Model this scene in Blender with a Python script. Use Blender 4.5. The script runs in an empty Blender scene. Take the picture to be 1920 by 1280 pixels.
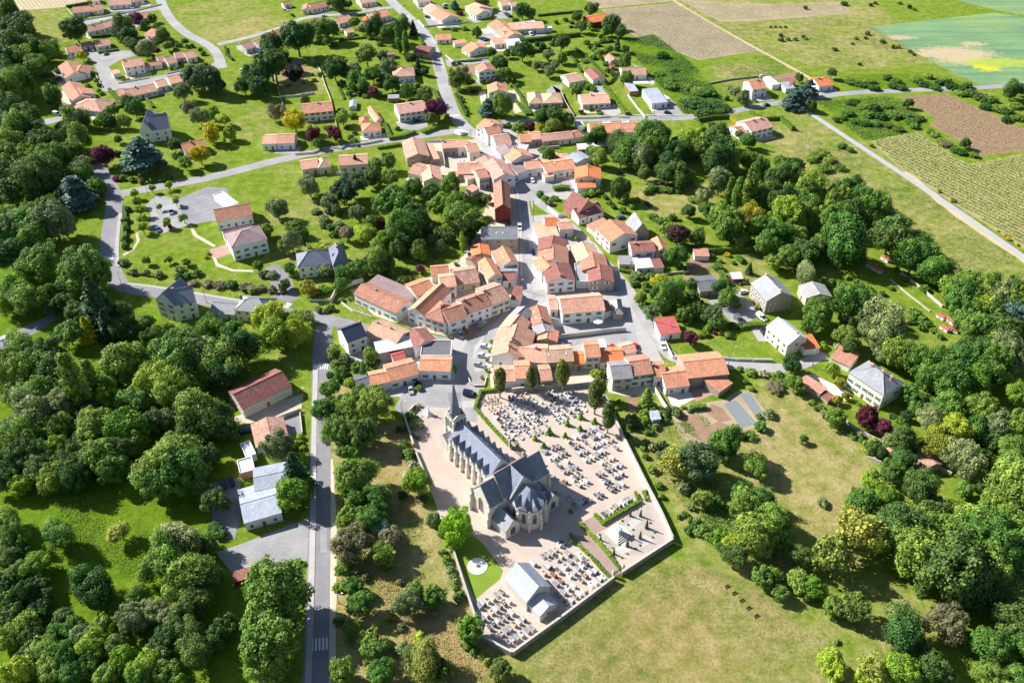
import bpy, math, random
import numpy as np
from mathutils import Vector, Matrix

# ------------------------------------------------------------------ camera, world, sun, exposure
S = bpy.context.scene
cam_d = bpy.data.cameras.new("camera"); cam = bpy.data.objects.new("camera", cam_d)
S.collection.objects.link(cam); S.camera = cam
cam.location = (0, 0, 206.0); cam.rotation_euler = (math.radians(50.8), 0, 0)
cam_d.sensor_width = 36.0; cam_d.lens = 30.0; cam_d.clip_end = 20000; cam_d.clip_start = 1.0
SUN_EL, SUN_DIR = math.radians(36.0), (-0.905, 0.425)      # the direction the sun stands in, on the ground plane
w = bpy.data.worlds.new("World"); S.world = w; w.use_nodes = True
nt = w.node_tree; nt.nodes.clear()
sky = nt.nodes.new('ShaderNodeTexSky'); sky.sky_type = 'NISHITA'; sky.sun_disc = False
sky.sun_elevation = SUN_EL; sky.sun_rotation = math.atan2(SUN_DIR[0], SUN_DIR[1])
sky.air_density = 1.0; sky.dust_density = 0.6; sky.ozone_density = 1.5
bg = nt.nodes.new('ShaderNodeBackground'); bg.inputs[1].default_value = 0.065
out = nt.nodes.new('ShaderNodeOutputWorld')
nt.links.new(sky.outputs[0], bg.inputs[0]); nt.links.new(bg.outputs[0], out.inputs[0])
sl = bpy.data.lights.new("sun", 'SUN'); sl.energy = 5.0; sl.angle = math.radians(0.53); sl.color = (1.0, 0.965, 0.90)
sun = bpy.data.objects.new("sun", sl); S.collection.objects.link(sun); sun.location = (-300, 300, 300)
ce = math.cos(SUN_EL)
sun.rotation_euler = Vector((-SUN_DIR[0]*ce, -SUN_DIR[1]*ce, -math.sin(SUN_EL))).to_track_quat('-Z', 'Y').to_euler()
S.view_settings.view_transform = 'Standard'; S.view_settings.look = 'None'
S.view_settings.exposure = 0.92; S.view_settings.gamma = 1.0; S.view_settings.use_curve_mapping = False
S.render.engine = 'CYCLES'; S.cycles.max_bounces = 6; S.cycles.transparent_max_bounces = 8
S.cycles.use_denoising = True
COL = S.collection
R = random.Random(7)

# ------------------------------------------------------------------ materials
def _ramp(nt, fac, stops):
    r = nt.nodes.new('ShaderNodeValToRGB'); e = r.color_ramp.elements
    while len(e) < len(stops): e.new(0.5)
    for i, (p, c) in enumerate(stops):
        e[i].position = p; e[i].color = (*c, 1)
    nt.links.new(fac, r.inputs[0]); return r.outputs[0]
def _noise(nt, vec, scale, detail=3, rough=0.6):
    n = nt.nodes.new('ShaderNodeTexNoise'); n.inputs['Scale'].default_value = scale
    n.inputs['Detail'].default_value = detail; n.inputs['Roughness'].default_value = rough
    nt.links.new(vec, n.inputs['Vector']); return n.outputs['Fac']
def _mix(nt, f, a, b, mode='MIX'):
    m = nt.nodes.new('ShaderNodeMix'); m.data_type = 'RGBA'; m.blend_type = mode
    for sock, val in ((m.inputs[0], f), (m.inputs[6], a), (m.inputs[7], b)):
        if hasattr(val, 'is_output'): nt.links.new(val, sock)
        else: sock.default_value = val if isinstance(val, float) else (*val, 1)
    return m.outputs[2]
def _math(nt, op, a, b=0.0, clamp=False):
    m = nt.nodes.new('ShaderNodeMath'); m.operation = op; m.use_clamp = clamp
    for sock, val in ((m.inputs[0], a), (m.inputs[1], b)):
        if hasattr(val, 'is_output'): nt.links.new(val, sock)
        else: sock.default_value = val
    return m.outputs[0]
def new_mat(name):
    m = bpy.data.materials.new(name); m.use_nodes = True; nt = m.node_tree
    return m, nt, nt.nodes['Principled BSDF']
def _pos(nt):
    return nt.nodes.new('ShaderNodeNewGeometry').outputs['Position']
def _stretch(nt, vec, s):
    m = nt.nodes.new('ShaderNodeMapping'); m.inputs['Scale'].default_value = s
    nt.links.new(vec, m.inputs['Vector']); return m.outputs[0]
M = {}
def surf(name, c, var=0.25, scale=0.6, fine=5.0, rough=0.85, bump=0.15, spec=0.3, metal=0.0):
    """plain weathered surface: large stains, fine mottling, a little relief"""
    m, nt, b = new_mat(name); p = _pos(nt)
    lo = tuple(x*(1-var) for x in c); hi = tuple(min(1, x*(1+var*0.7)) for x in c)
    c1 = _ramp(nt, _noise(nt, p, scale, 4), [(0.28, lo), (0.72, hi)])
    f = _noise(nt, p, fine, 3)
    c2 = _mix(nt, 0.35, c1, _ramp(nt, f, [(0.3, lo), (0.7, hi)]))
    oi = nt.nodes.new('ShaderNodeObjectInfo')
    v = _math(nt, 'MULTIPLY_ADD', oi.outputs['Random'], 0.16); v.node.inputs[2].default_value = 0.92
    hs = nt.nodes.new('ShaderNodeHueSaturation'); nt.links.new(v, hs.inputs['Value']); nt.links.new(c2, hs.inputs['Color'])
    nt.links.new(hs.outputs[0], b.inputs['Base Color'])
    b.inputs['Roughness'].default_value = rough; b.inputs['Metallic'].default_value = metal
    b.inputs['Specular IOR Level'].default_value = spec
    if bump:
        bp = nt.nodes.new('ShaderNodeBump'); bp.inputs['Strength'].default_value = bump; bp.inputs['Distance'].default_value = 0.05
        nt.links.new(f, bp.inputs['Height']); nt.links.new(bp.outputs[0], b.inputs['Normal'])
    M[name] = m; return m
def roofmat(name, c, c2, c3, sat=1.0):
    """clay tiles: ribs running down the slope (uv.y), courses, mottled tiles and lichen stains"""
    m, nt, b = new_mat(name)
    uv = nt.nodes.new('ShaderNodeUVMap').outputs[0]; p = _pos(nt)
    tile = nt.nodes.new('ShaderNodeTexVoronoi'); tile.inputs['Scale'].default_value = 1.0
    nt.links.new(_stretch(nt, uv, (2.6, 1.6, 1)), tile.inputs['Vector'])
    sep = nt.nodes.new('ShaderNodeSeparateColor'); nt.links.new(tile.outputs['Color'], sep.inputs[0])
    base = _ramp(nt, sep.outputs[0], [(0.0, c2), (0.45, c), (1.0, c3)])
    st = _noise(nt, p, 0.35, 5, 0.65)
    col = _mix(nt, _ramp(nt, st, [(0.40, (0, 0, 0)), (0.68, (0.75, 0.75, 0.75))]), base, tuple(x*0.55+0.03 for x in c))
    li = _noise(nt, p, 0.9, 6, 0.75)
    col = _mix(nt, _ramp(nt, li, [(0.55, (0, 0, 0)), (0.72, (0.55, 0.55, 0.55))]), col, tuple(min(.8, x*.6+.22) for x in c))
    rib = nt.nodes.new('ShaderNodeTexWave'); rib.bands_direction = 'X'; rib.inputs['Scale'].default_value = 0.62
    rib.inputs['Distortion'].default_value = 0.4
    nt.links.new(uv, rib.inputs['Vector'])
    col = _mix(nt, 0.22, col, _ramp(nt, rib.outputs['Fac'], [(0.2, c2), (0.8, c3)]))
    oi = nt.nodes.new('ShaderNodeObjectInfo')
    hs = nt.nodes.new('ShaderNodeHueSaturation'); hs.inputs['Saturation'].default_value = sat
    v = _math(nt, 'MULTIPLY_ADD', oi.outputs['Random'], 0.3); v.node.inputs[2].default_value = 0.85
    nt.links.new(v, hs.inputs['Value']); nt.links.new(col, hs.inputs['Color'])
    nt.links.new(hs.outputs[0], b.inputs['Base Color']); b.inputs['Roughness'].default_value = 0.9
    b.inputs['Specular IOR Level'].default_value = 0.2
    bp = nt.nodes.new('ShaderNodeBump'); bp.inputs['Strength'].default_value = 0.35; bp.inputs['Distance'].default_value = 0.08
    nt.links.new(sep.outputs[0], bp.inputs['Height']); nt.links.new(bp.outputs[0], b.inputs['Normal'])
    M[name] = m
def leafmat(name, c, hue=0.03, spread=0.55):
    m, nt, b = new_mat(name)
    at = nt.nodes.new('ShaderNodeAttribute'); at.attribute_name = 'tint'
    lo = tuple(x*(1-spread) for x in c); hi = (min(1, c[0]*(1+spread*1.2)), min(1, c[1]*(1+spread)), c[2]*(1+spread*0.6))
    col = _ramp(nt, at.outputs['Fac'], [(0.0, lo), (0.5, c), (1.0, hi)])
    oi = nt.nodes.new('ShaderNodeObjectInfo')
    hs = nt.nodes.new('ShaderNodeHueSaturation')
    h = _math(nt, 'MULTIPLY_ADD', oi.outputs['Random'], hue*2); h.node.inputs[2].default_value = 0.5-hue
    v = _math(nt, 'MULTIPLY_ADD', oi.outputs['Random'], -0.5); v.node.inputs[2].default_value = 1.25
    nt.links.new(h, hs.inputs['Hue']); nt.links.new(v, hs.inputs['Value']); nt.links.new(col, hs.inputs['Color'])
    nt.links.new(hs.outputs[0], b.inputs['Base Color'])
    b.inputs['Roughness'].default_value = 0.6; b.inputs['Specular IOR Level'].default_value = 0.25
    tr = nt.nodes.new('ShaderNodeBsdfTranslucent'); nt.links.new(hs.outputs[0], tr.inputs[0])
    mx = nt.nodes.new('ShaderNodeMixShader'); mx.inputs[0].default_value = 0.26
    o = nt.nodes['Material Output']
    nt.links.new(b.outputs[0], mx.inputs[1]); nt.links.new(tr.outputs[0], mx.inputs[2]); nt.links.new(mx.outputs[0], o.inputs[0])
    M[name] = m
def paint(name, c, rough=0.35, metal=0.0, spec=0.5):
    m, nt, b = new_mat(name); f = _noise(nt, _pos(nt), 3.0, 2)
    nt.links.new(_ramp(nt, f, [(0.2, tuple(x*0.9 for x in c)), (0.8, c)]), b.inputs['Base Color'])
    b.inputs['Roughness'].default_value = rough; b.inputs['Metallic'].default_value = metal
    b.inputs['Specular IOR Level'].default_value = spec; M[name] = m

surf('white', (0.76, 0.76, 0.76), 0.10, 0.5, 3); surf('cream', (0.72, 0.66, 0.55), 0.12, 0.5, 3)
surf('greywall', (0.55, 0.55, 0.55), 0.22, 0.7, 4); surf('bluewall', (0.30, 0.45, 0.62), 0.1)
surf('stone', (0.42, 0.35, 0.29), 0.5, 1.6, 6, bump=0.5); surf('palestone', (0.60, 0.55, 0.48), 0.3, 1.4, 5, bump=0.4)
surf('redwood', (0.21, 0.045, 0.035), 0.3, 0.8, 5); surf('wood', (0.32, 0.17, 0.08), 0.3, 1, 6)
surf('brick', (0.42, 0.20, 0.14), 0.3, 1.5, 6); surf('churchstone', (0.66, 0.61, 0.55), 0.28, 0.9, 3.5, bump=0.5)
surf('concrete', (0.58, 0.55, 0.50), 0.22, 0.5, 4); surf('gravestone', (0.44, 0.44, 0.45), 0.25, 1, 6, rough=0.5)
surf('wallstone', (0.36, 0.32, 0.29), 0.55, 1.3, 6, bump=0.6); surf('coping', (0.5, 0.46, 0.42), 0.3, 1.0, 5)
roofmat('orange', (0.68, 0.29, 0.165), (0.52, 0.19, 0.11), (0.78, 0.41, 0.26)); roofmat('brightorange', (0.72, 0.22, 0.08), (0.60, 0.15, 0.06), (0.80, 0.30, 0.12))
roofmat('salmon', (0.71, 0.37, 0.255), (0.56, 0.26, 0.18), (0.80, 0.49, 0.36)); roofmat('pink', (0.60, 0.33, 0.26), (0.46, 0.22, 0.18), (0.70, 0.43, 0.35))
roofmat('brown', (0.48, 0.225, 0.155), (0.35, 0.15, 0.10), (0.60, 0.31, 0.22)); roofmat('maroon', (0.29, 0.115, 0.095), (0.20, 0.075, 0.065), (0.38, 0.17, 0.14))
roofmat('tan', (0.62, 0.40, 0.27), (0.49, 0.29, 0.19), (0.72, 0.51, 0.37)); roofmat('mauve', (0.33, 0.24, 0.24), (0.26, 0.18, 0.19), (0.40, 0.30, 0.30))
roofmat('redroof', (0.50, 0.11, 0.10), (0.42, 0.09, 0.08), (0.56, 0.15, 0.13)); roofmat('oldtile', (0.52, 0.29, 0.21), (0.34, 0.17, 0.12), (0.68, 0.46, 0.36))
def slate(name, c, rough=0.45, spec=0.45):
    roofmat(name, c, tuple(x*0.8 for x in c), tuple(x*1.2 for x in c)); b = M[name].node_tree.nodes['Principled BSDF']
    b.inputs['Roughness'].default_value = rough; b.inputs['Specular IOR Level'].default_value = spec
slate('slate', (0.21, 0.235, 0.305), 0.6, 0.25); slate('lightslate', (0.30, 0.31, 0.34)); slate('greyroof', (0.33, 0.32, 0.33), 0.7)
slate('zinc', (0.38, 0.42, 0.50), 0.55, 0.3); slate('darkslate', (0.06, 0.08, 0.13)); slate('whiteroof', (0.72, 0.74, 0.76), 0.6); slate('darkgrey', (0.14, 0.14, 0.16), 0.7)
paint('glass', (0.03, 0.04, 0.06), 0.12, 0, 0.6); paint('frame', (0.75, 0.75, 0.74), 0.5); paint('greenpaint', (0.02, 0.20, 0.13), 0.5)
paint('bluepaint', (0.10, 0.25, 0.50), 0.5); paint('redpaint', (0.40, 0.03, 0.03), 0.5); paint('browndoor', (0.22, 0.10, 0.05), 0.5); paint('whitepaint', (0.8, 0.8, 0.78), 0.6)
paint('tyre', (0.02, 0.02, 0.02), 0.9); paint('rim', (0.5, 0.5, 0.52), 0.3, 0.8); paint('lamp', (0.8, 0.8, 0.75), 0.15); paint('redlight', (0.4, 0.02, 0.02), 0.2)
for n, c in dict(white=(0.80, 0.80, 0.80), silver=(0.50, 0.53, 0.56), black=(0.015, 0.015, 0.02), navy=(0.015, 0.025, 0.09), blue=(0.06, 0.15, 0.32), red=(0.50, 0.02, 0.03), grey=(0.16, 0.17, 0.18)).items():
    paint('car_'+n, c, 0.22, 0.0 if n in ('white', 'red') else 0.25, 0.6)
paint('pole', (0.25, 0.25, 0.26), 0.6); paint('woodpole', (0.16, 0.12, 0.09), 0.9); paint('greenpole', (0.03, 0.09, 0.06), 0.5)
paint('metalblack', (0.03, 0.03, 0.03), 0.5); paint('turquoise', (0.10, 0.55, 0.62), 0.1); paint('darkwater', (0.02, 0.018, 0.012), 0.04, 0, 0.6)
paint('tarp', (0.20, 0.24, 0.265), 0.5); paint('bright', (0.9, 0.9, 0.88), 0.7); paint('petals', (0.55, 0.16, 0.18), 0.7); paint('petals_yellow', (0.8, 0.55, 0.05), 0.7); paint('petals_white', (0.85, 0.82, 0.8), 0.7)
for n, c in dict(lightgranite=(0.50, 0.50, 0.52), darkgranite=(0.11, 0.11, 0.14), redgranite=(0.30, 0.11, 0.09), whitemarble=(0.76, 0.75, 0.73), beigestone=(0.55, 0.46, 0.37), greygranite=(0.28, 0.29, 0.32)).items():
    surf(n, c, 0.2, 1.5, 9, rough=0.35, bump=0.0, spec=0.5)
for n, c, sp in (('leaf_d', (0.082, 0.168, 0.036), .55), ('leaf_m', (0.158, 0.285, 0.046), .55), ('leaf_l', (0.25, 0.39, 0.036), .5), ('leaf_o', (0.225, 0.295, 0.115), .5),
              ('leaf_y', (0.56, 0.50, 0.02), .45), ('leaf_p', (0.147, 0.031, 0.063), .5), ('leaf_b', (0.139, 0.244, 0.198), .5), ('leaf_g', (0.238, 0.224, 0.119), .5),
              ('leaf_c', (0.069, 0.139, 0.055), .5), ('leaf_t', (0.165, 0.215, 0.044), .55), ('leaf_h', (0.224, 0.37, 0.034), .45), ('leaf_w', (0.45, 0.47, 0.34), .6), ('leaf_v', (0.198, 0.297, 0.053), .5),
              ('leaf_x', (0.27, 0.33, 0.065), .5), ('leaf_straw', (0.52, 0.40, 0.20), .45), ('leaf_yg', (0.34, 0.34, 0.035), .5), ('leaf_pd', (0.111, 0.058, 0.055), .5), ('leaf_l2', (0.24, 0.44, 0.015), .45), ('leaf_rust', (0.26, 0.09, 0.04), .4)):
    leafmat(n, c, 0.03, sp)
surf('bark', (0.13, 0.10, 0.075), 0.3, 3, 12, bump=0.4); surf('palebark', (0.30, 0.26, 0.22), 0.3, 3, 12)
surf('asphalt', (0.245, 0.238, 0.255), 0.32, 0.10, 1.2, rough=0.9, bump=0.1); surf('palasphalt', (0.345, 0.333, 0.338), 0.34, 0.10, 1.2, rough=0.9, bump=0.1)
surf('pavement', (0.42, 0.4, 0.39), 0.2, 0.3, 3); surf('redpaving', (0.38, 0.24, 0.20), 0.2, 0.4, 4); surf('gravel', (0.47, 0.385, 0.325), 0.16, 0.15, 2.2, bump=0.25)
surf('paleground', (0.55, 0.47, 0.36), 0.2, 0.3, 3); surf('soil', (0.30, 0.19, 0.12), 0.3, 0.3, 2.5, bump=0.4); surf('trackdirt', (0.50, 0.40, 0.26), 0.2, 0.3, 3)
surf('hedgecore', (0.07, 0.12, 0.02), 0.4, 1, 6); surf('vinesoil', (0.33, 0.30, 0.13), 0.25, 0.1, 1.5); surf('vineearth', (0.36, 0.285, 0.19), 0.3, 0.06, 1.2); surf('lawn', (0.19, 0.29, 0.025), 0.28, 0.10, 2.5, bump=0.3); surf('lane', (0.42, 0.42, 0.43), 0.15, 0.3, 3); surf('terrace', (0.66, 0.60, 0.54), 0.12, 0.4, 4); surf('tealfield', (0.13, 0.27, 0.10), 0.25, 0.03, 0.8)
surf('memorialpaving', (0.42, 0.37, 0.33), 0.15, 0.4, 4); surf('palegravel', (0.45, 0.43, 0.41), 0.15, 0.4, 4); surf('browngravel', (0.36, 0.26, 0.22), 0.2, 0.4, 4)

def ground_mat():
    m, nt, b = new_mat('grass_ground'); p = _pos(nt)
    at = nt.nodes.new('ShaderNodeAttribute'); at.attribute_name = 'cover'
    sep = nt.nodes.new('ShaderNodeSeparateColor'); nt.links.new(at.outputs['Color'], sep.inputs[0])
    n1 = _noise(nt, p, 0.05, 7, 0.68); n2 = _noise(nt, p, 0.22, 8, 0.72); n3 = _noise(nt, p, 1.1, 6, 0.85)
    g1 = _ramp(nt, n2, [(0.25, (0.095, 0.180, 0.012)), (0.5, (0.190, 0.290, 0.022)), (0.78, (0.320, 0.370, 0.045))])
    lush = _ramp(nt, n2, [(0.25, (0.075, 0.150, 0.010)), (0.6, (0.160, 0.270, 0.014)), (0.85, (0.250, 0.340, 0.025))])
    dry = _ramp(nt, n2, [(0.25, (0.190, 0.210, 0.045)), (0.45, (0.380, 0.325, 0.120)), (0.72, (0.560, 0.460, 0.240))])
    sol = _ramp(nt, n2, [(0.3, (0.280, 0.165, 0.075)), (0.7, (0.520, 0.340, 0.180))])
    col = _mix(nt, sep.outputs[1], g1, lush)
    f = _math(nt, 'ADD', sep.outputs[0], _math(nt, 'MULTIPLY', _math(nt, 'SUBTRACT', n1, 0.5), 2.2))
    f = _math(nt, 'MULTIPLY', f, 1.0, True)
    ff = _math(nt, 'ADD', f, _math(nt, 'MULTIPLY', _math(nt, 'SUBTRACT', n2, 0.5), 1.6), True)
    ff = _math(nt, 'MULTIPLY', ff, _math(nt, 'MULTIPLY', sep.outputs[0], 3.0, True))
    col = _mix(nt, ff, col, dry)
    sf = _math(nt, 'ADD', sep.outputs[2], _math(nt, 'MULTIPLY', _math(nt, 'SUBTRACT', n2, 0.5), 0.8), True)
    sf = _math(nt, 'MULTIPLY', sf, _math(nt, 'MULTIPLY', sep.outputs[2], 3.0, True))
    col = _mix(nt, sf, col, sol)
    col = _mix(nt, 0.8, col, _ramp(nt, n3, [(0.34, (0.36, 0.40, 0.34)), (0.64, (1.0, 1.0, 1.0))]), 'MULTIPLY')
    nt.links.new(col, b.inputs['Base Color']); b.inputs['Roughness'].default_value = 1.0; b.inputs['Specular IOR Level'].default_value = 0.05
    bp = nt.nodes.new('ShaderNodeBump'); bp.inputs['Strength'].default_value = 0.8; bp.inputs['Distance'].default_value = 0.25
    nt.links.new(_math(nt, 'ADD', n3, n2), bp.inputs['Height']); nt.links.new(bp.outputs[0], b.inputs['Normal'])
    M['ground'] = m
ground_mat()

# ------------------------------------------------------------------ mesh helpers
class MB:
    def __init__(s): s.v = []; s.f = []; s.mi = []; s.uv = []
    def face(s, pts, m=0, uv=None):
        i = len(s.v); s.v += [tuple(p) for p in pts]; s.f.append(list(range(i, i+len(pts)))); s.mi.append(m)
        s.uv.append(uv if uv else [(p[0], p[1]) for p in pts])
    def box(s, x0, x1, y0, y1, z0, z1, m=0, bottom=True):
        a, b_, c, d = (x0, y0), (x1, y0), (x1, y1), (x0, y1)
        s.prism([a, b_, c, d], z0, z1, m, bottom)
    def prism(s, poly, z0, z1, m=0, bottom=True):
        n = len(poly)
        for i in range(n):
            p, q = poly[i], poly[(i+1) % n]; l = math.hypot(q[0]-p[0], q[1]-p[1])
            s.face([(p[0], p[1], z0), (q[0], q[1], z0), (q[0], q[1], z1), (p[0], p[1], z1)], m, [(0, z0), (l, z0), (l, z1), (0, z1)])
        s.face([(p[0], p[1], z1) for p in poly], m)
        if bottom: s.face([(p[0], p[1], z0) for p in reversed(poly)], m)
    def taper(s, poly0, z0, poly1, z1, m=0, cap=True):
        n = len(poly0)
        for i in range(n):
            p, q, p2, q2 = poly0[i], poly0[(i+1) % n], poly1[i], poly1[(i+1) % n]
            s.face([(p[0], p[1], z0), (q[0], q[1], z0), (q2[0], q2[1], z1), (p2[0], p2[1], z1)], m)
        if cap: s.face([(p[0], p[1], z1) for p in poly1], m)
    def cyl(s, x, y, z0, z1, r0, r1=None, n=10, m=0):
        r1 = r0 if r1 is None else r1
        c = lambda r: [(x+r*math.cos(2*math.pi*i/n), y+r*math.sin(2*math.pi*i/n)) for i in range(n)]
        s.taper(c(r0), z0, c(r1), z1, m)
    def tube(s, a, b_, r0, r1, n=6, m=0):
        a, b_ = Vector(a), Vector(b_); d = (b_-a).normalized()
        u = d.orthogonal().normalized(); v = d.cross(u)
        ring = lambda c, r: [c+u*r*math.cos(2*math.pi*i/n)+v*r*math.sin(2*math.pi*i/n) for i in range(n)]
        A, B = ring(a, r0), ring(b_, r1)
        for i in range(n): s.face([A[i], A[(i+1) % n], B[(i+1) % n], B[i]], m)
        s.face(B, m)
    def mesh(s, name, mats):
        me = bpy.data.meshes.new(name); me.from_pydata(s.v, [], s.f)
        for mt in mats: me.materials.append(M[mt])
        me.polygons.foreach_set('material_index', s.mi)
        ul = me.uv_layers.new(name='UVMap'); ul.data.foreach_set('uv', [c for f in s.uv for p in f for c in p])
        me.update(); return me
    def build(s, name, mats, parent=None, loc=(0, 0, 0), rz=0.0):
        return ob(name, s.mesh(name, mats), parent, loc, rz)
def ob(name, me, parent=None, loc=(0, 0, 0), rz=0.0, scale=None):
    mat = None
    if isinstance(me, tuple): me, mat = me
    o = bpy.data.objects.new(name, me); COL.objects.link(o)
    if mat: o.material_slots[0].link = 'OBJECT'; o.material_slots[0].material = M[mat]
    o.location = loc; o.rotation_euler = (0, 0, rz)
    if scale: o.scale = scale
    if parent: o.parent = parent
    return o
def tag(o, label, cat, group=None, kind=None):
    if label: o['label'] = label
    if cat: o['category'] = cat
    if group: o['group'] = group
    if kind: o['kind'] = kind
    return o
def thing(name, label, cat, loc, rz=0.0, group=None):
    return tag(ob(name, None, None, loc, rz), label, cat, group)
def structure(o): o['kind'] = 'structure'; return o
def npmesh(name, V, F, mats, tint=None, mi=None, smooth=False):
    me = bpy.data.meshes.new(name); V = np.asarray(V, np.float32); F = np.asarray(F, np.int32); n = F.shape[1]
    me.vertices.add(len(V)); me.vertices.foreach_set('co', V.ravel())
    me.loops.add(F.size); me.loops.foreach_set('vertex_index', F.ravel())
    me.polygons.add(len(F)); me.polygons.foreach_set('loop_start', np.arange(0, F.size, n, dtype=np.int32))
    for mt in mats: me.materials.append(M[mt])
    if mi is not None: me.polygons.foreach_set('material_index', np.asarray(mi, np.int32))
    me.update(calc_edges=True)
    if tint is not None:
        a = me.attributes.new('tint', 'FLOAT', 'FACE'); a.data.foreach_set('value', np.asarray(tint, np.float32))
    if smooth: me.polygons.foreach_set('use_smooth', [True]*len(F))
    return me

# ------------------------------------------------------------------ foliage
def unit(v): return v/np.maximum(np.linalg.norm(v, axis=-1, keepdims=True), 1e-9)
def quads(P, N, size, rng, aspect=0.75):
    """one leaf spray (a quad) at each point P, facing N"""
    t = unit(np.cross(N, rng.normal(size=N.shape))); b = np.cross(N, t)
    s = size[:, None]; k = aspect
    V = np.stack([P-t*s-b*s*k*0.3, P-b*s*k+t*s*0.25, P+t*s+b*s*k*0.3, P+b*s*k-t*s*0.25], 1).reshape(-1, 3)
    F = np.arange(len(V)).reshape(-1, 4); return V, F
def lobe_points(rng, C, r, per, outward=0.55):
    """points on the surface of lobes C (n,3) of radius r (n,), mostly on their outer side"""
    n = len(C); d = unit(rng.normal(size=(n*per, 3))); c = np.repeat(C, per, 0); rr = np.repeat(r, per)
    o = unit(c+1e-6); keep = (d*o).sum(1) > -outward
    d, c, rr = d[keep], c[keep], rr[keep]; idx = np.repeat(np.arange(n), per)[keep]
    P = c+d*(rr*rng.uniform(0.72, 1.08, len(rr)))[:, None]
    return P, d, idx
def crown_round(seed, nl, per, leaf, vz=0.85, open_=0.0, lr=(0.2, 0.36)):
    rng = np.random.default_rng(seed)
    d = unit(rng.normal(size=(nl*3, 3))); d = d[d[:, 2] > -0.55][:nl]
    stretch = 1+0.22*np.sin(3*np.arctan2(d[:, 1], d[:, 0])+rng.uniform(0, 6))*rng.uniform(0.3, 1, len(d))
    for fq, am in ((1.6, .11), (2.9, .10), (4.5, .07)): stretch = stretch+am*np.sin(d@(unit(rng.normal(size=3))*fq*1.6)+rng.uniform(0, 6.28))
    r = lr[0]+(lr[1]-lr[0])*rng.random(len(d))**1.6*1.25; C = d*(rng.uniform(0.60, 0.88, len(d))*np.clip(stretch, .55, 1.35))[:, None]; C[:, 2] *= vz
    k = int(nl*0.35); Ci = unit(rng.normal(size=(k, 3)))*rng.uniform(0.15, 0.5, k)[:, None]; ri = rng.uniform(0.28, 0.4, k)
    C = np.vstack([C, Ci]); r = np.concatenate([r, ri])
    P, N, idx = lobe_points(rng, C, r, per)
    if open_: keep = rng.random(len(P)) > open_; P, N, idx = P[keep], N[keep], idx[keep]
    N = unit(N*0.9+rng.normal(size=N.shape)*0.34+np.array([0, 0, 0.22]))
    lt = rng.normal(0.5, 0.2, len(C))
    tint = np.clip(lt[idx]+rng.normal(0, 0.2, len(P)), 0, 1)
    V, F = quads(P, N, leaf*rng.uniform(0.6, 1.35, len(P)), rng)
    return V, F, tint
def crown_cone(seed, leaf, n=2600, layers=16, slim=0.36, droop=0.25):
    rng = np.random.default_rng(seed)               # unit height 1 (z 0..1), radius slim
    lay = rng.integers(0, layers, n); z0 = (lay+rng.uniform(-0.2, 0.2, n))/layers
    rad = slim*(1-z0)**0.85*(0.85+0.3*rng.random(n)); f = np.sqrt(rng.uniform(0.12, 1, n)); a = rng.uniform(0, 2*np.pi, n)
    a = a+0.25*np.sin(a*5+lay*1.7)
    r = rad*f*(1+0.18*np.sin(a*4+lay*2.1)); P = np.stack([r*np.cos(a), r*np.sin(a), np.clip(z0, 0.0, 1)*0.97-droop*r+0.03], 1)
    N = unit(np.stack([np.cos(a)*0.6, np.sin(a)*0.6, np.full(n, 0.75)], 1)+rng.normal(size=(n, 3))*0.35)
    V, F = quads(P, N, leaf*rng.uniform(0.6, 1.3, n), rng); return V, F, np.clip(rng.normal(0.5, 0.22, n), 0, 1)
def crown_cedar(seed, leaf, n=5200):
    rng = np.random.default_rng(seed); P = []; T = []   # flat plates of foliage on tiers of branches, radius 1, height 1.5
    for k in range(46):
        z = rng.uniform(0.05, 1.0)**0.9; a = rng.uniform(0, 6.28); L = (1-z**1.6)*rng.uniform(0.5, 1.0)+0.12
        m = int(n*L/30); u = rng.random(m)**0.6; sp = rng.normal(0, 0.13, m)*(0.4+L*u)
        P.append(np.stack([np.cos(a)*L*u-np.sin(a)*sp, np.sin(a)*L*u+np.cos(a)*sp, z*1.45-0.16*L*u**2+rng.normal(0, 0.02, m)], 1)); T.append(np.full(m, rng.normal(0.5, 0.15)))
    P = np.vstack(P); T = np.concatenate(T); N = unit(np.array([0, 0, 1.0])+rng.normal(size=P.shape)*0.4)
    V, F = quads(P, N, leaf*rng.uniform(0.6, 1.3, len(P)), rng); return V, F, np.clip(T+rng.normal(0, 0.15, len(P)), 0, 1)
def crown_tall(seed, leaf, n=3000, slim=0.2, lobes=26):
    rng = np.random.default_rng(seed)                  # poplar / cypress: unit height
    z = rng.uniform(0.05, 0.95, lobes); prof = slim*np.sin(np.pi*np.clip(z*0.9+0.09, 0, 1))**0.6; a = rng.uniform(0, 6.28, lobes)
    C = np.stack([np.cos(a)*prof*0.55, np.sin(a)*prof*0.55, z], 1); r = prof*rng.uniform(0.5, 0.75, lobes)
    d = unit(rng.normal(size=(n, 3))); idx = rng.integers(0, lobes, n); P = C[idx]+d*r[idx][:, None]*np.array([1, 1, 1.7])*rng.uniform(0.7, 1.1, (n, 1))
    N = unit(d*0.8+rng.normal(size=d.shape)*0.45); lt = rng.normal(0.5, 0.16, lobes)
    V, F = quads(P, N, leaf*rng.uniform(0.6, 1.3, n), rng); return V, F, np.clip(lt[idx]+rng.normal(0, 0.15, n), 0, 1)
CR = {}
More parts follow.
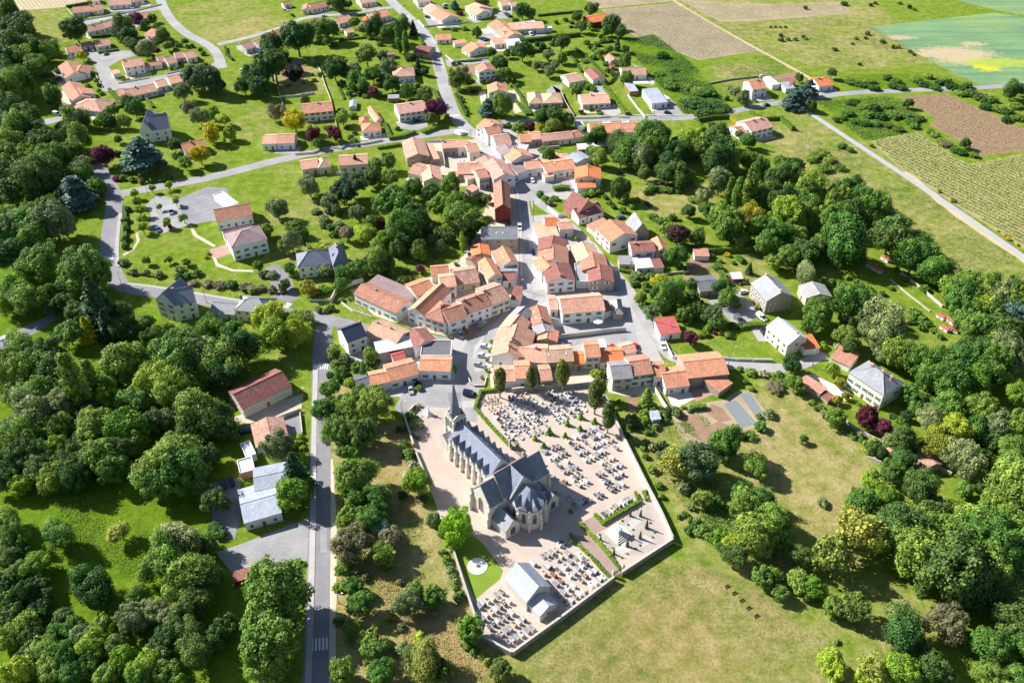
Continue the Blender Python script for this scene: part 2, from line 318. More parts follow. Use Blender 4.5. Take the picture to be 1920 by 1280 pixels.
def crown(fam, mat, i):
    """mesh data shared by every crown of this family, leaf colour and variant"""
    k = (fam, i)
    if k not in CR:
        s = {'L': 100, 'M': 200, 'S': 300, 'X': 400, 'C': 500, 'B': 600, 'K': 700, 'Y': 800, 'T': 900, 'W': 950}[fam]+i
        if fam == 'L': g = crown_round(s, 105, 150, 0.043, 0.84, 0.0, (0.15, 0.29))
        elif fam == 'W': g = crown_round(s, 44, 330, 0.042, 0.9, 0.12, (0.2, 0.42))
        elif fam == 'M': g = crown_round(s, 56, 120, 0.062, 0.86, 0.0, (0.18, 0.34))
        elif fam == 'S': g = crown_round(s, 26, 75, 0.115, 0.85, 0.0, (0.24, 0.42))
        elif fam == 'X': g = crown_round(s, 64, 58, 0.070, 0.80, 0.42, (0.15, 0.30))
        elif fam == 'C': g = crown_cone(s, 0.045, 2600)
        elif fam == 'B': g = crown_cedar(s, 0.085)
        elif fam == 'K': g = crown_tall(s, 0.020, 4200, 0.13, 40)
        elif fam == 'Y': g = crown_tall(s, 0.026, 3600, 0.21, 30)
        elif fam == 'T': g = crown_cone(s, 0.09, 420, 9, 0.42, 0.0)
        CR[k] = npmesh('crown', g[0], g[1], [mat], g[2])
    return CR[k], mat
TR = {}
def trunk(i, mat='bark'):
    if (i, mat) not in TR:
        rr = random.Random(40+i); mb = MB(); p = Vector((0, 0, -0.02)); r = 0.055
        for k in range(5):
            q = p+Vector((rr.uniform(-.03, .03), rr.uniform(-.03, .03), 0.2)); mb.tube(p, q, r, r*0.8, 7); p = q; r *= 0.8
            if k >= 2:
                for j in range(3):
                    a = rr.uniform(0, 6.28); l = rr.uniform(0.2, 0.34); mid = p+Vector((math.cos(a)*l*.6, math.sin(a)*l*.6, l*.45)); mb.tube(p, mid, r*0.6, r*0.4, 5)
                    mb.tube(mid, mid+Vector((math.cos(a+.5)*l*.5, math.sin(a+.5)*l*.5, l*.5)), r*0.4, r*0.15, 4)
        TR[(i, mat)] = mb.mesh('trunk', [mat])
    return TR[(i, mat)]
#            name, crown family by size, material, crown height ratio
KIND = {'d': ('dark_leaved_tree', 'leaf_d'), 'm': ('broadleaf_tree', 'leaf_m'), 'l': ('light_green_tree', 'leaf_l'), 'o': ('grey_green_tree', 'leaf_o'), 'y': ('yellow_tree', 'leaf_y'),
        'p': ('purple_leaved_tree', 'leaf_p'), 'g': ('brownish_tree', 'leaf_g'), 'b': ('cedar_tree', 'leaf_b'), 'c': ('conifer_tree', 'leaf_c'), 'k': ('poplar_tree', 'leaf_m'), 'q': ('pine_tree', 'leaf_c'),
        'x': ('sparse_tree', 'leaf_x'), 'e': ('cypress_tree', 'leaf_t'), 's': ('green_shrub', 'leaf_m'), 'sd': ('dark_shrub', 'leaf_d'), 'sl': ('light_shrub', 'leaf_l'), 'so': ('grey_green_shrub', 'leaf_o'), 'sy': ('yellow_shrub', 'leaf_y'), 'sp': ('purple_shrub', 'leaf_p'), 'sw': ('white_flowering_shrub', 'leaf_w'),
        'sg': ('brownish_shrub', 'leaf_g'), 't2': ('olive_green_tree', 'leaf_t'), 'yc': ('golden_conifer', 'leaf_y'), 'y2': ('yellow_green_tree', 'leaf_yg'), 'y3': ('yellow_green_tree', 'leaf_yg'), 'k2': ('poplar_tree', 'leaf_l'), 'pd': ('purple_leaved_tree', 'leaf_pd'),
        'b2': ('blue_green_tree', 'leaf_b'), 'c2': ('conifer_tree', 'leaf_m'), 'l2': ('light_green_tree', 'leaf_l2'), 'g2': ('columnar_cypress', 'leaf_rust'), 't': ('topiary_cone', 'leaf_h'), 'v': ('young_tree', 'leaf_l'), 'z': ('columnar_cypress', 'leaf_c')}
def tree(i, x, y, r, k, label, group):
    rr = random.Random(i*31+5); name, mat = KIND[k]; r *= 1.12 if k[0] == 's' or k in 'tvzeqk' else 1.17; cat = 'shrub' if 'shrub' in name else 'tree'
    o = thing(name, label, cat, (x, y, 0), 0, group); rz = rr.uniform(0, 6.28)
    if k == 'b':
        h = r*1.55; ob('crown', crown('B', mat, rr.randrange(2)), o, (0, 0, h*0.12), rz, (r, r, h*0.88/1.45)); th = h
        ob('trunk', trunk(rr.randrange(3)), o, (0, 0, 0), rz, (th*.5, th*.5, th*0.8))
    elif k in ('c', 'z', 'yc', 'c2', 'g2'):
        h = r*(3.6 if k in ('z', 'g2') else 3.2); s = h*(0.42 if k in ('z', 'g2') else (0.9 if k == 'c' else 1.0))
        ob('crown', crown('C', mat, rr.randrange(3)), o, (0, 0, h*0.06), rz, (s, s, h)); ob('trunk', trunk(rr.randrange(3)), o, (0, 0, 0), rz, (h*.3, h*.3, h*0.7))
    elif k == 't':
        h = r*2.4; ob('crown', crown('T', mat, rr.randrange(2)), o, (0, 0, 0.05), rz, (h, h, h))
    elif k in ('k', 'e', 'k2'):
        h = r*(7.5 if k == 'k' else (4.4 if k == 'k2' else 5.0)); base = h*(0.25 if k == 'e' else 0.05); s = h-base
        ob('crown', crown('Y' if k == 'e' else 'K', mat, rr.randrange(3)), o, (0, 0, base), rz, (s, s, s)); ob('trunk', trunk(rr.randrange(3), 'palebark' if k == 'e' else 'bark'), o, (0, 0, 0), rz, (h*.45, h*.45, h*0.6))
    elif cat == 'shrub':
        fam = 'M' if r > 2.2 else 'S'; sz = r*rr.uniform(0.75, 0.95)*(1 if r < 2.2 else (.72 if r < 3.2 else .55))
        ob('crown', crown(fam, mat, rr.randrange(4)), o, (0, 0, sz*0.62), rz, (r, r*rr.uniform(.85, 1.1), sz)); ob('trunk', trunk(rr.randrange(3)), o, (0, 0, 0), rz, (r*.6, r*.6, sz*0.7))
    else:
        fam = 'L' if r > 3.6 else ('M' if r > 1.7 else 'S')
        if k in ('x',): fam = 'X'
        if fam == 'L' and rr.random() < .4: fam = 'W'
        st = 1.6 if k == 'v' else 1.18
        hc = r*st; vz = rr.uniform(0.88, 1.22) if rr.random() < .75 else rr.uniform(1.25, 1.5); el = rr.uniform(.86, 1.12)
        ob('crown', crown(fam, mat, rr.randrange(6)), o, (0, 0, hc), rz, (r*el, r/el, r*vz))
        ob('trunk', trunk(rr.randrange(3)), o, (0, 0, 0), rz, (hc*1.1, hc*1.1, hc*1.15))
    return o
def hedge(pts, wd, h, mat, label, i):
    """a clipped hedge: a leafy skin over a box that follows the line"""
    rng = np.random.default_rng(3000+i); V = []; F = []; T = []; n0 = 0
    c = np.array(pts, float); root = thing('hedge', label, 'hedge', (c[:, 0].mean(), c[:, 1].mean(), 0), 0, 'clipped hedges of the gardens'); off = np.array([root.location.x, root.location.y])
    core = MB()
    for a, b_ in zip(c[:-1], c[1:]):
        a = a-off; b_ = b_-off; d = b_-a; L = np.hypot(*d); d = d/L; nrm = np.array([-d[1], d[0]]); e = wd/2
        q = [a-d*e*.8-nrm*e*.8, b_+d*e*.8-nrm*e*.8, b_+d*e*.8+nrm*e*.8, a-d*e*.8+nrm*e*.8]; core.prism([tuple(p) for p in q], 0, h*0.9)
        n = int(min(3600, (L+wd)*(2*h+wd)*16)); u = rng.uniform(-e, L+e, n); w_ = rng.random(n)*(2*h+wd)
        side = np.where(w_ < h, -1, np.where(w_ < h+wd, 0, 1)); zz = np.where(side == 0, h, np.where(side < 0, w_, 2*h+wd-w_)); vv = np.where(side == 0, w_-h-e, side*e)
        wob = 0.08*np.sin(u*1.3)+rng.normal(0, 0.07, n)
        P = np.stack([a[0]+d[0]*u+nrm[0]*vv, a[1]+d[1]*u+nrm[1]*vv, np.maximum(zz+wob*(side == 0), 0.05)], 1)
        N = np.stack([nrm[0]*side, nrm[1]*side, np.where(side == 0, 1.0, 0.15)], 1); N = unit(N+rng.normal(size=N.shape)*0.3)
        v, f = quads(P, N, rng.uniform(0.12, 0.26, n), rng); V.append(v); F.append(f+n0); n0 += len(v); T.append(np.clip(rng.normal(0.5, .2, n), 0, 1))
    ob('foliage', npmesh('foliage', np.vstack(V), np.vstack(F), [mat], np.concatenate(T)), root)
    core.build('stems', ['hedgecore'], root)
    return root

# ------------------------------------------------------------------ ground sheets
def sheet(name, pts, z, mat, wob=0.0, kind='structure'):
    """a flat sheet; its edge wanders by wob metres where it is not a built edge"""
    c = np.array(pts, float)
    if wob:
        rng = np.random.default_rng(int(abs(c).sum()*10) % 99999); out = []
        for a, b_ in zip(c, np.roll(c, -1, 0)):
            n = max(1, int(np.hypot(*(b_-a))/4)); t = np.arange(n)/n; out.append(a+(b_-a)*t[:, None])
        c = np.vstack(out); c = c+rng.normal(0, wob*0.6, c.shape)
    mb = MB(); o = c.mean(0); mb.face([(p[0]-o[0], p[1]-o[1], 0) for p in c])
    r = mb.build(name, [mat], None, (o[0], o[1], z)); r['kind'] = kind
    return r
def offset_line(c, d):
    out = []
    for i in range(len(c)):
        a = c[max(0, i-1)]; b_ = c[min(len(c)-1, i+1)]; t = (b_-a)/max(1e-6, np.hypot(*(b_-a))); out.append(c[i]+np.array([-t[1], t[0]])*d)
    return np.array(out)
def smooth_line(pts, it=2):
    c = np.array(pts, float)
    for _ in range(it):
        q = [c[0]]
        for a, b_ in zip(c[:-1], c[1:]): q += [a*.75+b_*.25, a*.25+b_*.75]
        q.append(c[-1]); c = np.array(q)
    return c
def strip(name, pts, wd, z, mat, h=0.0, off=0.0, sm=True, kind='structure', parent=None):
    c = smooth_line(pts) if sm else np.array(pts, float); o = c.mean(0); Lf = offset_line(c, off+wd/2)-o; Rt = offset_line(c, off-wd/2)-o; mb = MB()
    for i in range(len(c)-1):
        mb.face([(*Rt[i], z+h), (*Rt[i+1], z+h), (*Lf[i+1], z+h), (*Lf[i], z+h)])
        if h:
            mb.face([(*Lf[i], z), (*Lf[i], z+h), (*Lf[i+1], z+h), (*Lf[i+1], z)]); mb.face([(*Rt[i], z), (*Rt[i+1], z), (*Rt[i+1], z+h), (*Rt[i], z+h)])
    r = mb.build(name, [mat], parent, (o[0], o[1], 0))
    if kind and not parent: r['kind'] = kind
    return r
def garden_wall(pts, h, th, mat, label, i, cat='wall', name='garden_wall', cop=True):
    c = np.array(pts, float); o = c.mean(0); root = thing(name, label, cat, (o[0], o[1], 0)); mb = MB(); cp = MB()
    Lf = offset_line(c, th/2)-o; Rt = offset_line(c, -th/2)-o; L2 = offset_line(c, th/2+.06)-o; R2 = offset_line(c, -th/2-.06)-o
    for k in range(len(c)-1):
        mb.prism([tuple(Rt[k]), tuple(Rt[k+1]), tuple(Lf[k+1]), tuple(Lf[k])], -0.2, h, 0); cp.prism([tuple(R2[k]), tuple(R2[k+1]), tuple(L2[k+1]), tuple(L2[k])], h+0.003, h+0.1, 0)
    if name == 'panelled_wall':
        for a, b_ in zip(c[:-1], c[1:]):
            L = np.hypot(*(b_-a)); n = max(1, round(L/6)); d = (b_-a)/L; nr = np.array([-d[1], d[0]])*th/2
            for k in range(n):
                p0 = a+d*(L*k/n+.2)-o; p1 = a+d*(L*(k+1)/n-.2)-o; q = MB(); q.prism([tuple(p0-nr), tuple(p1-nr), tuple(p1+nr), tuple(p0+nr)], -.1, h); q.build('panel', [mat], root)
        cop = False
    else: mb.build('masonry', [mat], root)
    if cop: cp.build('coping', ['coping'], root)
    return root

# ------------------------------------------------------------------ houses
WIN = {}
def winmesh(kind):
    if kind in WIN: return WIN[kind]
    mb = MB()
    if kind == 'pane': mb.box(-.5, .5, -.02, .03, 0, 1.25); me = mb.mesh('window', ['glass'])
    elif kind == 'frame':
        for a in ((-.56, -.46, 0, 1.3), (.46, .56, 0, 1.3), (-.03, .03, 0.02, 1.24), (-.46, .46, 1.22, 1.3)): mb.box(a[0], a[1], -.06, .0, a[2], a[3])
        mb.box(-.62, .62, -.14, 0, -.1, 0.0); me = mb.mesh('frame', ['frame'])
    elif kind.startswith('shutter'): mb.box(0, .46, -.07, -.01, 0, 1.28); me = mb.mesh('shutter', [kind[8:]])
    elif kind.startswith('door'): mb.box(-.5, .5, -.04, .03, 0, 2.1); mb.box(-.36, .36, -.06, -.04, 1.2, 1.9); mb.box(-.36, .36, -.06, -.04, .2, 1.0); me = mb.mesh('door', [kind[5:]])
    elif kind == 'garage':
        for k in range(4): mb.box(-1.2, 1.2, -.05-0.012*(k % 2), .03, k*.53, k*.53+.52)
        me = mb.mesh('garage_door', ['whitepaint'])
    elif kind == 'dormerpane': mb.box(-.4, .4, -.02, .02, 0, 1); me = mb.mesh('window', ['glass'])
    WIN[kind] = me; return me
def window(parent, loc, rz, sh=None, sc=1.0):
    w_ = ob('window', winmesh('pane'), parent, loc, rz, (sc, 1, sc)); ob('frame', winmesh('frame'), w_)
    if sh:
        ob('shutter', winmesh('shutter_'+sh), w_, (.58, 0, 0)); ob('shutter', winmesh('shutter_'+sh), w_, (-1.04, 0, 0))
    return w_
def chimney_mesh(mat, h):
    k = ('ch', mat, round(h, 1))
    if k not in WIN:
        mb = MB(); mb.box(-.42, .42, -.3, .3, -1.2, h); mb.box(-.5, .5, -.38, .38, h+.002, h+.14, 1)
        for x in (-.2, .2): mb.cyl(x, 0, h+.14, h+.5, .13, .1, 8, 2)
        WIN[k] = mb.mesh('chimney', [mat, 'concrete', 'brick'])
    return WIN[k]
def house_block(root, A, B, D, h, kind, rise, wall, roof, opts, rr):
    ox, oy = A[0]-root.location.x, A[1]-root.location.y; L = math.hypot(B[0]-A[0], B[1]-A[1]); rz = math.atan2(B[1]-A[1], B[0]-A[0]); loc = (ox, oy, 0)
    wm = MB(); rm = MB(); T = 0.16; o = 0.32; g = 0.18
    if kind in ('a', 'p', 'h'):
        rp = kind == 'p' or (kind == 'h' and D > L)
        Lr, Wr = (D, L) if rp else (L, D)
        mp = (lambda X, Y, z: (L-Y, X, z)) if rp else (lambda X, Y, z: (X, Y, z))
        s = rise/(Wr/2); zr = h+rise; ze = h-o*s; sl = math.hypot(Wr/2+o, rise+o*s)
        F = lambda mb, P, m=0, uv=None: mb.face([mp(*p) for p in P], m, uv)
        if kind == 'h':
            ins = min(Wr/2, Lr/2-0.01)
            for b0, b1 in (((0, 0), (Lr, 0)), ((Lr, 0), (Lr, Wr)), ((Lr, Wr), (0, Wr)), ((0, Wr), (0, 0))): F(wm, [(*b0, -.3), (*b1, -.3), (*b1, h), (*b0, h)])
            e = [(-o, -o), (Lr+o, -o), (Lr+o, Wr+o), (-o, Wr+o)]; r1, r2 = (ins, Wr/2, zr), (Lr-ins, Wr/2, zr)
            for dz, fl in ((0.1, False), (-0.06, True)):
                E = [(*p, ze+dz) for p in e]; q1 = (*r1[:2], r1[2]+dz); q2 = (*r2[:2], r2[2]+dz)
                for P, ax in (([E[0], E[1], q2, q1], 0), ([E[1], E[2], q2], 1), ([E[2], E[3], q1, q2], 0), ([E[3], E[0], q1], 1)):
                    if fl: P = P[::-1]
                    F(rm, P, 0, [((p[0], p[1]*1.2) if ax == 0 else (p[1], p[0]*1.2)) for p in P])
            for a, b_ in zip(range(4), (1, 2, 3, 0)): F(rm, [(*e[a], ze-.06), (*e[b_], ze-.06), (*e[b_], ze+.1), (*e[a], ze+.1)])
            ridge = [(r1, r2)]+[((*e[0], ze), r1), ((*e[3], ze), r1), ((*e[1], ze), r2), ((*e[2], ze), r2)]
        else:
            F(wm, [(0, 0, -.3), (Lr, 0, -.3), (Lr, 0, h), (0, 0, h)]); F(wm, [(Lr, Wr, -.3), (0, Wr, -.3), (0, Wr, h), (Lr, Wr, h)])
            F(wm, [(0, Wr, -.3), (0, 0, -.3), (0, 0, h), (0, Wr/2, zr), (0, Wr, h)]); F(wm, [(Lr, 0, -.3), (Lr, Wr, -.3), (Lr, Wr, h), (Lr, Wr/2, zr), (Lr, 0, h)])
            for y0, sg in ((-o, 1), (Wr+o, -1)):
                P = [(-g, y0, ze+.02), (Lr+g, y0, ze+.02), (Lr+g, Wr/2, zr+.02), (-g, Wr/2, zr+.02)]; Pt = [(p[0], p[1], p[2]+T) for p in P]
                uvs = [(0, 0), (Lr, 0), (Lr, sl), (0, sl)]
                F(rm, Pt if sg > 0 else Pt[::-1], 0, uvs if sg > 0 else uvs[::-1]); F(rm, P[::-1] if sg > 0 else P)
                F(rm, [P[0], P[1], Pt[1], Pt[0]] if sg > 0 else [P[1], P[0], Pt[0], Pt[1]])
                F(rm, [P[3], P[0], Pt[0], Pt[3]]); F(rm, [P[1], P[2], Pt[2], Pt[1]])
            ridge = [((-g, Wr/2, zr+.12), (Lr+g, Wr/2, zr+.12))]
        zat = lambda x, y: (zr-abs((L-x if False else 0)) if False else zr)
        rid = mp(Lr*0.5, Wr/2, zr)
    else:
        wm.box(0, L, 0, D, -.3, h, 0, False)
        if kind == 'f':
            rm.box(.12, L-.12, .12, D-.12, h+.004, h+.06, 0)
            for a in ((-.05, L+.05, -.05, .2), (-.05, L+.05, D-.2, D+.05), (-.05, .2, .2, D-.2), (L-.2, L+.05, .2, D-.2)): rm.box(a[0], a[1], a[2], a[3], h+.003, h+.4, 1)
        else:
            z0, z1 = h, h+rise; P = [(-g, -o, z0-.02), (L+g, -o, z0-.02), (L+g, D+o, z1), (-g, D+o, z1)]; Pt = [(p[0], p[1], p[2]+T) for p in P]
            rm.face(Pt, 0, [(0, 0), (L, 0), (L, D), (0, D)]); rm.face(P[::-1]); n = 4
            for k in range(4): rm.face([P[k], P[(k+1) % 4], Pt[(k+1) % 4], Pt[k]])
            if rise > 0:
                wm.face([(L, 0, h), (L, D, h), (L, D, z1-.05)]); wm.face([(0, D, h), (0, 0, h), (0, D, z1-.05)]); wm.face([(L, D, h), (0, D, h), (0, D, z1-.05), (L, D, z1-.05)])
        ridge = []; rid = (L/2, D/2, h+max(rise, 0)*.5)
    wo = wm.build('wall', [wall], root, loc, rz)
    ro = rm.build('roof', [roof, 'whitepaint'], root, loc, rz)
    if ridge and opts.get('cap', 1):
        cp = MB()
        for a, b_ in ridge:
            a, b_ = Vector(mp(*a)), Vector(mp(*b_)); cp.tube(a+Vector((0, 0, .07)), b_+Vector((0, 0, .07)), .13, .13, 6)
        cp.build('ridge_cap', [roof], ro)
    # chimneys
    for cpos in opts.get('ch', []):
        if kind in ('a', 'h'): px_, py_, pz_ = L*cpos, D*0.5, h+rise
        elif kind == 'p': px_, py_, pz_ = L*0.5, D*cpos, h+rise
        else: px_, py_, pz_ = L*cpos, D*.7, h+.2
        ob('chimney', chimney_mesh(opts.get('chm', 'brick'), 0.9), ro, (px_, py_+.0, pz_), 0 if kind != 'p' else 0)
    # skylights
    if kind in ('a', 'p'):
        for (a, b_) in opts.get('sky', []):
            mb = MB(); mb.box(-.4, .4, -.55, .55, 0, .08); mb.box(-.32, .32, -.47, .47, .08, .1, 1)
            so = mb.build('skylight', ['darkgrey', 'lamp'], ro); sl_ = math.atan2(rise, (D if kind == 'a' else L)/2)
            if kind == 'a': so.location = (L*a, D*b_, h+rise*2*b_+.17); so.rotation_euler = (sl_, 0, 0)
            else: so.location = (L*b_, D*a, h+rise*2*b_+.17); so.rotation_euler = (0, -sl_, 0)
    # openings
    sh = opts.get('sh', rr.choice([None, None, 'frame', 'bluepaint', 'greenpaint', 'browndoor', 'redpaint']) if h > 3.9 else None); st = 1 if h < 4.3 else (2 if h < 6.9 else 3)
    def wall_pt(side, u):
        if side == 0: return (u, -.0, 0), 0.0
        if side == 1: return (0, D-u, 0), -math.pi/2
        return (L, u, 0), math.pi/2
    base = Matrix.Translation((ox, oy, 0)) @ Matrix.Rotation(rz, 4, 'Z')
    def put(side, u, z, fn):
        (x, y, _), a = wall_pt(side, u); p = base @ Vector((x, y, z)); return fn(tuple(p), rz+a)
    for side in opts.get('ws', (0, 1, 2)):
        W = L if side == 0 else D
        gable = (kind == 'a' and side) or (kind == 'p' and not side)
        n = opts['nw'] if ('nw' in opts and side == 0) else max(0, int((W-1.2)/(2.9 if side == 0 else 4.2)))
        if n < 1 or opts.get('nowin'): continue
        dside = opts.get('door', 0)
        for s_ in range(st):
            zb = 0.9+s_*2.65
            if zb+1.4 > h+ (rise*.4 if gable else 0): continue
            for k in range(n):
                u = W*(k+.5)/n+rr.uniform(-.25, .25)
                if s_ == 0 and side == dside and k == n//2 and not opts.get('nodoor'):
                    put(side, u, 0, lambda p, a: ob('door', winmesh('door_'+opts.get('dc', 'browndoor')), root, p, a)); continue
                if s_ == 0 and side == 0 and k == n-1 and opts.get('gar'):
                    put(side, min(u, W-1.5), 0, lambda p, a: ob('garage_door', winmesh('garage'), root, p, a)); continue
                if side and rr.random() < 0.35: continue
                put(side, u, zb, lambda p, a: window(root, p, a, sh))
    return wo, ro
HN = [0]
def house(label, cat, blocks, name=None):
    pts = [p for b_ in blocks for p in (b_[0], b_[1])]; cx = sum(p[0] for p in pts)/len(pts); cy = sum(p[1] for p in pts)/len(pts)
    root = thing(name or cat.replace(' ', '_'), label, cat, (cx, cy, 0)); HN[0] += 1; rr = random.Random(HN[0]*17)
    for b_ in blocks: house_block(root, *b_, rr)
    A, B = Vector(blocks[0][0]), Vector(blocks[0][1])
    if cat == 'house' and cy > 370 and rr.random() < .75:      # the drive or terrace in front of a villa
        d = (B-A); L = d.length; d /= L; n_ = Vector((-d.y, d.x)); a, b2 = A-d*rr.uniform(.5, 2.5)+n_*2, B+d*rr.uniform(.5, 5)+n_*3; w_ = rr.uniform(3.5, 6.5)
        sheet('drive', [tuple(a-n_*(w_+1)), tuple(b2-n_*(w_+3)), tuple(b2), tuple(a)], .0101+HN[0]*.00001, rr.choice(['palasphalt', 'pavement', 'terrace', 'paleground']), .1)
    return root

def wheat_mat(spots):
    """green wheat with drill streaks, bare soil and yellow flowers in ragged patches (x, y, rx, ry, colour)"""
    m, nt, b = new_mat('wheat'); p = _pos(nt); n1 = _noise(nt, p, 0.02, 5); n2 = _noise(nt, p, 0.25, 6, 0.75)
    mp = nt.nodes.new('ShaderNodeMapping'); mp.inputs['Rotation'].default_value = (0, 0, -0.35); mp.inputs['Scale'].default_value = (0.010, 0.22, 1); nt.links.new(p, mp.inputs['Vector']); st = _noise(nt, mp.outputs[0], 1.0, 5, 0.7)
    col = _ramp(nt, n1, [(0.3, (0.165, 0.300, 0.165)), (0.5, (0.215, 0.350, 0.170)), (0.7, (0.290, 0.400, 0.150))])
    col = _mix(nt, 0.75, col, _ramp(nt, st, [(0.3, (0.45, 0.55, 0.6)), (0.6, (1, 1, 1))]), 'MULTIPLY')
    for x, y, rx, ry, c in spots:
        q = nt.nodes.new('ShaderNodeMapping'); q.inputs['Location'].default_value = (-x/rx, -y/ry, 0); q.inputs['Scale'].default_value = (1/rx, 1/ry, 0); nt.links.new(p, q.inputs['Vector'])
        ln = nt.nodes.new('ShaderNodeVectorMath'); ln.operation = 'LENGTH'; nt.links.new(q.outputs[0], ln.inputs[0])
        f = _math(nt, 'SUBTRACT', 1.25, ln.outputs['Value']); f = _math(nt, 'ADD', f, _math(nt, 'MULTIPLY', _math(nt, 'SUBTRACT', n2, 0.5), 2.4)); f = _math(nt, 'MULTIPLY', f, 1.6, True)
        col = _mix(nt, f, col, c)
    col = _mix(nt, 0.5, col, _ramp(nt, n2, [(0.3, (0.6, 0.6, 0.6)), (0.7, (1, 1, 1))]), 'MULTIPLY')
    nt.links.new(col, b.inputs['Base Color']); b.inputs['Roughness'].default_value = 1; b.inputs['Specular IOR Level'].default_value = 0.05; M['wheat'] = m

# ------------------------------------------------------------------ vehicles
CARM = {}
def car_meshes(kind, col):
    k = (kind, col)
    if k in CARM: return CARM[k]
    P = 'car_'+col; d = {}
    Lh, W, zb, zt, x0, x1, t0, t1 = {'car': (2.1, .86, .92, 1.45, -1.95, .85, -1.55, .2), 'van': (2.45, .95, 1.05, 1.95, -2.4, 1.45, -2.36, .75), 'small': (1.85, .82, .95, 1.5, -1.75, .85, -1.5, .25)}[kind]
    b = MB(); prof = [(-Lh, .32), (Lh-.05, .32), (Lh, .45), (Lh-.02, .62), (Lh-.25, .76), (x1+.1, zb), (x0, zb), (-Lh, zb-.08)]
    n = len(prof)
    for i in range(n):
        p, q = prof[i], prof[(i+1) % n]; b.face([(p[0], -W, p[1]), (p[0], W, p[1]), (q[0], W, q[1]), (q[0], -W, q[1])])
    b.face([(p[0], -W, p[1]) for p in prof]); b.face([(p[0], W, p[1]) for p in reversed(prof)])
    wt = W-.16; b.prism([(t0, -wt), (t1, -wt), (t1, wt), (t0, wt)], zt, zt+.05)
    for xx, tx in ((x0, t0), (x1, t1), ((x0+x1)/2, (t0+t1)/2)):
        for s in (-1, 1): b.tube((xx, s*(W-.04), zb), (tx, s*(wt-.02), zt), .05, .05, 5)
    if kind == 'van': b.prism([(x0, -W+.01), (-.1, -W+.01), (-.1, W-.01), (x0, W-.01)], zb, zt+.03)
    d['body'] = b.mesh('body', [P])
    g = MB(); g.taper([(x0+.03, -W+.05), (x1, -W+.05), (x1, W-.05), (x0+.03, W-.05)], zb+.002, [(t0+.02, -wt+.01), (t1, -wt+.01), (t1, wt-.01), (t0+.02, wt-.01)], zt-.002); d['windows'] = g.mesh('windows', ['glass'])
    wh = MB()
    for r, y, m in ((.31, .1, 0), (.19, .112, 1)):
        c = [(r*math.cos(6.2832*i/12), r*math.sin(6.2832*i/12)) for i in range(12)]
        wh.face([(x, -y, z) for x, z in c], m); wh.face([(x, y, z) for x, z in reversed(c)], m)
        for i in range(12): p, q = c[i], c[(i+1) % 12]; wh.face([(p[0], y, p[1]), (q[0], y, q[1]), (q[0], -y, q[1]), (p[0], -y, p[1])], m)
    d['wheel'] = wh.mesh('wheel', ['tyre', 'rim'])
    l = MB(); l.box(-.03, .03, -.16, .16, 0, .14); d['headlight'] = l.mesh('headlight', ['lamp']); l2 = MB(); l2.box(-.03, .03, -.12, .12, 0, .2); d['taillight'] = l2.mesh('taillight', ['redlight'])
    d['dims'] = (Lh, W, zb); CARM[k] = d; return d
def car(x, y, rz, kind, col, label):
    d = car_meshes(kind, col); Lh, W, zb = d['dims']; nm = {'car': 'parked_car', 'small': 'parked_car', 'van': 'parked_van'}[kind]
    o = thing(nm, label, 'van' if kind == 'van' else 'car', (x, y, 0.03), rz, 'vehicles parked in the village')
    ob('body', d['body'], o); ob('windows', d['windows'], o)
    for sx in (-.62, .62):
        for sy in (-1, 1): ob('wheel', d['wheel'], o, (sx*Lh, sy*(W-.06), .31))
    for sy in (-1, 1): ob('headlight', d['headlight'], o, (Lh-.05, sy*(W-.22), .55)); ob('taillight', d['taillight'], o, (-Lh-.005, sy*(W-.2), .6))
def caravan(x, y, rz, label):
    o = thing('camper_van', label, 'camper', (x, y, 0.03), rz); b = MB()
    prof = [(-3, .5), (2.9, .5), (3, .9), (2.6, 1.3), (2.3, 2.0), (2.5, 2.5), (2.1, 2.8), (-2.9, 2.8), (-3.0, 2.6)]; n = len(prof)
    for i in range(n): p, q = prof[i], prof[(i+1) % n]; b.face([(p[0], -1.1, p[1]), (p[0], 1.1, p[1]), (q[0], 1.1, q[1]), (q[0], -1.1, q[1])])
    b.face([(p[0], -1.1, p[1]) for p in prof]); b.face([(p[0], 1.1, p[1]) for p in reversed(prof)]); b.build('body', ['car_white'], o)
    g = MB(); g.face([(2.62, -.95, 1.32), (2.62, .95, 1.32), (2.32, .95, 1.98), (2.32, -.95, 1.98)]); g.build('windscreen', ['glass'], o)
    for sy in (-1, 1): g = MB(); g.box(-1.8, -.6, sy*1.1-.02, sy*1.1+.02, 1.5, 2.1); g.build('window', ['glass'], o)
    h = MB(); h.box(-.4, .4, -.4, .4, 2.8, 2.9); h.box(-2.2, -1.6, -.3, .3, 2.8, 2.88); h.build('roof_hatch', ['lamp'], o); d = car_meshes('van', 'white')
    for sx in (-1.9, 1.9):
        for sy in (-1, 1): ob('wheel', d['wheel'], o, (sx, sy, .35))
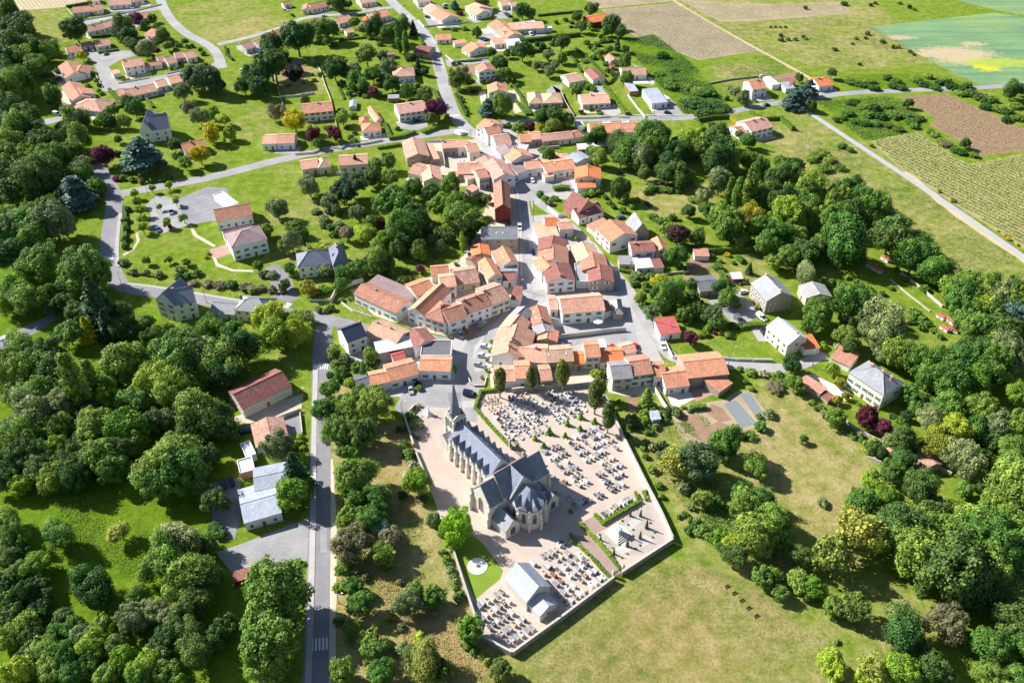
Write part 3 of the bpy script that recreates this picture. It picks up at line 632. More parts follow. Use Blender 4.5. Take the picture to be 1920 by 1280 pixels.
# ------------------------------------------------------------------ graves
GM = {}
def gmesh(part, mat, s=1):
    k = (part, mat)
    if k in GM: return GM[k]
    b = MB()
    if part == 'base': b.box(-.5, .5, -1.05, 1.05, -.05, .22)
    elif part == 'slab': b.taper([(-.44, -.98), (.44, -.98), (.44, .72), (-.44, .72)], .222, [(-.4, -.94), (.4, -.94), (.4, .7), (-.4, .7)], .40); 
    elif part == 'kerb':
        for a in ((-.48, -.38, -1, 1), (.38, .48, -1, 1), (-.38, .38, -1, -.88), (-.38, .38, .88, 1)): b.box(a[0], a[1], a[2], a[3], 0, .28)
    elif part == 'head':
        pr = [(-.46, .2), (.46, .2), (.46, .98), (.3, 1.1), (0, 1.2), (-.3, 1.1), (-.46, .98)]; n = len(pr)
        b.face([(p[0], .76, p[1]) for p in pr]); b.face([(p[0], .96, p[1]) for p in reversed(pr)])
        for i in range(n): p, q = pr[i], pr[(i+1) % n]; b.face([(p[0], .96, p[1]), (q[0], .96, q[1]), (q[0], .76, q[1]), (p[0], .76, p[1])])
    elif part == 'cross': b.box(-.08, .08, .8, .94, 0, 1.5); b.box(-.36, -.08, .81, .93, .98, 1.14); b.box(.08, .36, .81, .93, .98, 1.14); b.box(-.25, .25, .7, 1.0, 0, .2)
    elif part == 'flowers':
        for i in range(7): a = i*.9; b.cyl(.13*math.cos(a), .13*math.sin(a)+.35, .38, .56+.05*(i % 3), .04, .1, 6, 0)
        b.cyl(0, .35, .36, .5, .18, .22, 8, 1)
    elif part == 'plaque': b.box(-.18, .18, -.1, .16, .38, .58)
    GM[k] = b.mesh(part, [mat, 'greygranite'] if part == 'flowers' else [mat]); return GM[k]
GPAL = ['lightgranite', 'darkgranite', 'redgranite', 'whitemarble', 'beigestone', 'greygranite']
def grave(i, x, y, rz, st, sc, pal, label, group):
    m = GPAL[pal]; m2 = GPAL[(pal*3+1) % 6] if i % 3 == 0 else m; o = thing('grave', label, 'grave', (x, y, 0.03), rz, group); o.scale = (sc, min(sc, 1.25), 0.6+.4*sc if sc < 1.5 else 1)
    if st == 3: ob('cross', gmesh('cross', 'metalblack' if i % 2 else 'beigestone'), o); ob('kerb', gmesh('kerb', 'beigestone'), o); return
    if st == 2: ob('kerb', gmesh('kerb', m), o); ob('bed', gmesh('plaque', 'browngravel'), o, (0, 0, -.32), 0, (2, 6, 1))
    else: ob('base', gmesh('base', 'concrete' if i % 4 == 0 else m2), o); ob('slab', gmesh('slab', m), o)
    if st in (0, 2): ob('headstone', gmesh('head', m2), o)
    if st == 1: ob('cross', gmesh('cross', m2), o)
    if i % 4 == 0: ob('flowers', gmesh('flowers', ('petals', 'petals_yellow', 'petals_white')[i % 3]), o, (.12, -.2 if i % 4 else .1, 0))
    if i % 3 == 1: ob('plaque', gmesh('plaque', 'darkgranite' if pal != 1 else 'whitemarble'), o, (-.12, -.3, 0))
# ------------------------------------------------------------------ street furniture and small things
def lamp_post(x, y, h, rz, label, mat='pole', arms=1):
    o = thing('street_lamp', label, 'street lamp', (x, y, 0), rz, 'street lamps'); b = MB(); b.cyl(0, 0, 0, h, .11, .06, 8); b.cyl(0, 0, 0, .5, .16, .14, 8); b.build('post', [mat], o)
    for s in ((1, -1)[:arms]):
        a = MB(); a.tube((0, 0, h-.1), (s*1.2, 0, h+.3), .05, .04, 6); a.build('arm', [mat], o); l = MB(); l.box(min(s*1.1, s*1.7), max(s*1.1, s*1.7), -.16, .16, h+.22, h+.38); l.build('lantern', ['lamp'], o)
def utility_pole(x, y, h, label, rz=0.0, mat='woodpole'):
    o = thing('utility_pole', label, 'utility pole', (x, y, 0), rz, 'utility poles'); b = MB(); b.cyl(0, 0, -.3, h, .16, .1, 8); b.build('post', [mat], o)
    c = MB(); c.box(-.9, .9, -.06, .06, h-.5, h-.38); c.build('crossarm', ['pole'], o)
    for k in (-.7, 0, .7): i = MB(); i.cyl(k, 0, h-.38, h-.2, .05, .04, 6); i.build('insulator', ['lamp'], o)
def parasol(x, y, r, label):
    o = thing('parasol', label, 'parasol', (x, y, 0)); b = MB(); n = 8
    for i in range(n):
        a, c = 6.2832*i/n, 6.2832*(i+1)/n; b.face([(r*math.cos(a), r*math.sin(a), 2.3), (r*math.cos(c), r*math.sin(c), 2.3), (0, 0, 2.9)]); b.face([(r*math.cos(c), r*math.sin(c), 2.28), (r*math.cos(a), r*math.sin(a), 2.28), (0, 0, 2.88)])
    b.build('canopy', ['bright'], o); p = MB(); p.cyl(0, 0, 0, 2.9, .04, .04, 6); p.build('pole', ['pole'], o); p = MB(); p.cyl(0, 0, 0, .1, .3, .3, 10); p.build('foot', ['concrete'], o)
def picnic_table(x, y, rz, label):
    o = thing('picnic_table', label, 'picnic table', (x, y, 0), rz)
    b = MB(); b.box(-.9, .9, -.36, .36, .72, .78); b.build('table_top', ['wood'], o)
    for s in (-1, 1): b = MB(); b.box(-.9, .9, s*.75-.13, s*.75+.13, .42, .47); b.build('bench', ['wood'], o); b = MB(); b.tube((s*.65, -.75, 0), (s*.65, .3, .72), .05, .05, 5); b.tube((s*.65, .75, 0), (s*.65, -.3, .72), .05, .05, 5); b.build('leg', ['wood'], o)
def park_bench(x, y, rz, label):
    o = thing('bench', label, 'bench', (x, y, 0), rz, 'row of benches in the meadow'); o.scale = (.8, .8, .8); b = MB(); b.box(-1, 1, -.25, .25, .42, .5); b.build('seat', ['wood'], o)
    b = MB(); b.box(-1, 1, .25, .32, .55, .95); b.build('backrest', ['wood'], o)
    for s in (-.8, .8): b = MB(); b.box(s-.06, s+.06, -.22, .3, 0, .42); b.build('leg', ['wood'], o)
def planter(x, y, label, i):
    o = thing('flower_planter', label, 'planter', (x, y, 0.03), 0, 'planters round the square'); b = MB(); b.cyl(0, 0, 0, .55, .4, .6, 10); b.build('pot', ['brick'], o); ob('plant', crown('S', 'leaf_l', i % 4), o, (0, 0, .95), i, (.75, .75, .65))
def animal_hut(x, y, rz, L, label):
    o = thing('small_hut', label, 'hut', (x, y, 0), rz, 'small huts in the valley garden'); b = MB(); W = 1.5; h = 1.3
    b.box(0, L, 0, W, 0, h); b.face([(0, W, h), (0, 0, h), (0, W/2, h+.6)]); b.face([(L, 0, h), (L, W, h), (L, W/2, h+.6)]); b.build('wall', ['white'], o)
    r = MB()
    for y0, s in ((-.15, 1), (W+.15, -1)):
        P = [(-.1, y0, h-.1), (L+.1, y0, h-.1), (L+.1, W/2, h+.65), (-.1, W/2, h+.65)]; r.face(P if s > 0 else P[::-1], 0, [(p[0], p[1]) for p in P]); r.face([(p[0], p[1], p[2]-.07) for p in (P[::-1] if s > 0 else P)])
    r.build('roof', ['redroof'], o); d = MB(); d.box(L*.4, L*.4+.5, -.03, .0, .05, .8); d.build('door', ['browndoor'], o)
def greenhouse(x, y, rz, L, W, label):
    o = thing('greenhouse', label, 'greenhouse', (x, y, 0), rz); g = MB(); h = 1.9; zr = 2.8
    g.box(-W/2, W/2, 0, L, 0, h); 
    for s in (-1, 1): g.face([(s*W/2, 0, h), (s*W/2, L, h), (0, L, zr), (0, 0, zr)] if s > 0 else [(0, 0, zr), (0, L, zr), (-W/2, L, h), (-W/2, 0, h)])
    g.face([(-W/2, 0, h), (W/2, 0, h), (0, 0, zr)]); g.face([(W/2, L, h), (-W/2, L, h), (0, L, zr)]); g.build('glazing', ['glass_house'], o)
    n = max(2, int(L/1.2))
    for k in range(n+1):
        b = MB(); yy = L*k/n
        for s in (-1, 1): b.tube((s*W/2, yy, 0), (s*W/2, yy, h), .05, .05, 5); b.tube((s*W/2, yy, h), (0, yy, zr), .05, .05, 5)
        b.build('frame_rib', ['frame'], o)
paint('glass_house', (0.45, 0.55, 0.62), 0.25, 0, 0.6)
def stripes(name, parent, x, y, rz, n, w_, l, gap, mat='whitepaint', z=.034):
    """painted bars, each one a piece: n bars of width w_ and length l side by side"""
    b = MB(); b.box(-w_/2, w_/2, -l/2, l/2, 0, .006); me = b.mesh(name, [mat])
    for k in range(n):
        u = (k-(n-1)/2)*(w_+gap); o = ob(name, me, None, (x+math.cos(rz)*u, y+math.sin(rz)*u, z), rz)
        if parent: o.parent = parent; o.matrix_parent_inverse = Matrix.Translation(parent.location).inverted()
        else: o['kind'] = 'structure'

# ------------------------------------------------------------------ the church
def church(P0, ang):
    root = thing('church', 'pale stone church with slate roofs and a pointed spire in the cemetery', 'church', (P0[0], P0[1], 0), ang)
    stone, sl = 'churchstone', 'slate'
    def gabled(name, u0, u1, v0, v1, he, zr, axis, wallname='wall', o=.25, end=(True, True), roof='slate', par=None):
        w_ = MB(); r = MB(); T = .14
        if axis == 'u':
            mp = lambda X, Y, z: (X, Y, z); a0, a1, b0, b1 = u0, u1, v0, v1
        else:
            mp = lambda X, Y, z: (-Y, X, z); a0, a1, b0, b1 = v0, v1, -u1, -u0
        c = (b0+b1)/2; s = (zr-he)/((b1-b0)/2); ze = he-o*s
        f = lambda mb, P, uv=None: mb.face([mp(*p) for p in P], 0, uv)
        f(w_, [(a0, b0, -.3), (a1, b0, -.3), (a1, b0, he), (a0, b0, he)]); f(w_, [(a1, b1, -.3), (a0, b1, -.3), (a0, b1, he), (a1, b1, he)])
        f(w_, [(a0, b1, -.3), (a0, b0, -.3), (a0, b0, he), (a0, c, zr), (a0, b1, he)]); f(w_, [(a1, b0, -.3), (a1, b1, -.3), (a1, b1, he), (a1, c, zr), (a1, b0, he)])
        L = a1-a0; sl_ = math.hypot(c-b0+o, zr-ze)
        for y0, sg in ((b0-o, 1), (b1+o, -1)):
            P = [(a0-.02, y0, ze+.02), (a1+.02, y0, ze+.02), (a1+.02, c, zr+.02), (a0-.02, c, zr+.02)]; Q = [(p[0], p[1], p[2]+T) for p in P]; uv = [(0, 0), (L, 0), (L, sl_), (0, sl_)]
            f(r, Q if sg > 0 else Q[::-1], uv if sg > 0 else uv[::-1]); f(r, P[::-1] if sg > 0 else P); f(r, [P[0], P[1], Q[1], Q[0]]); f(r, [P[3], P[0], Q[0], Q[3]]); f(r, [P[1], P[2], Q[2], Q[1]])
        wo = w_.build(wallname, [stone], root); ro = r.build(name, [roof], root); cap = MB(); cap.tube(mp(a0, c, zr+.2), mp(a1, c, zr+.2), .14, .14, 6); cap.build('ridge', ['brick' if axis == 'v' else 'lightslate'], ro)
        # raised stone copings on the gable ends
        for e, a in zip(end, (a0, a1)):
            if e:
                g = MB()
                for y0 in (b0-.2, b1+.2): g.tube(mp(a, y0, he-.2*s+.2), mp(a, c, zr+.28), .2, .2, 4)
                g.build('gable_coping', ['coping'], wo)
        return wo, ro
    def arch(par, u, v, z, w_, h, a, name='window'):
        """lancet window with a stone surround; faces -y before rotation by a"""
        def prof(w2, h2, z0): return [(-w2, z0), (w2, z0), (w2, z0+h2*.68), (w2*.7, z0+h2*.86), (0, z0+h2), (-w2*.7, z0+h2*.86), (-w2, z0+h2*.68)]
        g = MB(); p = prof(w_/2, h, 0); g.face([(x, -.05, zz) for x, zz in p]); wo = g.build(name, ['glass'], par, (u, v, z), a)
        s = MB(); o_ = prof(w_/2+.2, h+.25, -.15); n = len(p)
        for i in range(n):
            j = (i+1) % n; s.face([(o_[i][0], -.12, o_[i][1]), (o_[j][0], -.12, o_[j][1]), (p[j][0], -.12, p[j][1]), (p[i][0], -.12, p[i][1])])
            s.face([(p[i][0], -.12, p[i][1]), (p[j][0], -.12, p[j][1]), (p[j][0], -.05, p[j][1]), (p[i][0], -.05, p[i][1])]); s.face([(o_[j][0], -.12, o_[j][1]), (o_[i][0], -.12, o_[i][1]), (o_[i][0], .0, o_[i][1]), (o_[j][0], .0, o_[j][1])])
        s.box(-.05, .05, -.11, -.04, 0, h*.9); s.build('surround', ['coping'], wo)
    def buttress(u, v, dv, h, w_=.8, d=1.1):
        """stepped buttress standing out from the wall towards dv"""
        b = MB(); ca, sa = dv
        for k, (dd, z0, z1) in enumerate(((d, -.2, h*.45), (d*.7, h*.45+.003, h*.8), (d*.35, h*.8+.006, h))):
            pr = [(-w_/2, 0), (w_/2, 0), (w_/2, dd), (-w_/2, dd)]; b.prism([(u+p[0]*sa+p[1]*ca, v-p[0]*ca+p[1]*sa) for p in pr], z0, z1)
        b.cyl(u+ca*.3, v+sa*.3, h, h+.9, .28, .05, 6); b.build('buttress', [stone], root)
    # nave and its six gabled bays on either side
    hw = 4.7; nw, nr = gabled('nave_roof', -2.0, 19.6, -hw, hw, 8.0, 13.0, 'u', 'nave_wall', end=(False, False))
    M_ = math.pi
    for k in range(6):
        u = 0.9+k*3.15
        for s in (-1, 1):
            g = MB(); w2 = 1.22; zt = 10.9; zb = 7.6; v = s*(hw+.12)
            g.face([(u-w2, v, zb-1.2), (u+w2, v, zb-1.2), (u+w2, v, zb), (u, v, zt), (u-w2, v, zb)]); g.face([(u+w2, v-s*.4, zb-1.2), (u-w2, v-s*.4, zb-1.2), (u-w2, v-s*.4, zb), (u, v-s*.4, zt), (u+w2, v-s*.4, zb)])
            for q, z in ((u-w2, 0), (u+w2, 0)): g.face([(q, v, zb-1.2), (q, v-s*.4, zb-1.2), (q, v-s*.4, zb), (q, v, zb)])
            go = g.build('bay_gable', [stone], root)
            r = MB(); depth = 3.0
            for sg in (-1, 1):
                P = [(u+sg*(w2+.15), v+s*.12, zb-.2), (u+sg*(w2+.15), v-s*.55, zb-.2), (u, v-s*depth, zt+.1), (u, v+s*.12, zt+.1)]; r.face(P, 0, [(0, 0), (1, 0), (1, 2), (0, 2)]); r.face([(p[0], p[1], p[2]-.1) for p in P[::-1]])
            r.build('bay_roof', [sl], go)
            arch(nw, u, s*hw, 3.0, 1.0, 4.2, 0 if s < 0 else M_)
            buttress(u-1.57, s*hw, (0, s), 8.4)
        
    for s in (-1, 1): buttress(0.9+6*3.15-1.57, s*hw, (0, s), 8.4)
    # crossing and transept arms
    gabled('crossing_roof', 19.6, 29.2, -6.2, 6.2, 9.4, 15.3, 'v', 'crossing_wall', end=(False, False))
    for s in (-1, 1):
        v0, v1 = (-11.2, -6.2) if s < 0 else (6.2, 11.2)
        tw, tr = gabled('transept_roof', 19.8, 29.0, v0, v1, 8.4, 14.0, 'v', 'transept_wall', end=(s < 0, s > 0))
        e = s*11.2; arch(tw, 24.4, e, 2.6, 2.0, 6.2, 0 if s < 0 else M_)
        for u in (19.9, 28.9): buttress(u, e, (0, s), 8.8, .9, 1.3)
    gabled('choir_roof', 24.4, 30.6, -4.7, 4.7, 9.2, 15.25, 'u', 'choir_wall', end=(False, True))
    # choir with polygonal apse
    ap = [(29.0, -4.8), (34.6, -4.8), (37.6, -3.0), (38.9, 0.0), (37.6, 3.0), (34.6, 4.8), (29.0, 4.8)]
    w_ = MB(); w_.prism(ap, -.3, 8.2, 0, False); aw = w_.build('apse_wall', [stone], root)
    r = MB(); top = [(29.0, 0, 13.2), (34.2, 0, 13.2)]; ex = [(p[0]+(.3 if i not in (0, 6) else 0), p[1]*1.06) for i, p in enumerate(ap)]
    r.face([(*ex[0], 8.1), (*ex[1], 8.1), top[1], top[0]], 0, [(0, 0), (6, 0), (6, 6), (0, 6)]); r.face([(*ex[5], 8.1), (*ex[6], 8.1), top[0], top[1]], 0, [(0, 0), (6, 0), (6, 6), (0, 6)])
    for i in range(1, 5): r.face([(*ex[i], 8.1), (*ex[i+1], 8.1), top[1]], 0, [(0, 0), (3.5, 0), (1.7, 6)])
    r.build('apse_roof', [sl], root)
    for i in range(7):
        if i in (1, 2, 3, 4, 5): a = math.atan2(ap[i][1], ap[i][0]-33.0); buttress(ap[i][0], ap[i][1], (math.cos(a), math.sin(a)), 8.6, .8, 1.0)
    mids = [((ap[i][0]+ap[i+1][0])/2, (ap[i][1]+ap[i+1][1])/2, math.atan2(ap[i+1][1]-ap[i][1], ap[i+1][0]-ap[i][0])) for i in range(6)]
    for i, (u, v, a) in enumerate(mids):
        arch(aw, u+(.8 if i in (0, 5) else 0), v, 2.6, 1.1, 4.6, a)
        # wall gable over each window, with its own little slate roof
        g = MB(); w2 = 1.3; zt = 11.2; zb = 7.9; g.face([(-w2, -.12, zb-1), (w2, -.12, zb-1), (w2, -.12, zb), (0, -.12, zt), (-w2, -.12, zb)])
        g.face([(-w2, -.12, zb-1), (-w2, -.12, zb), (-w2, .3, zb), (-w2, .3, zb-1)]); g.face([(w2, -.12, zb), (w2, -.12, zb-1), (w2, .3, zb-1), (w2, .3, zb)])
        go = g.build('bay_gable', [stone], root, (u+(.8 if i in (0, 5) else 0), v, 0), a); rr_ = MB()
        for sg in (-1, 1):
            P = [(sg*(w2+.15), -.25, zb-.2), (sg*(w2+.15), .5, zb-.2), (0, 2.6, zt+.1), (0, -.25, zt+.1)]; rr_.face(P, 0, [(0, 0), (1, 0), (1, 2), (0, 2)]); rr_.face([(p[0], p[1], p[2]-.1) for p in P[::-1]])
        rr_.build('bay_roof', [sl], go)
    # sacristy and side chapel
    for s, he, zr in ((-1, 3.6, 6.6), (1, 4.0, 6.8)):
        v0, v1 = (-10.6, -5.4) if s < 0 else (5.4, 9.8)
        sw, _ = gabled('sacristy_roof', 29.3, 36.0, v0, v1, he, zr, 'u', 'sacristy_wall', end=(False, True), roof='lightslate' if s < 0 else 'slate')
        arch(sw, 36.0, (v0+v1)/2, .8, 1.6, 3.2, M_/2); arch(sw, 32.5, v0 if s < 0 else v1, 1.2, .8, 1.6, 0 if s < 0 else M_)
    # tower, belfry and spire
    t = MB(); c = lambda h_: [(-4.4-h_, -h_), (-4.4+h_, -h_), (-4.4+h_, h_), (-4.4-h_, h_)]
    t.prism(c(2.35), -.3, 9.6); t.prism(c(2.2), 9.603, 14.2); t.prism(c(2.5), 14.203, 14.6); tw = t.build('tower', [stone], root)
    for k in range(4):
        a = k*M_/2; arch(tw, -4.4+2.2*math.sin(a), -2.2*math.cos(a), 10.2, .8, 3.4, a, 'louvre_window') if False else None
        dx, dy = ((0, -2.2), (2.2, 0), (0, 2.2), (-2.2, 0))[k]
        for q in (-.85, .85): arch(tw, -4.4+dx+(q if dx == 0 else 0), dy+(q if dy == 0 else 0), 10.1, .85, 3.5, a, 'belfry_opening')
        g = MB(); g.face([(-2.5, -.02, 14.6), (2.5, -.02, 14.6), (0, -.02, 16.3)]); g.face([(2.5, .5, 14.6), (-2.5, .5, 14.6), (0, .5, 16.3)]); g.face([(-2.5, -.02, 14.6), (0, -.02, 16.3), (0, .5, 16.3), (-2.5, .5, 14.6)]); g.face([(0, -.02, 16.3), (2.5, -.02, 14.6), (2.5, .5, 14.6), (0, .5, 16.3)])
        g.build('tower_gable', ['coping'], root, (-4.4+dx*1.1, dy*1.1, 0), a)
        b = MB(); sx, sy = ((-1, -1), (1, -1), (1, 1), (-1, 1))[k]; b.box(-4.4+sx*2.35-.45, -4.4+sx*2.35+.45, sy*2.35-.45, sy*2.35+.45, -.2, 9.0); b.box(-4.4+sx*2.3-.3, -4.4+sx*2.3+.3, sy*2.3-.3, sy*2.3+.3, 9.003, 13.5); b.build('buttress', [stone], root)
    sp = MB(); oc = lambda r_: [(-4.4+r_*math.cos(M_/8+i*M_/4), r_*math.sin(M_/8+i*M_/4)) for i in range(8)]
    sp.taper(oc(2.35), 14.61, oc(1.55), 17.2, 0, False); sp.taper(oc(1.55), 17.2, oc(.12), 28.2, 0); so = sp.build('spire', ['slate'], root)
    x_ = MB(); x_.cyl(-4.4, 0, 28.2, 29.6, .06, .05, 6); x_.box(-4.4-.35, -4.4+.35, -.05, .05, 29.0, 29.1); x_.build('spire_cross', ['metalblack'], so)
    for s in (-1, 1):   # low stair and porch blocks at the tower's sides
        gabled('porch_roof', -6.6, -2.0, s*2.4 if s > 0 else -5.2, 5.2 if s > 0 else -2.4, 6.2, 8.4, 'v', 'porch_wall', end=(False, False), roof='lightslate')
    d = MB(); d.box(-.9, .9, -.05, .1, 0, 3.2); d.build('door', ['browndoor'], root, (-6.75, 0, 0), -M_/2)
    return root
def war_memorial(x, y, rz):
    o = thing('war_memorial', 'stepped stone memorial with a cross in the fenced memorial garden', 'memorial', (x, y, .03), rz)
    for k in range(4): b = MB(); s = 3.0-k*.55; b.box(-s, s, -s, s, k*.25, k*.25+.25); b.build('step', ['concrete'], o)
    b = MB(); b.box(-.9, .9, -.9, .9, 1.0, 1.3); b.box(-.7, .7, -.7, .7, 1.303, 2.9); b.box(-.85, .85, -.85, .85, 2.903, 3.1); b.build('pedestal', ['whitemarble'], o)
    b = MB(); b.box(-.12, .12, -.12, .12, 3.1, 5.6); b.box(-.7, -.12, -.1, .1, 4.6, 4.82); b.box(.12, .7, -.1, .1, 4.6, 4.82); b.build('cross', ['palestone'], o)
def calvary(x, y):
    o = thing('statue', 'white statue on a stepped white pedestal in front of the church', 'statue', (x, y, .03), .5)
    for k in range(3): b = MB(); s = 1.3-k*.35; b.box(-s, s, -s, s, k*.3, k*.3+.3); b.build('step', ['whitemarble'], o)
    b = MB(); b.box(-.5, .5, -.5, .5, .9, 2.1); b.box(-.6, .6, -.6, .6, 2.103, 2.25); b.build('pedestal', ['whitemarble'], o)
    b = MB()
    for z0, z1, r0, r1 in ((2.25, 2.9, .32, .26), (2.9, 3.5, .26, .3), (3.5, 3.68, .3, .1), (3.68, 3.78, .1, .15), (3.78, 3.95, .15, .16), (3.95, 4.05, .16, .06)): b.cyl(0, 0, z0, z1, r0, r1, 10)
    b.build('figure', ['whitemarble'], o)
def fountain_disc(x, y, r):
    o = thing('round_monument', 'round white paved disc with a small stone sculpture on the cemetery lawn', 'monument', (x, y, .02)); b = MB(); b.cyl(0, 0, 0, .12, r, r-.05, 40); b.build('disc', ['bright'], o)
    b = MB(); b.cyl(-.3, 0, .12, .5, .5, .35, 7); b.cyl(.25, .2, .12, .8, .35, .2, 6); b.cyl(-.1, -.2, .3, 1.1, .28, .12, 6); b.build('sculpture', ['stone'], o)
def trampoline(x, y):
    o = thing('trampoline', 'round netted trampoline on the lawn behind the big trees', 'trampoline', (x, y, 0)); b = MB(); b.cyl(0, 0, .7, .78, 1.8, 1.8, 20); b.build('mat', ['metalblack'], o)
    b = MB(); n = 20
    for z in (.8, 2.4):
        for i in range(n): a, c = 6.2832*i/n, 6.2832*(i+1)/n; b.tube((1.85*math.cos(a), 1.85*math.sin(a), z), (1.85*math.cos(c), 1.85*math.sin(c), z), .06, .06, 5)
    b.build('ring', ['pole'], o)
    for i in range(6): a = i*1.0472; b = MB(); b.tube((1.85*math.cos(a), 1.85*math.sin(a), 0), (1.85*math.cos(a), 1.85*math.sin(a), 2.4), .04, .04, 5); b.build('leg', ['pole'], o)
def gate_posts(x, y, rz, w_, label, h=2.4):
    o = thing('cemetery_gate', label, 'gate', (x, y, 0), rz)
    for s in (-1, 1): b = MB(); b.box(s*w_/2-.35, s*w_/2+.35, -.35, .35, -.1, h); b.taper([(s*w_/2-.45, -.45), (s*w_/2+.45, -.45), (s*w_/2+.45, .45), (s*w_/2-.45, .45)], h+.003, [(s*w_/2-.1, -.1), (s*w_/2+.1, -.1), (s*w_/2+.1, .1), (s*w_/2-.1, .1)], h+.5); b.build('pillar', ['coping'], o)
    for s in (-1, 1):
        g = MB(); n = 7
        for k in range(n): xx = s*(w_/2-.4)*(k+.5)/n; g.box(xx-.03, xx+.03, -.03, .03, .1, h*.75)
        g.box(min(0, s*(w_/2-.4)), max(0, s*(w_/2-.4)), -.04, .04, h*.7, h*.75); g.build('leaf', ['metalblack'], o)

LM = [(-18.1,194.3,'the church'),(0,209.2,'the upper graves'),(18,222.6,'the cemetery cypresses'),(22.8,194.3,'the middle graves'),(6,141.2,'the cemetery chapel'),(36.5,159.7,'the memorial garden'),(-53.3,129.5,'the lower crossing'),(-56.8,157.7,'the lower road'),(-64.4,199.1,'the road bend wood'),(-88.9,222.6,'the red barn'),(-80.9,199.1,'the pink bungalow'),(-77.8,174,'the blue-grey roofs'),(-71.3,152,'the lower car park'),(-135.1,274.6,'the tall villa'),(-105.7,272.9,'the slate cottage'),(-82.5,305.2,'the slate mansion'),(-118.2,319.9,'the village hall'),(-153.7,352.2,'the car park'),(-195.7,435.2,'the slate manor'),(-244.9,497.3,'the cul-de-sac'),(-249.1,459.3,'the blue-walled bungalow'),(-140.4,522.4,'the pond'),(-45.1,522.4,'the top road'),(-57.7,459.3,'the garage house'),(-67.7,513.8,'the pink-roofed villa'),(-112.4,459.3,'the brown-roofed house'),(-76.4,438.5,'the cottage'),(-98,610.6,'the orange villa'),(-132,589.1,'the salmon bungalow'),(-5.2,367.5,'the red street barn'),(-43,386.4,'the stone barn'),(5.7,303.1,'the main street'),(37.4,347.4,'the dormered house'),(44.5,315.6,'the creeper house'),(27.3,265.9,'the modern house'),(60,259.1,'the crimson garage'),(90.5,287.5,'the dark garage'),(107,287.5,'the stone house'),(105.7,255.8,'the pale house'),(130.5,228.3,'the cream manor'),(136,194.3,'the tumbledown shed'),(156.5,307.2,'the valley huts'),(171.3,265.9,'the valley pond'),(79.7,214.5,'the black sheeting'),(60.1,190.7,'the big pine'),(66.3,143,'the meadow benches'),(58.8,438.5,'the white terrace'),(84,474,'the blue-roofed house'),(21.8,474,'the tan bungalow'),(49.8,474,'the orange bungalow'),(135.1,438.5,'the square hedge'),(165.6,489.3,'the far cedars'),(295.8,559,'the wheat field'),(258.4,445.3,'the brown plot'),(213.7,357.2,'the striped vineyard'),(182,419,'the grey lane'),(117.3,589.1,'the brown vineyard'),(-202.7,621.8,'the grass oval'),(-278.7,589.1,'the villa street'),(-119.2,155.8,'the lower clearing'),(91.7,182.7,'the dry meadow'),(20,126.3,'the lower meadow'),(-42.1,194.3,'the dry slope'),(-27.9,152,'the dry hillside'),(-339.4,610.6,'the yellow meadow'),(-73.5,265.9,'the street bend'),(-39,234.1,'the shop row'),(-23.1,265.9,'the square row'),(64.7,237.1,'the red courtyard'),(-17.1,474,'the gabled pair'),(14.7,589.1,'the workshop'),(-18.1,578.8,'the pool house'),(52,599.7,'the open barn'),(76,372.8,'the walled orchard'),(81.8,328.7,'the sunken garden'),(-178,315.6,'the left road'),(-183.3,252.6,'the forest lane'),(-153.6,228.3,'the poplars'),(-247.9,400.8,'the upper left wood'),(-209.8,324.3,'the middle left wood'),(-124.9,222.6,'the lower left wood'),(-122.6,126.3,'the bottom left wood'),(134.1,143,'the bottom right wood'),(163.4,219.9,'the right edge wood'),(127.4,337.9,'the central wood'),(104.3,131.1,'the meadow trees')]
# ------------------------------------------------------------------ labels by the nearest landmark
ORD = 'first second third fourth fifth sixth seventh eighth ninth tenth eleventh twelfth thirteenth fourteenth fifteenth sixteenth seventeenth eighteenth nineteenth twentieth'.split()
NUM = 'one two three four five six seven eight nine ten eleven twelve thirteen fourteen fifteen sixteen seventeen eighteen nineteen twenty'.split()
def where(x, y):
    b_ = min(LM, key=lambda l: ((l[0]-x)**2+((l[1]-y)*.8)**2)/l[1]**2); dx, dy = x-b_[0], (y-b_[1])*.75; d = math.hypot(dx, dy)
    rel = 'beside' if d < 4.5 else (('left of' if dx < 0 else 'right of') if abs(dx) > abs(dy)*1.1 else ('behind' if dy > 0 else 'in front of'))
    return rel+' '+b_[2]
def told_apart(items):
    """items (label, x, y): equal labels are told apart by their order from the left"""
    by = {}; res = [None]*len(items)
    for i, (l, x, y) in enumerate(items): by.setdefault(l, []).append((x/y, i))
    for l, g in by.items():
        g.sort(); n = len(g)
        for k, (_, i) in enumerate(g): res[i] = l if n == 1 else f"{l}, {ORD[k] if k < 20 else str(k+1)+'th'} of {NUM[n-1] if n <= 20 else n} from left"
    return res

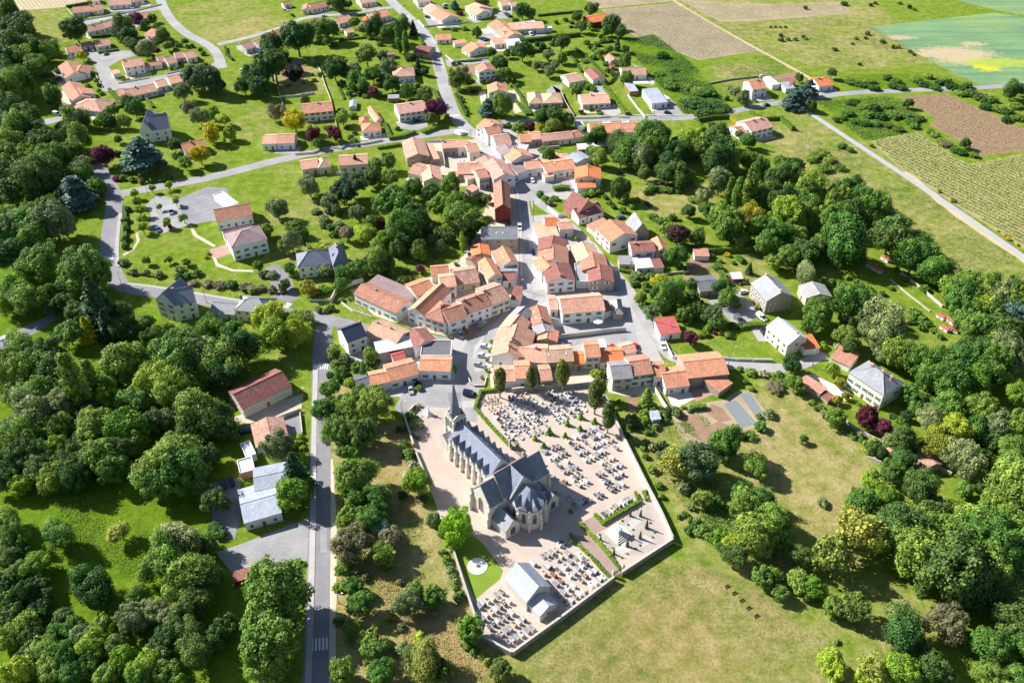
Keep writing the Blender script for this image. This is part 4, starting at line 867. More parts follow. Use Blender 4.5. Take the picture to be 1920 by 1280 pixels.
# ------------------------------------------------------------------ the ground
COVER = [([(-319.6,400.8),(-156.2,280.1),(-105.2,234.1),(-83,161.6),(-73,111.3),(-170.5,111.3)],0.05,0.9,0,8),
([(-383.8,657.4),(-323.8,657.4),(-287.9,531.2),(-226.6,431.9),(-186.2,337.9),(-235.2,337.9)],0.1,0.8,0,8),
([(-360.9,633.3),(-326.9,640.4),(-297,570.7),(-310.6,559),(-334.4,597.5)],0.45,0.2,0,3),
([(-69.3,252.6),(-48.5,217.2),(-32.9,189.6),(-10.1,129.5),(0,118.6),(5.4,111.3),(-47.4,111.3),(-58.1,182.7)],0.85,0,0.15,4),
([(-48.7,204.1),(-38,209.2),(-31.4,182.7),(-26.2,169.8),(-35.1,161.6),(-45.9,182.7)],1,0,0.35,3),
([(-30.9,167.7),(-24.4,171.8),(-16.6,143),(-10.8,127.9),(-23.1,129.5),(-26.2,150.2)],1,0,0.15,3),
([(-41.4,148.3),(-26.2,150.2),(-15.8,127.9),(0,112.7),(-21.8,112.7),(-33.1,129.5)],0.95,0,0.3,4),
([(0,120.1),(30.4,145.6),(51.1,152),(70.9,150.2),(92,111.3),(0,108.5)],0.48,0.15,0.22,5),
([(17.8,137.8),(49.7,143),(65.6,126.3),(50.6,114.2),(21.9,114.2)],0.6,0,0.5,16),
([(37,214.5),(52.4,159.7),(70.9,150.2),(100.1,111.3),(114,126.3),(102.2,161.6),(82.3,201.6),(60.5,222.6)],0.45,0.3,0,5),
([(93.5,234.1),(102.9,225.4),(113.8,199.1),(118.7,187.2),(111.2,169.8),(95.2,159.7),(79,171.8),(74,187.2),(81,211.8)],0.95,0,0.02,6),
([(51.5,144.7),(73.1,146.5),(92.2,129.5),(101.5,123.2),(82.9,117.1),(60.5,129.5)],0.6,0.1,0.1,8),
([(115.9,657.4),(271.9,657.4),(264.2,531.2),(200.6,522.4),(160.9,554.2),(146,605.1)],0.62,0.1,0,4),
([(127.9,526.8),(162.6,531.2),(156.6,505.5),(125.8,481.6)],0.6,0.2,0,4),
([(161.7,474),(199.7,389.2),(224.3,295.2),(198.6,259.1),(182.3,280.1),(176.4,337.9),(144.3,383.6),(132.2,425.4)],0.5,0.3,0.05,5),
([(73.3,570.7),(96.4,582.9),(112.9,538.4),(117.2,513.8),(125.3,462.9),(99.6,455),(92.8,481.6),(83.6,522.4)],0.05,1,0,3),
([(177.2,474),(226.5,481.6),(231.9,441.9),(221.3,433.2),(189.3,424.1)],0.1,1,0,3),
([(204.8,513.8),(245,515.5),(282.1,501.4),(269.1,493.3),(204.2,490.9)],0.05,1,0,2),
([(136.5,419),(157.8,435.2),(167,406.7),(145.7,389.2)],0.65,0.1,0.15,4),
([(-253.6,647.6),(-191.9,657.4),(-156.2,615),(-175.8,584.9),(-199.3,566.8),(-226.1,591.2)],0.4,0.1,0,3),
([(-212.7,589.1),(-183.6,621.8),(-158.4,610.6),(-175.1,584.9),(-199.8,568.8)],0.75,0,0.1,4),
([(75.6,389.2),(99.5,372.8),(89,342.6),(64.9,347.4),(57.1,367.5)],0.7,0.1,0.1,4),
([(-159.9,549.5),(-120.4,522.4),(-107.6,485.4),(-139.2,485.4)],0.6,0.1,0.15,3),
([(77.6,303.1),(117.1,315.6),(102,280.1),(72.6,272.9)],0.45,0.2,0.1,4),
([(130.2,280.1),(165.5,259.1),(145.9,228.3),(130.4,252.6)],0.2,0.4,0,4),
([(-160.4,445.3),(-136.8,474),(-110.2,400.8),(-117.6,337.9),(-89.7,295.2),(-54.6,265.9),(-60.4,311.4),(-106.9,383.6)],0.35,0.2,0.05,5),
([(50.7,148.7),(58.5,146.7),(64,138.4),(68.6,130.5),(75.9,128.4),(82.8,129.4),(87.7,132.2),(89,130),(83.6,127),(75.6,125.8),(66.9,128.5),(61.8,137.1),(56.9,144.6),(50.1,146.2)],0.95,0,0.25,1.6),
([(55,152.1),(65.1,146.4),(71,137.4),(76.6,131),(73.2,128),(67.4,134.7),(62.1,143.1),(52.8,148.2)],0.9,0,0.45,1.6),
([(118.6,188.9),(107.6,175.5),(101,159.3),(99.7,150),(97.5,150.3),(98.9,160),(105.7,176.7),(116.9,190.3)],0.9,0,0.2,1.6),
([(93.5,228.9),(100.7,212.4),(107.1,197.6),(118.5,190.8),(117,188.3),(104.8,195.7),(98,211.2),(90.8,227.7)],0.15,0.6,0,1.6),
([(42.2,214.8),(48.2,190),(55.5,170.1),(56.1,154),(53.1,153.8),(52.5,169.4),(45.3,189.1),(39.3,214.1)],0.8,0,0.35,1.6),
([(-0.9,118.3),(13.4,129.1),(30.5,142.4),(32.4,140),(15.2,126.7),(0.9,115.9)],0.7,0,0,1.6),
([(48.9,155.8),(61.3,151.8),(67.6,142.3),(64.2,140.1),(58.9,148.5),(47.7,152)],0.25,0.8,0,1.6),
([(-27.6,167.9),(-24.2,156),(-21.1,145),(-22.8,144.5),(-26,155.6),(-29.3,167.4)],0.5,0.4,0,1.6),
([(145.5,384.5),(164.2,357.8),(174.8,315.9),(179.4,291.6),(176.5,291),(171.9,315.2),(161.4,356.6),(143.1,382.8)],0.8,0,0.2,1.6),
([(138.5,401.8),(161.4,384.2),(170.3,338.1),(167.8,337.6),(159.2,383.1),(137,399.8)],0.8,0,0.3,1.6)]
def inside(px_, py_, poly):
    r = np.zeros(px_.shape, bool); n = len(poly)
    for i in range(n):
        (x0, y0), (x1, y1) = poly[i], poly[(i+1) % n]
        if y0 == y1: continue
        c = ((y0 > py_) != (y1 > py_)) & (px_ < (x1-x0)*(py_-y0)/(y1-y0)+x0); r ^= c
    return r
def make_ground():
    st = 1.6; xs = np.arange(-440, 441, st); ys = np.arange(60, 741, st)
    Xf, Yf = np.meshgrid(xs, ys); C = np.zeros((3,)+Xf.shape); C[0] += 0.18
    for poly, d, l, s, blur in COVER:
        m = inside(Xf, Yf, poly).astype(float); k = max(1, int(blur/st))
        for ax in (0, 1):
            cs = np.cumsum(np.pad(m, [(k, k) if a == ax else (0, 0) for a in (0, 1)], mode='edge'), axis=ax)
            n = m.shape[ax]; hi = np.take(cs, np.arange(2*k, 2*k+n), axis=ax); lo = np.take(np.pad(cs, [(1, 0) if a == ax else (0, 0) for a in (0, 1)]), np.arange(0, n), axis=ax); m = (hi-lo)/(2*k+1)
        for ch, v in enumerate((d, l, s)): C[ch] = C[ch]*(1-m)+v*m
    far = np.array([-9000, -3000, -1200, -650]); gx = np.concatenate([far, xs, -far[::-1]]); gy = np.concatenate([[-3000, -600, -150], ys, [900, 1400, 3000, 12000]])
    X, Y = np.meshgrid(gx, gy); CC = np.pad(C, ((0, 0), (3, 4), (4, 4)), mode='edge'); ny, nx = X.shape
    V = np.stack([X.ravel(), Y.ravel(), np.zeros(X.size)], 1); i = np.arange(ny-1)[:, None]*nx+np.arange(nx-1)[None, :]
    Fq = np.stack([i, i+1, i+nx+1, i+nx], -1).reshape(-1, 4); me = npmesh('ground', V, Fq, ['ground'])
    a = me.color_attributes.new('cover', 'FLOAT_COLOR', 'POINT'); a.data.foreach_set('color', np.concatenate([CC.reshape(3, -1).T, np.ones((X.size, 1))], 1).astype(np.float32).ravel())
    o = ob('ground', me); o['kind'] = 'structure'
make_ground()
def vine_field(name, poly, ang, sp, den, h, mat, label):
    """rows of vines: sprays of leaves set along parallel lines inside the plot"""
    rng = np.random.default_rng(len(label)*7); p = np.array(poly); c = p.mean(0); d = np.array([math.cos(ang), math.sin(ang)]); n = np.array([-d[1], d[0]])
    u = (p-c)@d; v = (p-c)@n; rows = np.arange(v.min(), v.max(), sp); uu = np.arange(u.min(), u.max(), den)
    U, W = np.meshgrid(uu, rows); U = U+rng.normal(0, den*.25, U.shape); W = W+rng.normal(0, .06, W.shape); P = c+U.ravel()[:, None]*d+W.ravel()[:, None]*n; P = P[inside(P[:, 0], P[:, 1], poly)]; P = P[rng.random(len(P)) > .08]
    k = 3; Q = np.repeat(P, k, 0)+rng.normal(0, .16, (len(P)*k, 1))*d+rng.normal(0, .07, (len(P)*k, 1))*n; z = rng.uniform(.15, 1, len(Q))*h; N = unit(np.stack([rng.normal(0, .5, len(Q)), rng.normal(0, .5, len(Q)), np.full(len(Q), .8)], 1))
    V, F_ = quads(np.stack([Q[:, 0]-c[0], Q[:, 1]-c[1], z], 1), N, h*rng.uniform(.17, .36, len(Q)), rng)
    tag(ob(name, npmesh(name, V, F_, [mat], np.clip(rng.normal(.5, .22, len(Q)), 0, 1)), None, (c[0], c[1], 0.01)), label, 'vines', None, 'stuff')
def tufts(name, poly, n, h, mat, label):
    rng = np.random.default_rng(len(label)*13+n); p = np.array(poly); c = p.mean(0); lo, hi = p.min(0), p.max(0); P = rng.uniform(lo, hi, (n*2, 2)); P = P[inside(P[:, 0], P[:, 1], poly)][:n]
    w_ = np.sin(P[:, 0]*.13+1.3*np.sin(P[:, 1]*.09))+np.sin(P[:, 1]*.17+P[:, 0]*.05); P = P[w_+rng.normal(0, .5, len(P)) > -.3]
    k = 4; Q = np.repeat(P, k, 0)+rng.normal(0, h*.8, (len(P)*k, 2)); hh = np.repeat(rng.uniform(.4, 1.3, len(P)), k)*h; N = unit(np.stack([rng.normal(0, .6, len(Q)), rng.normal(0, .6, len(Q)), np.full(len(Q), .7)], 1))
    V, F_ = quads(np.stack([Q[:, 0]-c[0], Q[:, 1]-c[1], hh*rng.uniform(.2, .8, len(Q))], 1), N, hh*rng.uniform(.18, .4, len(Q)), rng)
    tag(ob(name, npmesh(name, V, F_, [mat], np.clip(rng.normal(.5, .22, len(Q)), 0, 1)), None, (c[0], c[1], 0.0)), label, 'scrub', None, 'stuff')

wheat_mat([(287.57, 549.5, 26, 11, (0.5, 0.4, 0.26)), (290.72, 540.24, 18, 10, (0.5, 0.4, 0.26)), (299.19, 528.99, 9, 10, (0.62, 0.55, 0.03)), (310.87, 533.45, 22, 8, (0.36, 0.44, 0.08)), (307.64, 566.3, 9, 4, (0.45, 0.38, 0.25)), (261.97, 578.02, 12, 4, (0.45, 0.38, 0.25)), (274.51, 547.16, 24, 5, (0.48, 0.4, 0.26))])
sheet('village_ground', [(-67,285.6),(-57.8,291.3),(-41.9,287.5),(-29.7,303.1),(-20.4,311.4),(-21.9,335.6),(-13.7,347.4),(6.2,347.4),(5.4,280.1),(-11.6,265.9),(-20.5,254.5),(-37.3,259.8),(-55.1,269.3)], 0.0051, 'paleground', 0.3)
sheet('village_ground', [(8,345),(19.9,346.4),(34.6,324.3),(46.7,291.3),(51.5,265.9),(56.3,240.1),(37.3,237.1),(7.8,234.1),(-6.8,234.1),(-6.2,259.1),(6.1,280.1)], 0.0053, 'pavement', 0.3)
sheet('village_ground', [(-51.8,409.8),(-34.4,424.1),(-15.8,424.1),(0,380.9),(3.9,362.3),(2.5,340.2),(-14.7,337.9),(-11.6,362.3),(-18.3,372.8),(-29.4,383.6),(-47.1,372.8)], 0.0055, 'paleground', 0.3)
sheet('village_ground', [(-17.7,439.8),(-2.9,438.5),(11.4,419),(22.4,409.8),(40.5,389.2),(44.5,372.8),(25.6,359.8),(3.9,367.5),(-8.3,400.8)], 0.0057, 'pavement', 0.3)
sheet('village_ground', [(-67,264.2),(-53.7,258.5),(-36.4,249.4),(-21.6,237.1),(-19.1,226.9),(-37.7,221.3),(-55.1,224),(-51,237.1),(-61.7,243.1)], 0.0059, 'pavement', 0.3)
sheet('village_ground', [(33.4,237.1),(54.9,237.1),(53.2,224),(43.4,221.3),(34.2,224)], 0.0061, 'paleground', 0.3)
sheet('village_ground', [(-7.8,237.1),(23.5,237.1),(33.1,234.1),(32.5,226.9),(7.7,226.9),(-7.6,224)], 0.0063, 'paleground', 0.3)
sheet('cemetery_gravel', [(-12.6,220.4),(-11.4,224),(-4.8,226.3),(28.8,227.7),(33.6,222.1),(37.8,203.6),(46,170.8),(48,160.1),(30.6,147.4),(0.1,122.5),(-8,127.5),(-9.8,132.7),(-17.2,155.4),(-22.4,169.3),(-26,180),(-30.1,190.7),(-32.5,197.2),(-37.6,212.4),(-34,218.2),(-30.1,220.4),(-24.4,219.3)], 0.011, 'gravel', 0)
sheet('cemetery_lawn', [(-16.7,154.5),(-15.6,160.7),(-12,161.6),(-8.7,158.1),(-4.7,152.4),(-2.6,148.7),(-3.3,145.6),(-10,139.1),(-10.7,139.8)], 0.016, 'lawn', 0.15)
sheet('churchyard_path', [(-33.2,213.2),(-30.1,217.3),(-23.2,213.6),(-22.7,206.6),(-22.8,193.5),(-14.7,182.7),(-20.5,182.7),(-28.4,189.1),(-31.6,200.4),(-31,206.6)], 0.0135, 'gravel', 0.1)
sheet('memorial_paving', [(25.7,161.5),(32,164.3),(39.7,173.9),(43.5,178.5),(47.7,160.1),(39.4,154),(29.1,154.2)], 0.0165, 'memorialpaving', 0)
sheet('gravel_path', [(20.8,165.7),(25.8,168.8),(28.6,163.8),(25,161.5)], 0.0185, 'browngravel', 0)
sheet('gravel_path', [(17.8,161),(23,161),(31.1,149.1),(29.6,146.6),(28.2,146.3),(23,153.8)], 0.0188, 'browngravel', 0.1)
sheet('gravel_bed', [(25.9,161.2),(27.6,158.2),(29.1,154.2),(27.5,156.6)], 0.0205, 'palegravel', 0)
sheet('gravel_bed', [(33.4,164.3),(38.1,168.3),(39.5,166.3),(35.2,162.6)], 0.0207, 'palegravel', 0)
sheet('gravel_bed', [(30.1,156.3),(33.7,158.8),(35.6,156),(32.1,154)], 0.0209, 'palegravel', 0)
sheet('gravel_bed', [(36.7,159.3),(40,161.5),(41.9,158.8),(38.4,156.6)], 0.0206, 'palegravel', 0)
sheet('square_paving', [(-38.4,260.1),(-26.6,255.2),(-20.1,255.2),(-11.3,264.5),(-0.4,280.1),(3.3,287.5),(8.8,285.6),(5.4,274.6),(-2.5,265.2),(-6.1,252.6),(-8.2,237.1),(-10.4,224),(-11.7,220.4),(-12.5,217.2),(-20.4,215.8),(-31.7,216.6),(-37.4,211.8),(-40.9,215.8),(-38.9,224),(-30.7,227.7),(-21.2,229.7),(-20,237.1),(-27,247.8)], 0.0155, 'palasphalt', 0)
sheet('red_paving', [(-18,256.4),(-16.3,262.7),(-8.2,268.5),(-0.3,274.4),(0.9,271.1),(-8.9,262.7),(-16,254)], 0.0175, 'redpaving', 0)
sheet('parking_bays', [(-14.3,249.8),(-10.7,256.4),(-5.7,259.5),(-6.9,238.2),(-14.8,233.7)], 0.0177, 'pavement', 0)
sheet('forecourt', [(-1.3,385),(2.7,380.2),(15.2,378.1),(28.3,381.6),(30.6,369.4),(21.1,368.1),(11.6,362.9),(7,357.9),(1.3,375.4)], 0.0162, 'palasphalt', 0)
sheet('car_park', [(17.5,256.6),(47.9,263.3),(48,256),(47.5,248.5),(33.2,247),(32.9,251),(26.2,251),(22,249.5),(18.2,249.5)], 0.0163, 'palasphalt', 0)
sheet('marked_car_park', [(-160.6,360.4),(-149.3,372.8),(-139.8,371.4),(-133.2,356),(-139.8,349.8),(-136.3,341.4),(-149.1,336.5)], 0.0172, 'asphalt', 0)
sheet('gravel_parking', [(-174.1,354.7),(-171.6,364.9),(-160.6,360.4),(-149.1,336.5),(-157.9,329.8),(-165.1,333.2),(-168.7,346.2)], 0.0168, 'palasphalt', 0.2)
sheet('garden_path', [(-168.3,332.1),(-169.1,329.8),(-166.3,324.3),(-166.1,316.6),(-168.9,311.4),(-170.1,312.9),(-167.2,316.6),(-167.4,323.1),(-170.3,329.8)], 0.0191, 'paleground', 0.05)
sheet('garden_path', [(-147.7,336.1),(-146.5,336.1),(-141.9,328.7),(-131.2,319.9),(-131.9,318.3),(-143.4,327.6)], 0.0192, 'paleground', 0.05)
sheet('terrace', [(-133.2,316.6),(-126.6,320.4),(-123,313.5),(-128.3,309.3),(-130.6,311.4)], 0.0193, 'redpaving', 0)
sheet('drive_path', [(-130.6,311.4),(-128.3,309.3),(-126,305.2),(-118.7,301.1),(-110.1,300.6),(-109.7,299.1),(-118.9,299.6),(-126.8,303.6)], 0.0194, 'paleground', 0.05)
sheet('cul_de_sac', [(-278.5,550.7),(-273.7,551.9),(-257.1,554.2),(-247.9,553),(-241.6,547.2),(-251.3,538),(-254.5,526.8),(-240.7,503.4),(-226.7,505.5),(-205.8,520.2),(-191.8,526.8),(-190.3,533.5),(-182.9,531.2),(-186.1,518.1),(-201.4,513.8),(-220.7,497.3),(-237.2,489.3),(-243.6,487.4),(-255.9,513.8),(-266.7,533.5)], 0.0161, 'palasphalt', 0)
sheet('villa_street', [(-305.9,609.2),(-287.5,626.1),(-256,645.2),(-252.2,639.2),(-268.7,627.5),(-283,618.9),(-298.5,602.4)], 0.0164, 'palasphalt', 0)
sheet('side_lane', [(-264.4,448.7),(-253.8,454),(-250.9,448.7),(-259.6,441)], 0.0166, 'palasphalt', 0)
sheet('forest_lane', [(-196.2,253.9),(-189,263.1),(-181.1,271.8),(-178.4,269.3),(-183.8,258.5),(-192.3,245.6)], 0.0167, 'asphalt', 0)
sheet('barn_yard', [(-95.7,211.8),(-85,217.8),(-74.4,223.3),(-73.4,215.8),(-80.5,211.8),(-94.4,206.6)], 0.0158, 'paleground', 0.3)
sheet('bungalow_yard', [(-80.4,210.5),(-73.6,214.5),(-71.1,203.5),(-75.4,202.8)], 0.0159, 'asphalt', 0)
sheet('lower_car_park', [(-86.8,154.8),(-80.5,157.7),(-67.7,164.6),(-63.5,166.7),(-61.6,168.7),(-58.6,152),(-61.9,151.7),(-72.9,145.6),(-79.2,146.5)], 0.0157, 'palasphalt', 0)
sheet('building_yard', [(-95.7,181.6),(-86.9,183.8),(-83.1,169.8),(-82.5,159.7),(-88.9,159.7)], 0.01595, 'asphalt', 0)
sheet('verge_path', [(-59.6,191.9),(-58.6,191.9),(-52.4,161.6),(-45.4,114.2),(-47,114.2),(-54.3,161.6)], 0.0131, 'paleground', 0.15)
sheet('drive', [(30.6,497.3),(24.2,497.3),(20.3,489.3),(20.6,485.4),(26,483.5),(30.6,487.4),(30.7,466.5),(35.4,454),(33.1,453.1),(28.8,474)], 0.0149, 'palasphalt', 0)
sheet('drive', [(51.6,497.3),(57.2,497.3),(55.4,485.4),(47.2,481.6),(45.9,485.4)], 0.01495, 'palasphalt', 0)
sheet('drive', [(56.9,466.5),(60.8,475.9),(62.1,457.5),(57.2,454),(47.1,459.3)], 0.0148, 'pavement', 0)
sheet('drive', [(79,459.3),(90.7,466.5),(93,477.7),(97.4,455.7),(82.6,452.2)], 0.01485, 'palasphalt', 0)
sheet('drive', [(75.6,533.5),(80.5,524.6),(85.4,497.3),(83.8,497.3),(78.6,522.4)], 0.01475, 'palasphalt', 0)
sheet('drive', [(-63.9,445.3),(-47.7,447),(-46.4,440.2),(-54,434.3),(-61.7,438.5)], 0.0147, 'palasphalt', 0)
sheet('drive', [(-19.8,487.4),(-15.9,489.3),(-14.8,474),(-17.8,470.2)], 0.01473, 'paleground', 0.1)
sheet('terrace_drive', [(-24.9,566.3),(-20,581.3),(-10.9,581.3),(-11.7,576.2),(-19.5,563.9)], 0.0146, 'palasphalt', 0)
sheet('pool_terrace', [(-20.4,562.6),(-1.8,566.3),(0,554.2),(-15.7,551.9)], 0.0144, 'terrace', 0)
sheet('swimming_pool', [(-18.4,560.9),(-11.9,561.9),(-10.5,556.6),(-17.1,555.2)], 0.0204, 'turquoise', 0)
sheet('villa_yard', [(-12.5,627.5),(0,639.2),(0,616.1),(-13.3,616.1)], 0.0143, 'palasphalt', 0)
sheet('pond', [(-143,524.6),(-134.6,531.2),(-130,520.2),(-130.1,507.6),(-132.1,501.4),(-136.2,505.5),(-140.8,516)], 0.0153, 'darkwater', 0.15)
sheet('pond_bank', [(-146.5,531.2),(-144.1,540.2),(-134.2,538),(-127.1,518.1),(-128.1,501.4),(-133.7,497.3),(-142.4,511.7)], 0.0129, 'soil', 0.5)
sheet('vegetable_plot', [(70.1,217.8),(73.4,215.8),(75.5,209.9),(71.1,208.6),(66.7,214.5)], 0.0142, 'soil', 0.1)
sheet('vegetable_plot', [(59.4,203.5),(70.8,209.2),(76.2,206.6),(69.6,200.4),(64,199.1)], 0.0141, 'soil', 0.1)
sheet('vegetable_plot', [(57,211.8),(64.6,213.2),(66.7,206.6),(60.3,203.5)], 0.01405, 'soil', 0.1)
sheet('vegetable_plot', [(40.1,221.3),(44.5,222.6),(44.5,214.5),(40.7,213.8)], 0.014, 'soil', 0.05)
sheet('kitchen_garden', [(55.9,211.8),(61.8,215.8),(69.4,219.2),(74.2,219.9),(80.7,224),(85.6,224.7),(88.6,211.2),(83.9,206.6),(76.5,203.5),(69.3,199.1),(63.9,198.5),(58.4,200.4),(56.8,204.1)], 0.0099, 'vineearth', 0.6)
sheet('dug_plot', [(76.3,309.3),(85.7,310.3),(85.9,305.2),(81.5,299.1),(75.1,298.1)], 0.0139, 'soil', 0.15)
sheet('dug_plot', [(71.9,296.1),(87.5,298.1),(86.2,294.2),(72,293.2)], 0.0138, 'soil', 0.15)
sheet('dug_plot', [(-37.7,524.6),(-23.7,531.2),(-21.5,513.8),(-26.3,510.7)], 0.0137, 'soil', 0.15)
sheet('dug_plot', [(159,510.7),(176.1,518.1),(177.8,511.7),(161.5,505.5)], 0.0136, 'soil', 0.1)
sheet('black_sheeting', [(74.2,218.2),(75,218.5),(79.1,206.6),(78,206.3)], 0.0182, 'tarp', 0)
sheet('black_sheeting', [(75.1,218.5),(76,218.9),(80.3,207),(79.2,206.6)], 0.0183, 'tarp', 0)
sheet('black_sheeting', [(76.1,218.9),(76.9,219.2),(81.5,207.3),(80.5,207)], 0.0184, 'tarp', 0)
sheet('black_sheeting', [(77,219.2),(77.9,219.5),(82.7,207.6),(81.6,207.3)], 0.0185, 'tarp', 0)
sheet('black_sheeting', [(78,219.5),(78.9,219.9),(83.9,207.9),(82.9,207.6)], 0.0186, 'tarp', 0)
sheet('black_sheeting', [(80.8,223),(81.6,223.1),(85.2,209.8),(84.6,209.3)], 0.0187, 'tarp', 0)
sheet('black_sheeting', [(81.7,223.2),(82.5,223.3),(86,210.4),(85.3,209.9)], 0.0188, 'tarp', 0)
sheet('black_sheeting', [(82.6,223.3),(83.4,223.5),(86.8,211.1),(86.1,210.6)], 0.0189, 'tarp', 0)
sheet('black_sheeting', [(83.5,223.6),(84.4,223.7),(87.6,211.8),(86.9,211.2)], 0.019, 'tarp', 0)
sheet('road_patch', [(-22.9,223.6),(-17.9,224.1),(-18.2,218.8),(-22.3,219.2)], 0.0262, 'asphalt', 0)
sheet('road_patch', [(-17.4,219.5),(-13.3,219.9),(-13.2,216.5),(-17.2,215.7)], 0.0263, 'pavement', 0.05)
sheet('road_patch', [(-23.2,254),(-20.2,255.2),(-17,252.2),(-19.4,246.2),(-22.2,248)], 0.0264, 'pavement', 0.15)
sheet('road_patch', [(-68.8,211.8),(-66.7,211.8),(-64.5,199.1),(-66.5,199.1)], 0.0265, 'palasphalt', 0)
sheet('road_patch', [(-58,164.6),(-56,164.6),(-54.3,154.8),(-56.2,154.8)], 0.0266, 'palasphalt', 0)
sheet('road_patch', [(6,326.5),(7.8,326.5),(7.7,313.5),(6,313.5)], 0.0267, 'asphalt', 0)
sheet('road_patch', [(33.4,324.3),(36.8,322.1),(40.6,311.4),(38.2,310.3)], 0.0268, 'pavement', 0)
sheet('road_patch', [(-50.8,542.5),(-46.5,542.5),(-43.6,518.1),(-47.4,518.1)], 0.0269, 'asphalt', 0)
sheet('pale_terrace', [(55,223.3),(63.6,224),(64.2,220.6),(57.6,215.8),(55.6,217.8)], 0.0152, 'terrace', 0)
sheet('red_courtyard', [(63.8,228.3),(72,228.6),(73.3,224),(64.7,219.2),(63.3,223.3)], 0.0151, 'redpaving', 0)
sheet('courtyard', [(-45.3,420.6),(-38.2,421.4),(-34.9,396.4),(-37.7,392.8),(-39.2,409.8),(-41.1,416.7)], 0.0128, 'paleground', 0.1)
sheet('manor_drive', [(107.4,233.4),(109.8,233.4),(119.8,224.7),(120.7,221.3),(114,217.8),(111.5,220.6)], 0.0127, 'terrace', 0.1)
sheet('stone_house_yard', [(77,282.8),(80.6,281.9),(93,283.7),(97.4,276.4),(98.1,267.6),(89.8,263.3),(86,265),(83.1,272)], 0.0126, 'palasphalt', 0.1)
sheet('white_house_yard', [(92.8,260),(100.3,263.3),(97.8,252.6),(94.2,252.6)], 0.0125, 'pavement', 0.1)
sheet('lane_verge', [(195.8,385.9),(199.3,388.1),(210.7,349.8),(223.3,307.2),(221.3,303.1),(206.2,345)], 0.0124, 'trackdirt', 0.4)
sheet('yard', [(-10.1,339),(-7.4,342),(0.9,342.6),(1.5,333.8),(-9.7,333.8)], 0.0123, 'paleground', 0.15)
sheet('mansion_yard', [(-105,303.1),(-100.8,305.2),(-93.1,295.2),(-86.8,280.1),(-90.4,276.4),(-95.5,280.1),(-101.2,291.3)], 0.0122, 'asphalt', 0.1)
sheet('drive', [(-42.8,538),(-16.1,541),(-14.3,533.7),(-40.5,526.6)], 0.0121, 'palasphalt', 0.05)
sheet('drive', [(-63.1,619.2),(-37.1,605),(-36.7,597.3),(-58.1,601.4)], 0.012, 'palasphalt', 0.05)
sheet('drive', [(-23.4,567.2),(-20.6,584.9),(-9.3,587.4),(-13.4,573.8)], 0.0119, 'palasphalt', 0.05)
sheet('drive', [(-3.6,488.7),(3.2,490.6),(6.2,460.2),(1.6,456.8)], 0.0118, 'paleground', 0.1)
sheet('garden_bed', [(1.5,426.3),(11.2,430.9),(39,435.6),(39.2,427.9),(5.6,418.8)], 0.0117, 'soil', 0.3)
sheet('brown_field', [(64.4,635.6),(121.1,650.6),(162.7,553.7),(119.6,537.5),(83.5,579.5)], 0.0071, 'vineearth', 0.2)
sheet('brown_field', [(48.7,670),(118.8,663.7),(119.5,654.3),(64.4,638)], 0.0072, 'vineearth', 0.2)
sheet('brown_field', [(125.9,657.4),(189.6,647.6),(244.4,652.5),(246.6,627.5),(181.5,612.8),(147.4,608.4)], 0.0073, 'vineearth', 0.3)
sheet('brown_field', [(257.8,485),(283,434.3),(272.2,411.3),(244.7,406),(241.7,417.5),(230.9,443.2),(238.8,450.1),(227.7,479.3)], 0.0074, 'soil', 0.3)
sheet('wheat_field', [(249.2,598.3),(295.2,613.3),(349.1,628.4),(379,610.6),(326.8,503.4),(283.6,497.3),(270.5,525.7),(260.1,565.1)], 0.0075, 'wheat', 0.2)
sheet('vineyard_soil', [(192.1,422.2),(220.7,433.8),(233.6,396.1),(267.8,407.9),(303,400.8),(238.7,280.1),(226,315.6),(197.4,390.4)], 0.0076, 'vinesoil', 0.3)
sheet('pale_vineyard', [(-379.1,666.8),(-323.5,666.8),(-314.3,648.2),(-329,640.7),(-358,633.3)], 0.0077, 'trackdirt', 0.3)
sheet('green_field', [(331.8,657.4),(387.8,657.4),(371.1,621.8),(353.2,633.3)], 0.0078, 'wheat', 0.3)
sheet('white_disc', [(-31.7,433.1),(-31.4,435.2),(-30,436.2),(-27.8,436.2),(-25.6,435.3),(-24.4,433.5),(-24.7,431),(-26.4,429.6),(-29,429.8),(-30.8,431)], 0.031, 'whitepaint', 0)
ROAD = {}
ROAD['lower_road'] = strip('lower_road', [(-49.5,108.5),(-50.4,114.6),(-54.7,143),(-58.9,169.8),(-65.1,206.6),(-71.8,246.2),(-73.4,262.5)], 6.6, 0.0245, 'asphalt')
ROAD['bend_road'] = strip('bend_road', [(-167.8,297.1),(-162.2,288.2),(-153.8,285.6),(-144.5,284.1),(-124.7,279),(-104.9,273.9),(-84.9,270),(-71.5,265.9),(-55.9,259.8),(-40.8,253.2),(-28.3,248.8),(-21.9,243.8)], 6.0, 0.0222, 'asphalt')
ROAD['left_road'] = strip('left_road', [(-162.9,289),(-170.9,301.1),(-177.3,315.6),(-182.8,333.2),(-187.3,349.8),(-192.3,364.9),(-203.1,380.9),(-212.7,394.9)], 7.5, 0.0213, 'asphalt')
ROAD['upper_road'] = strip('upper_road', [(-192.5,363.3),(-186.7,367.5),(-172.9,372.8),(-149.3,382.5),(-121.2,400.8),(-100.8,410.4),(-74.2,420.9),(-46.3,429.9),(-29.2,435.2),(-21.8,433.2)], 6.8, 0.0201, 'palasphalt')
ROAD['top_road'] = strip('top_road', [(-101.8,689.6),(-89.3,651.2),(-75,621.8),(-57.4,581.9),(-47.9,538.4),(-42.4,505.5),(-37.4,476.2),(-32.5,454.3),(-25.9,438.5),(-18.8,428.6)], 7.5, 0.0231, 'palasphalt')
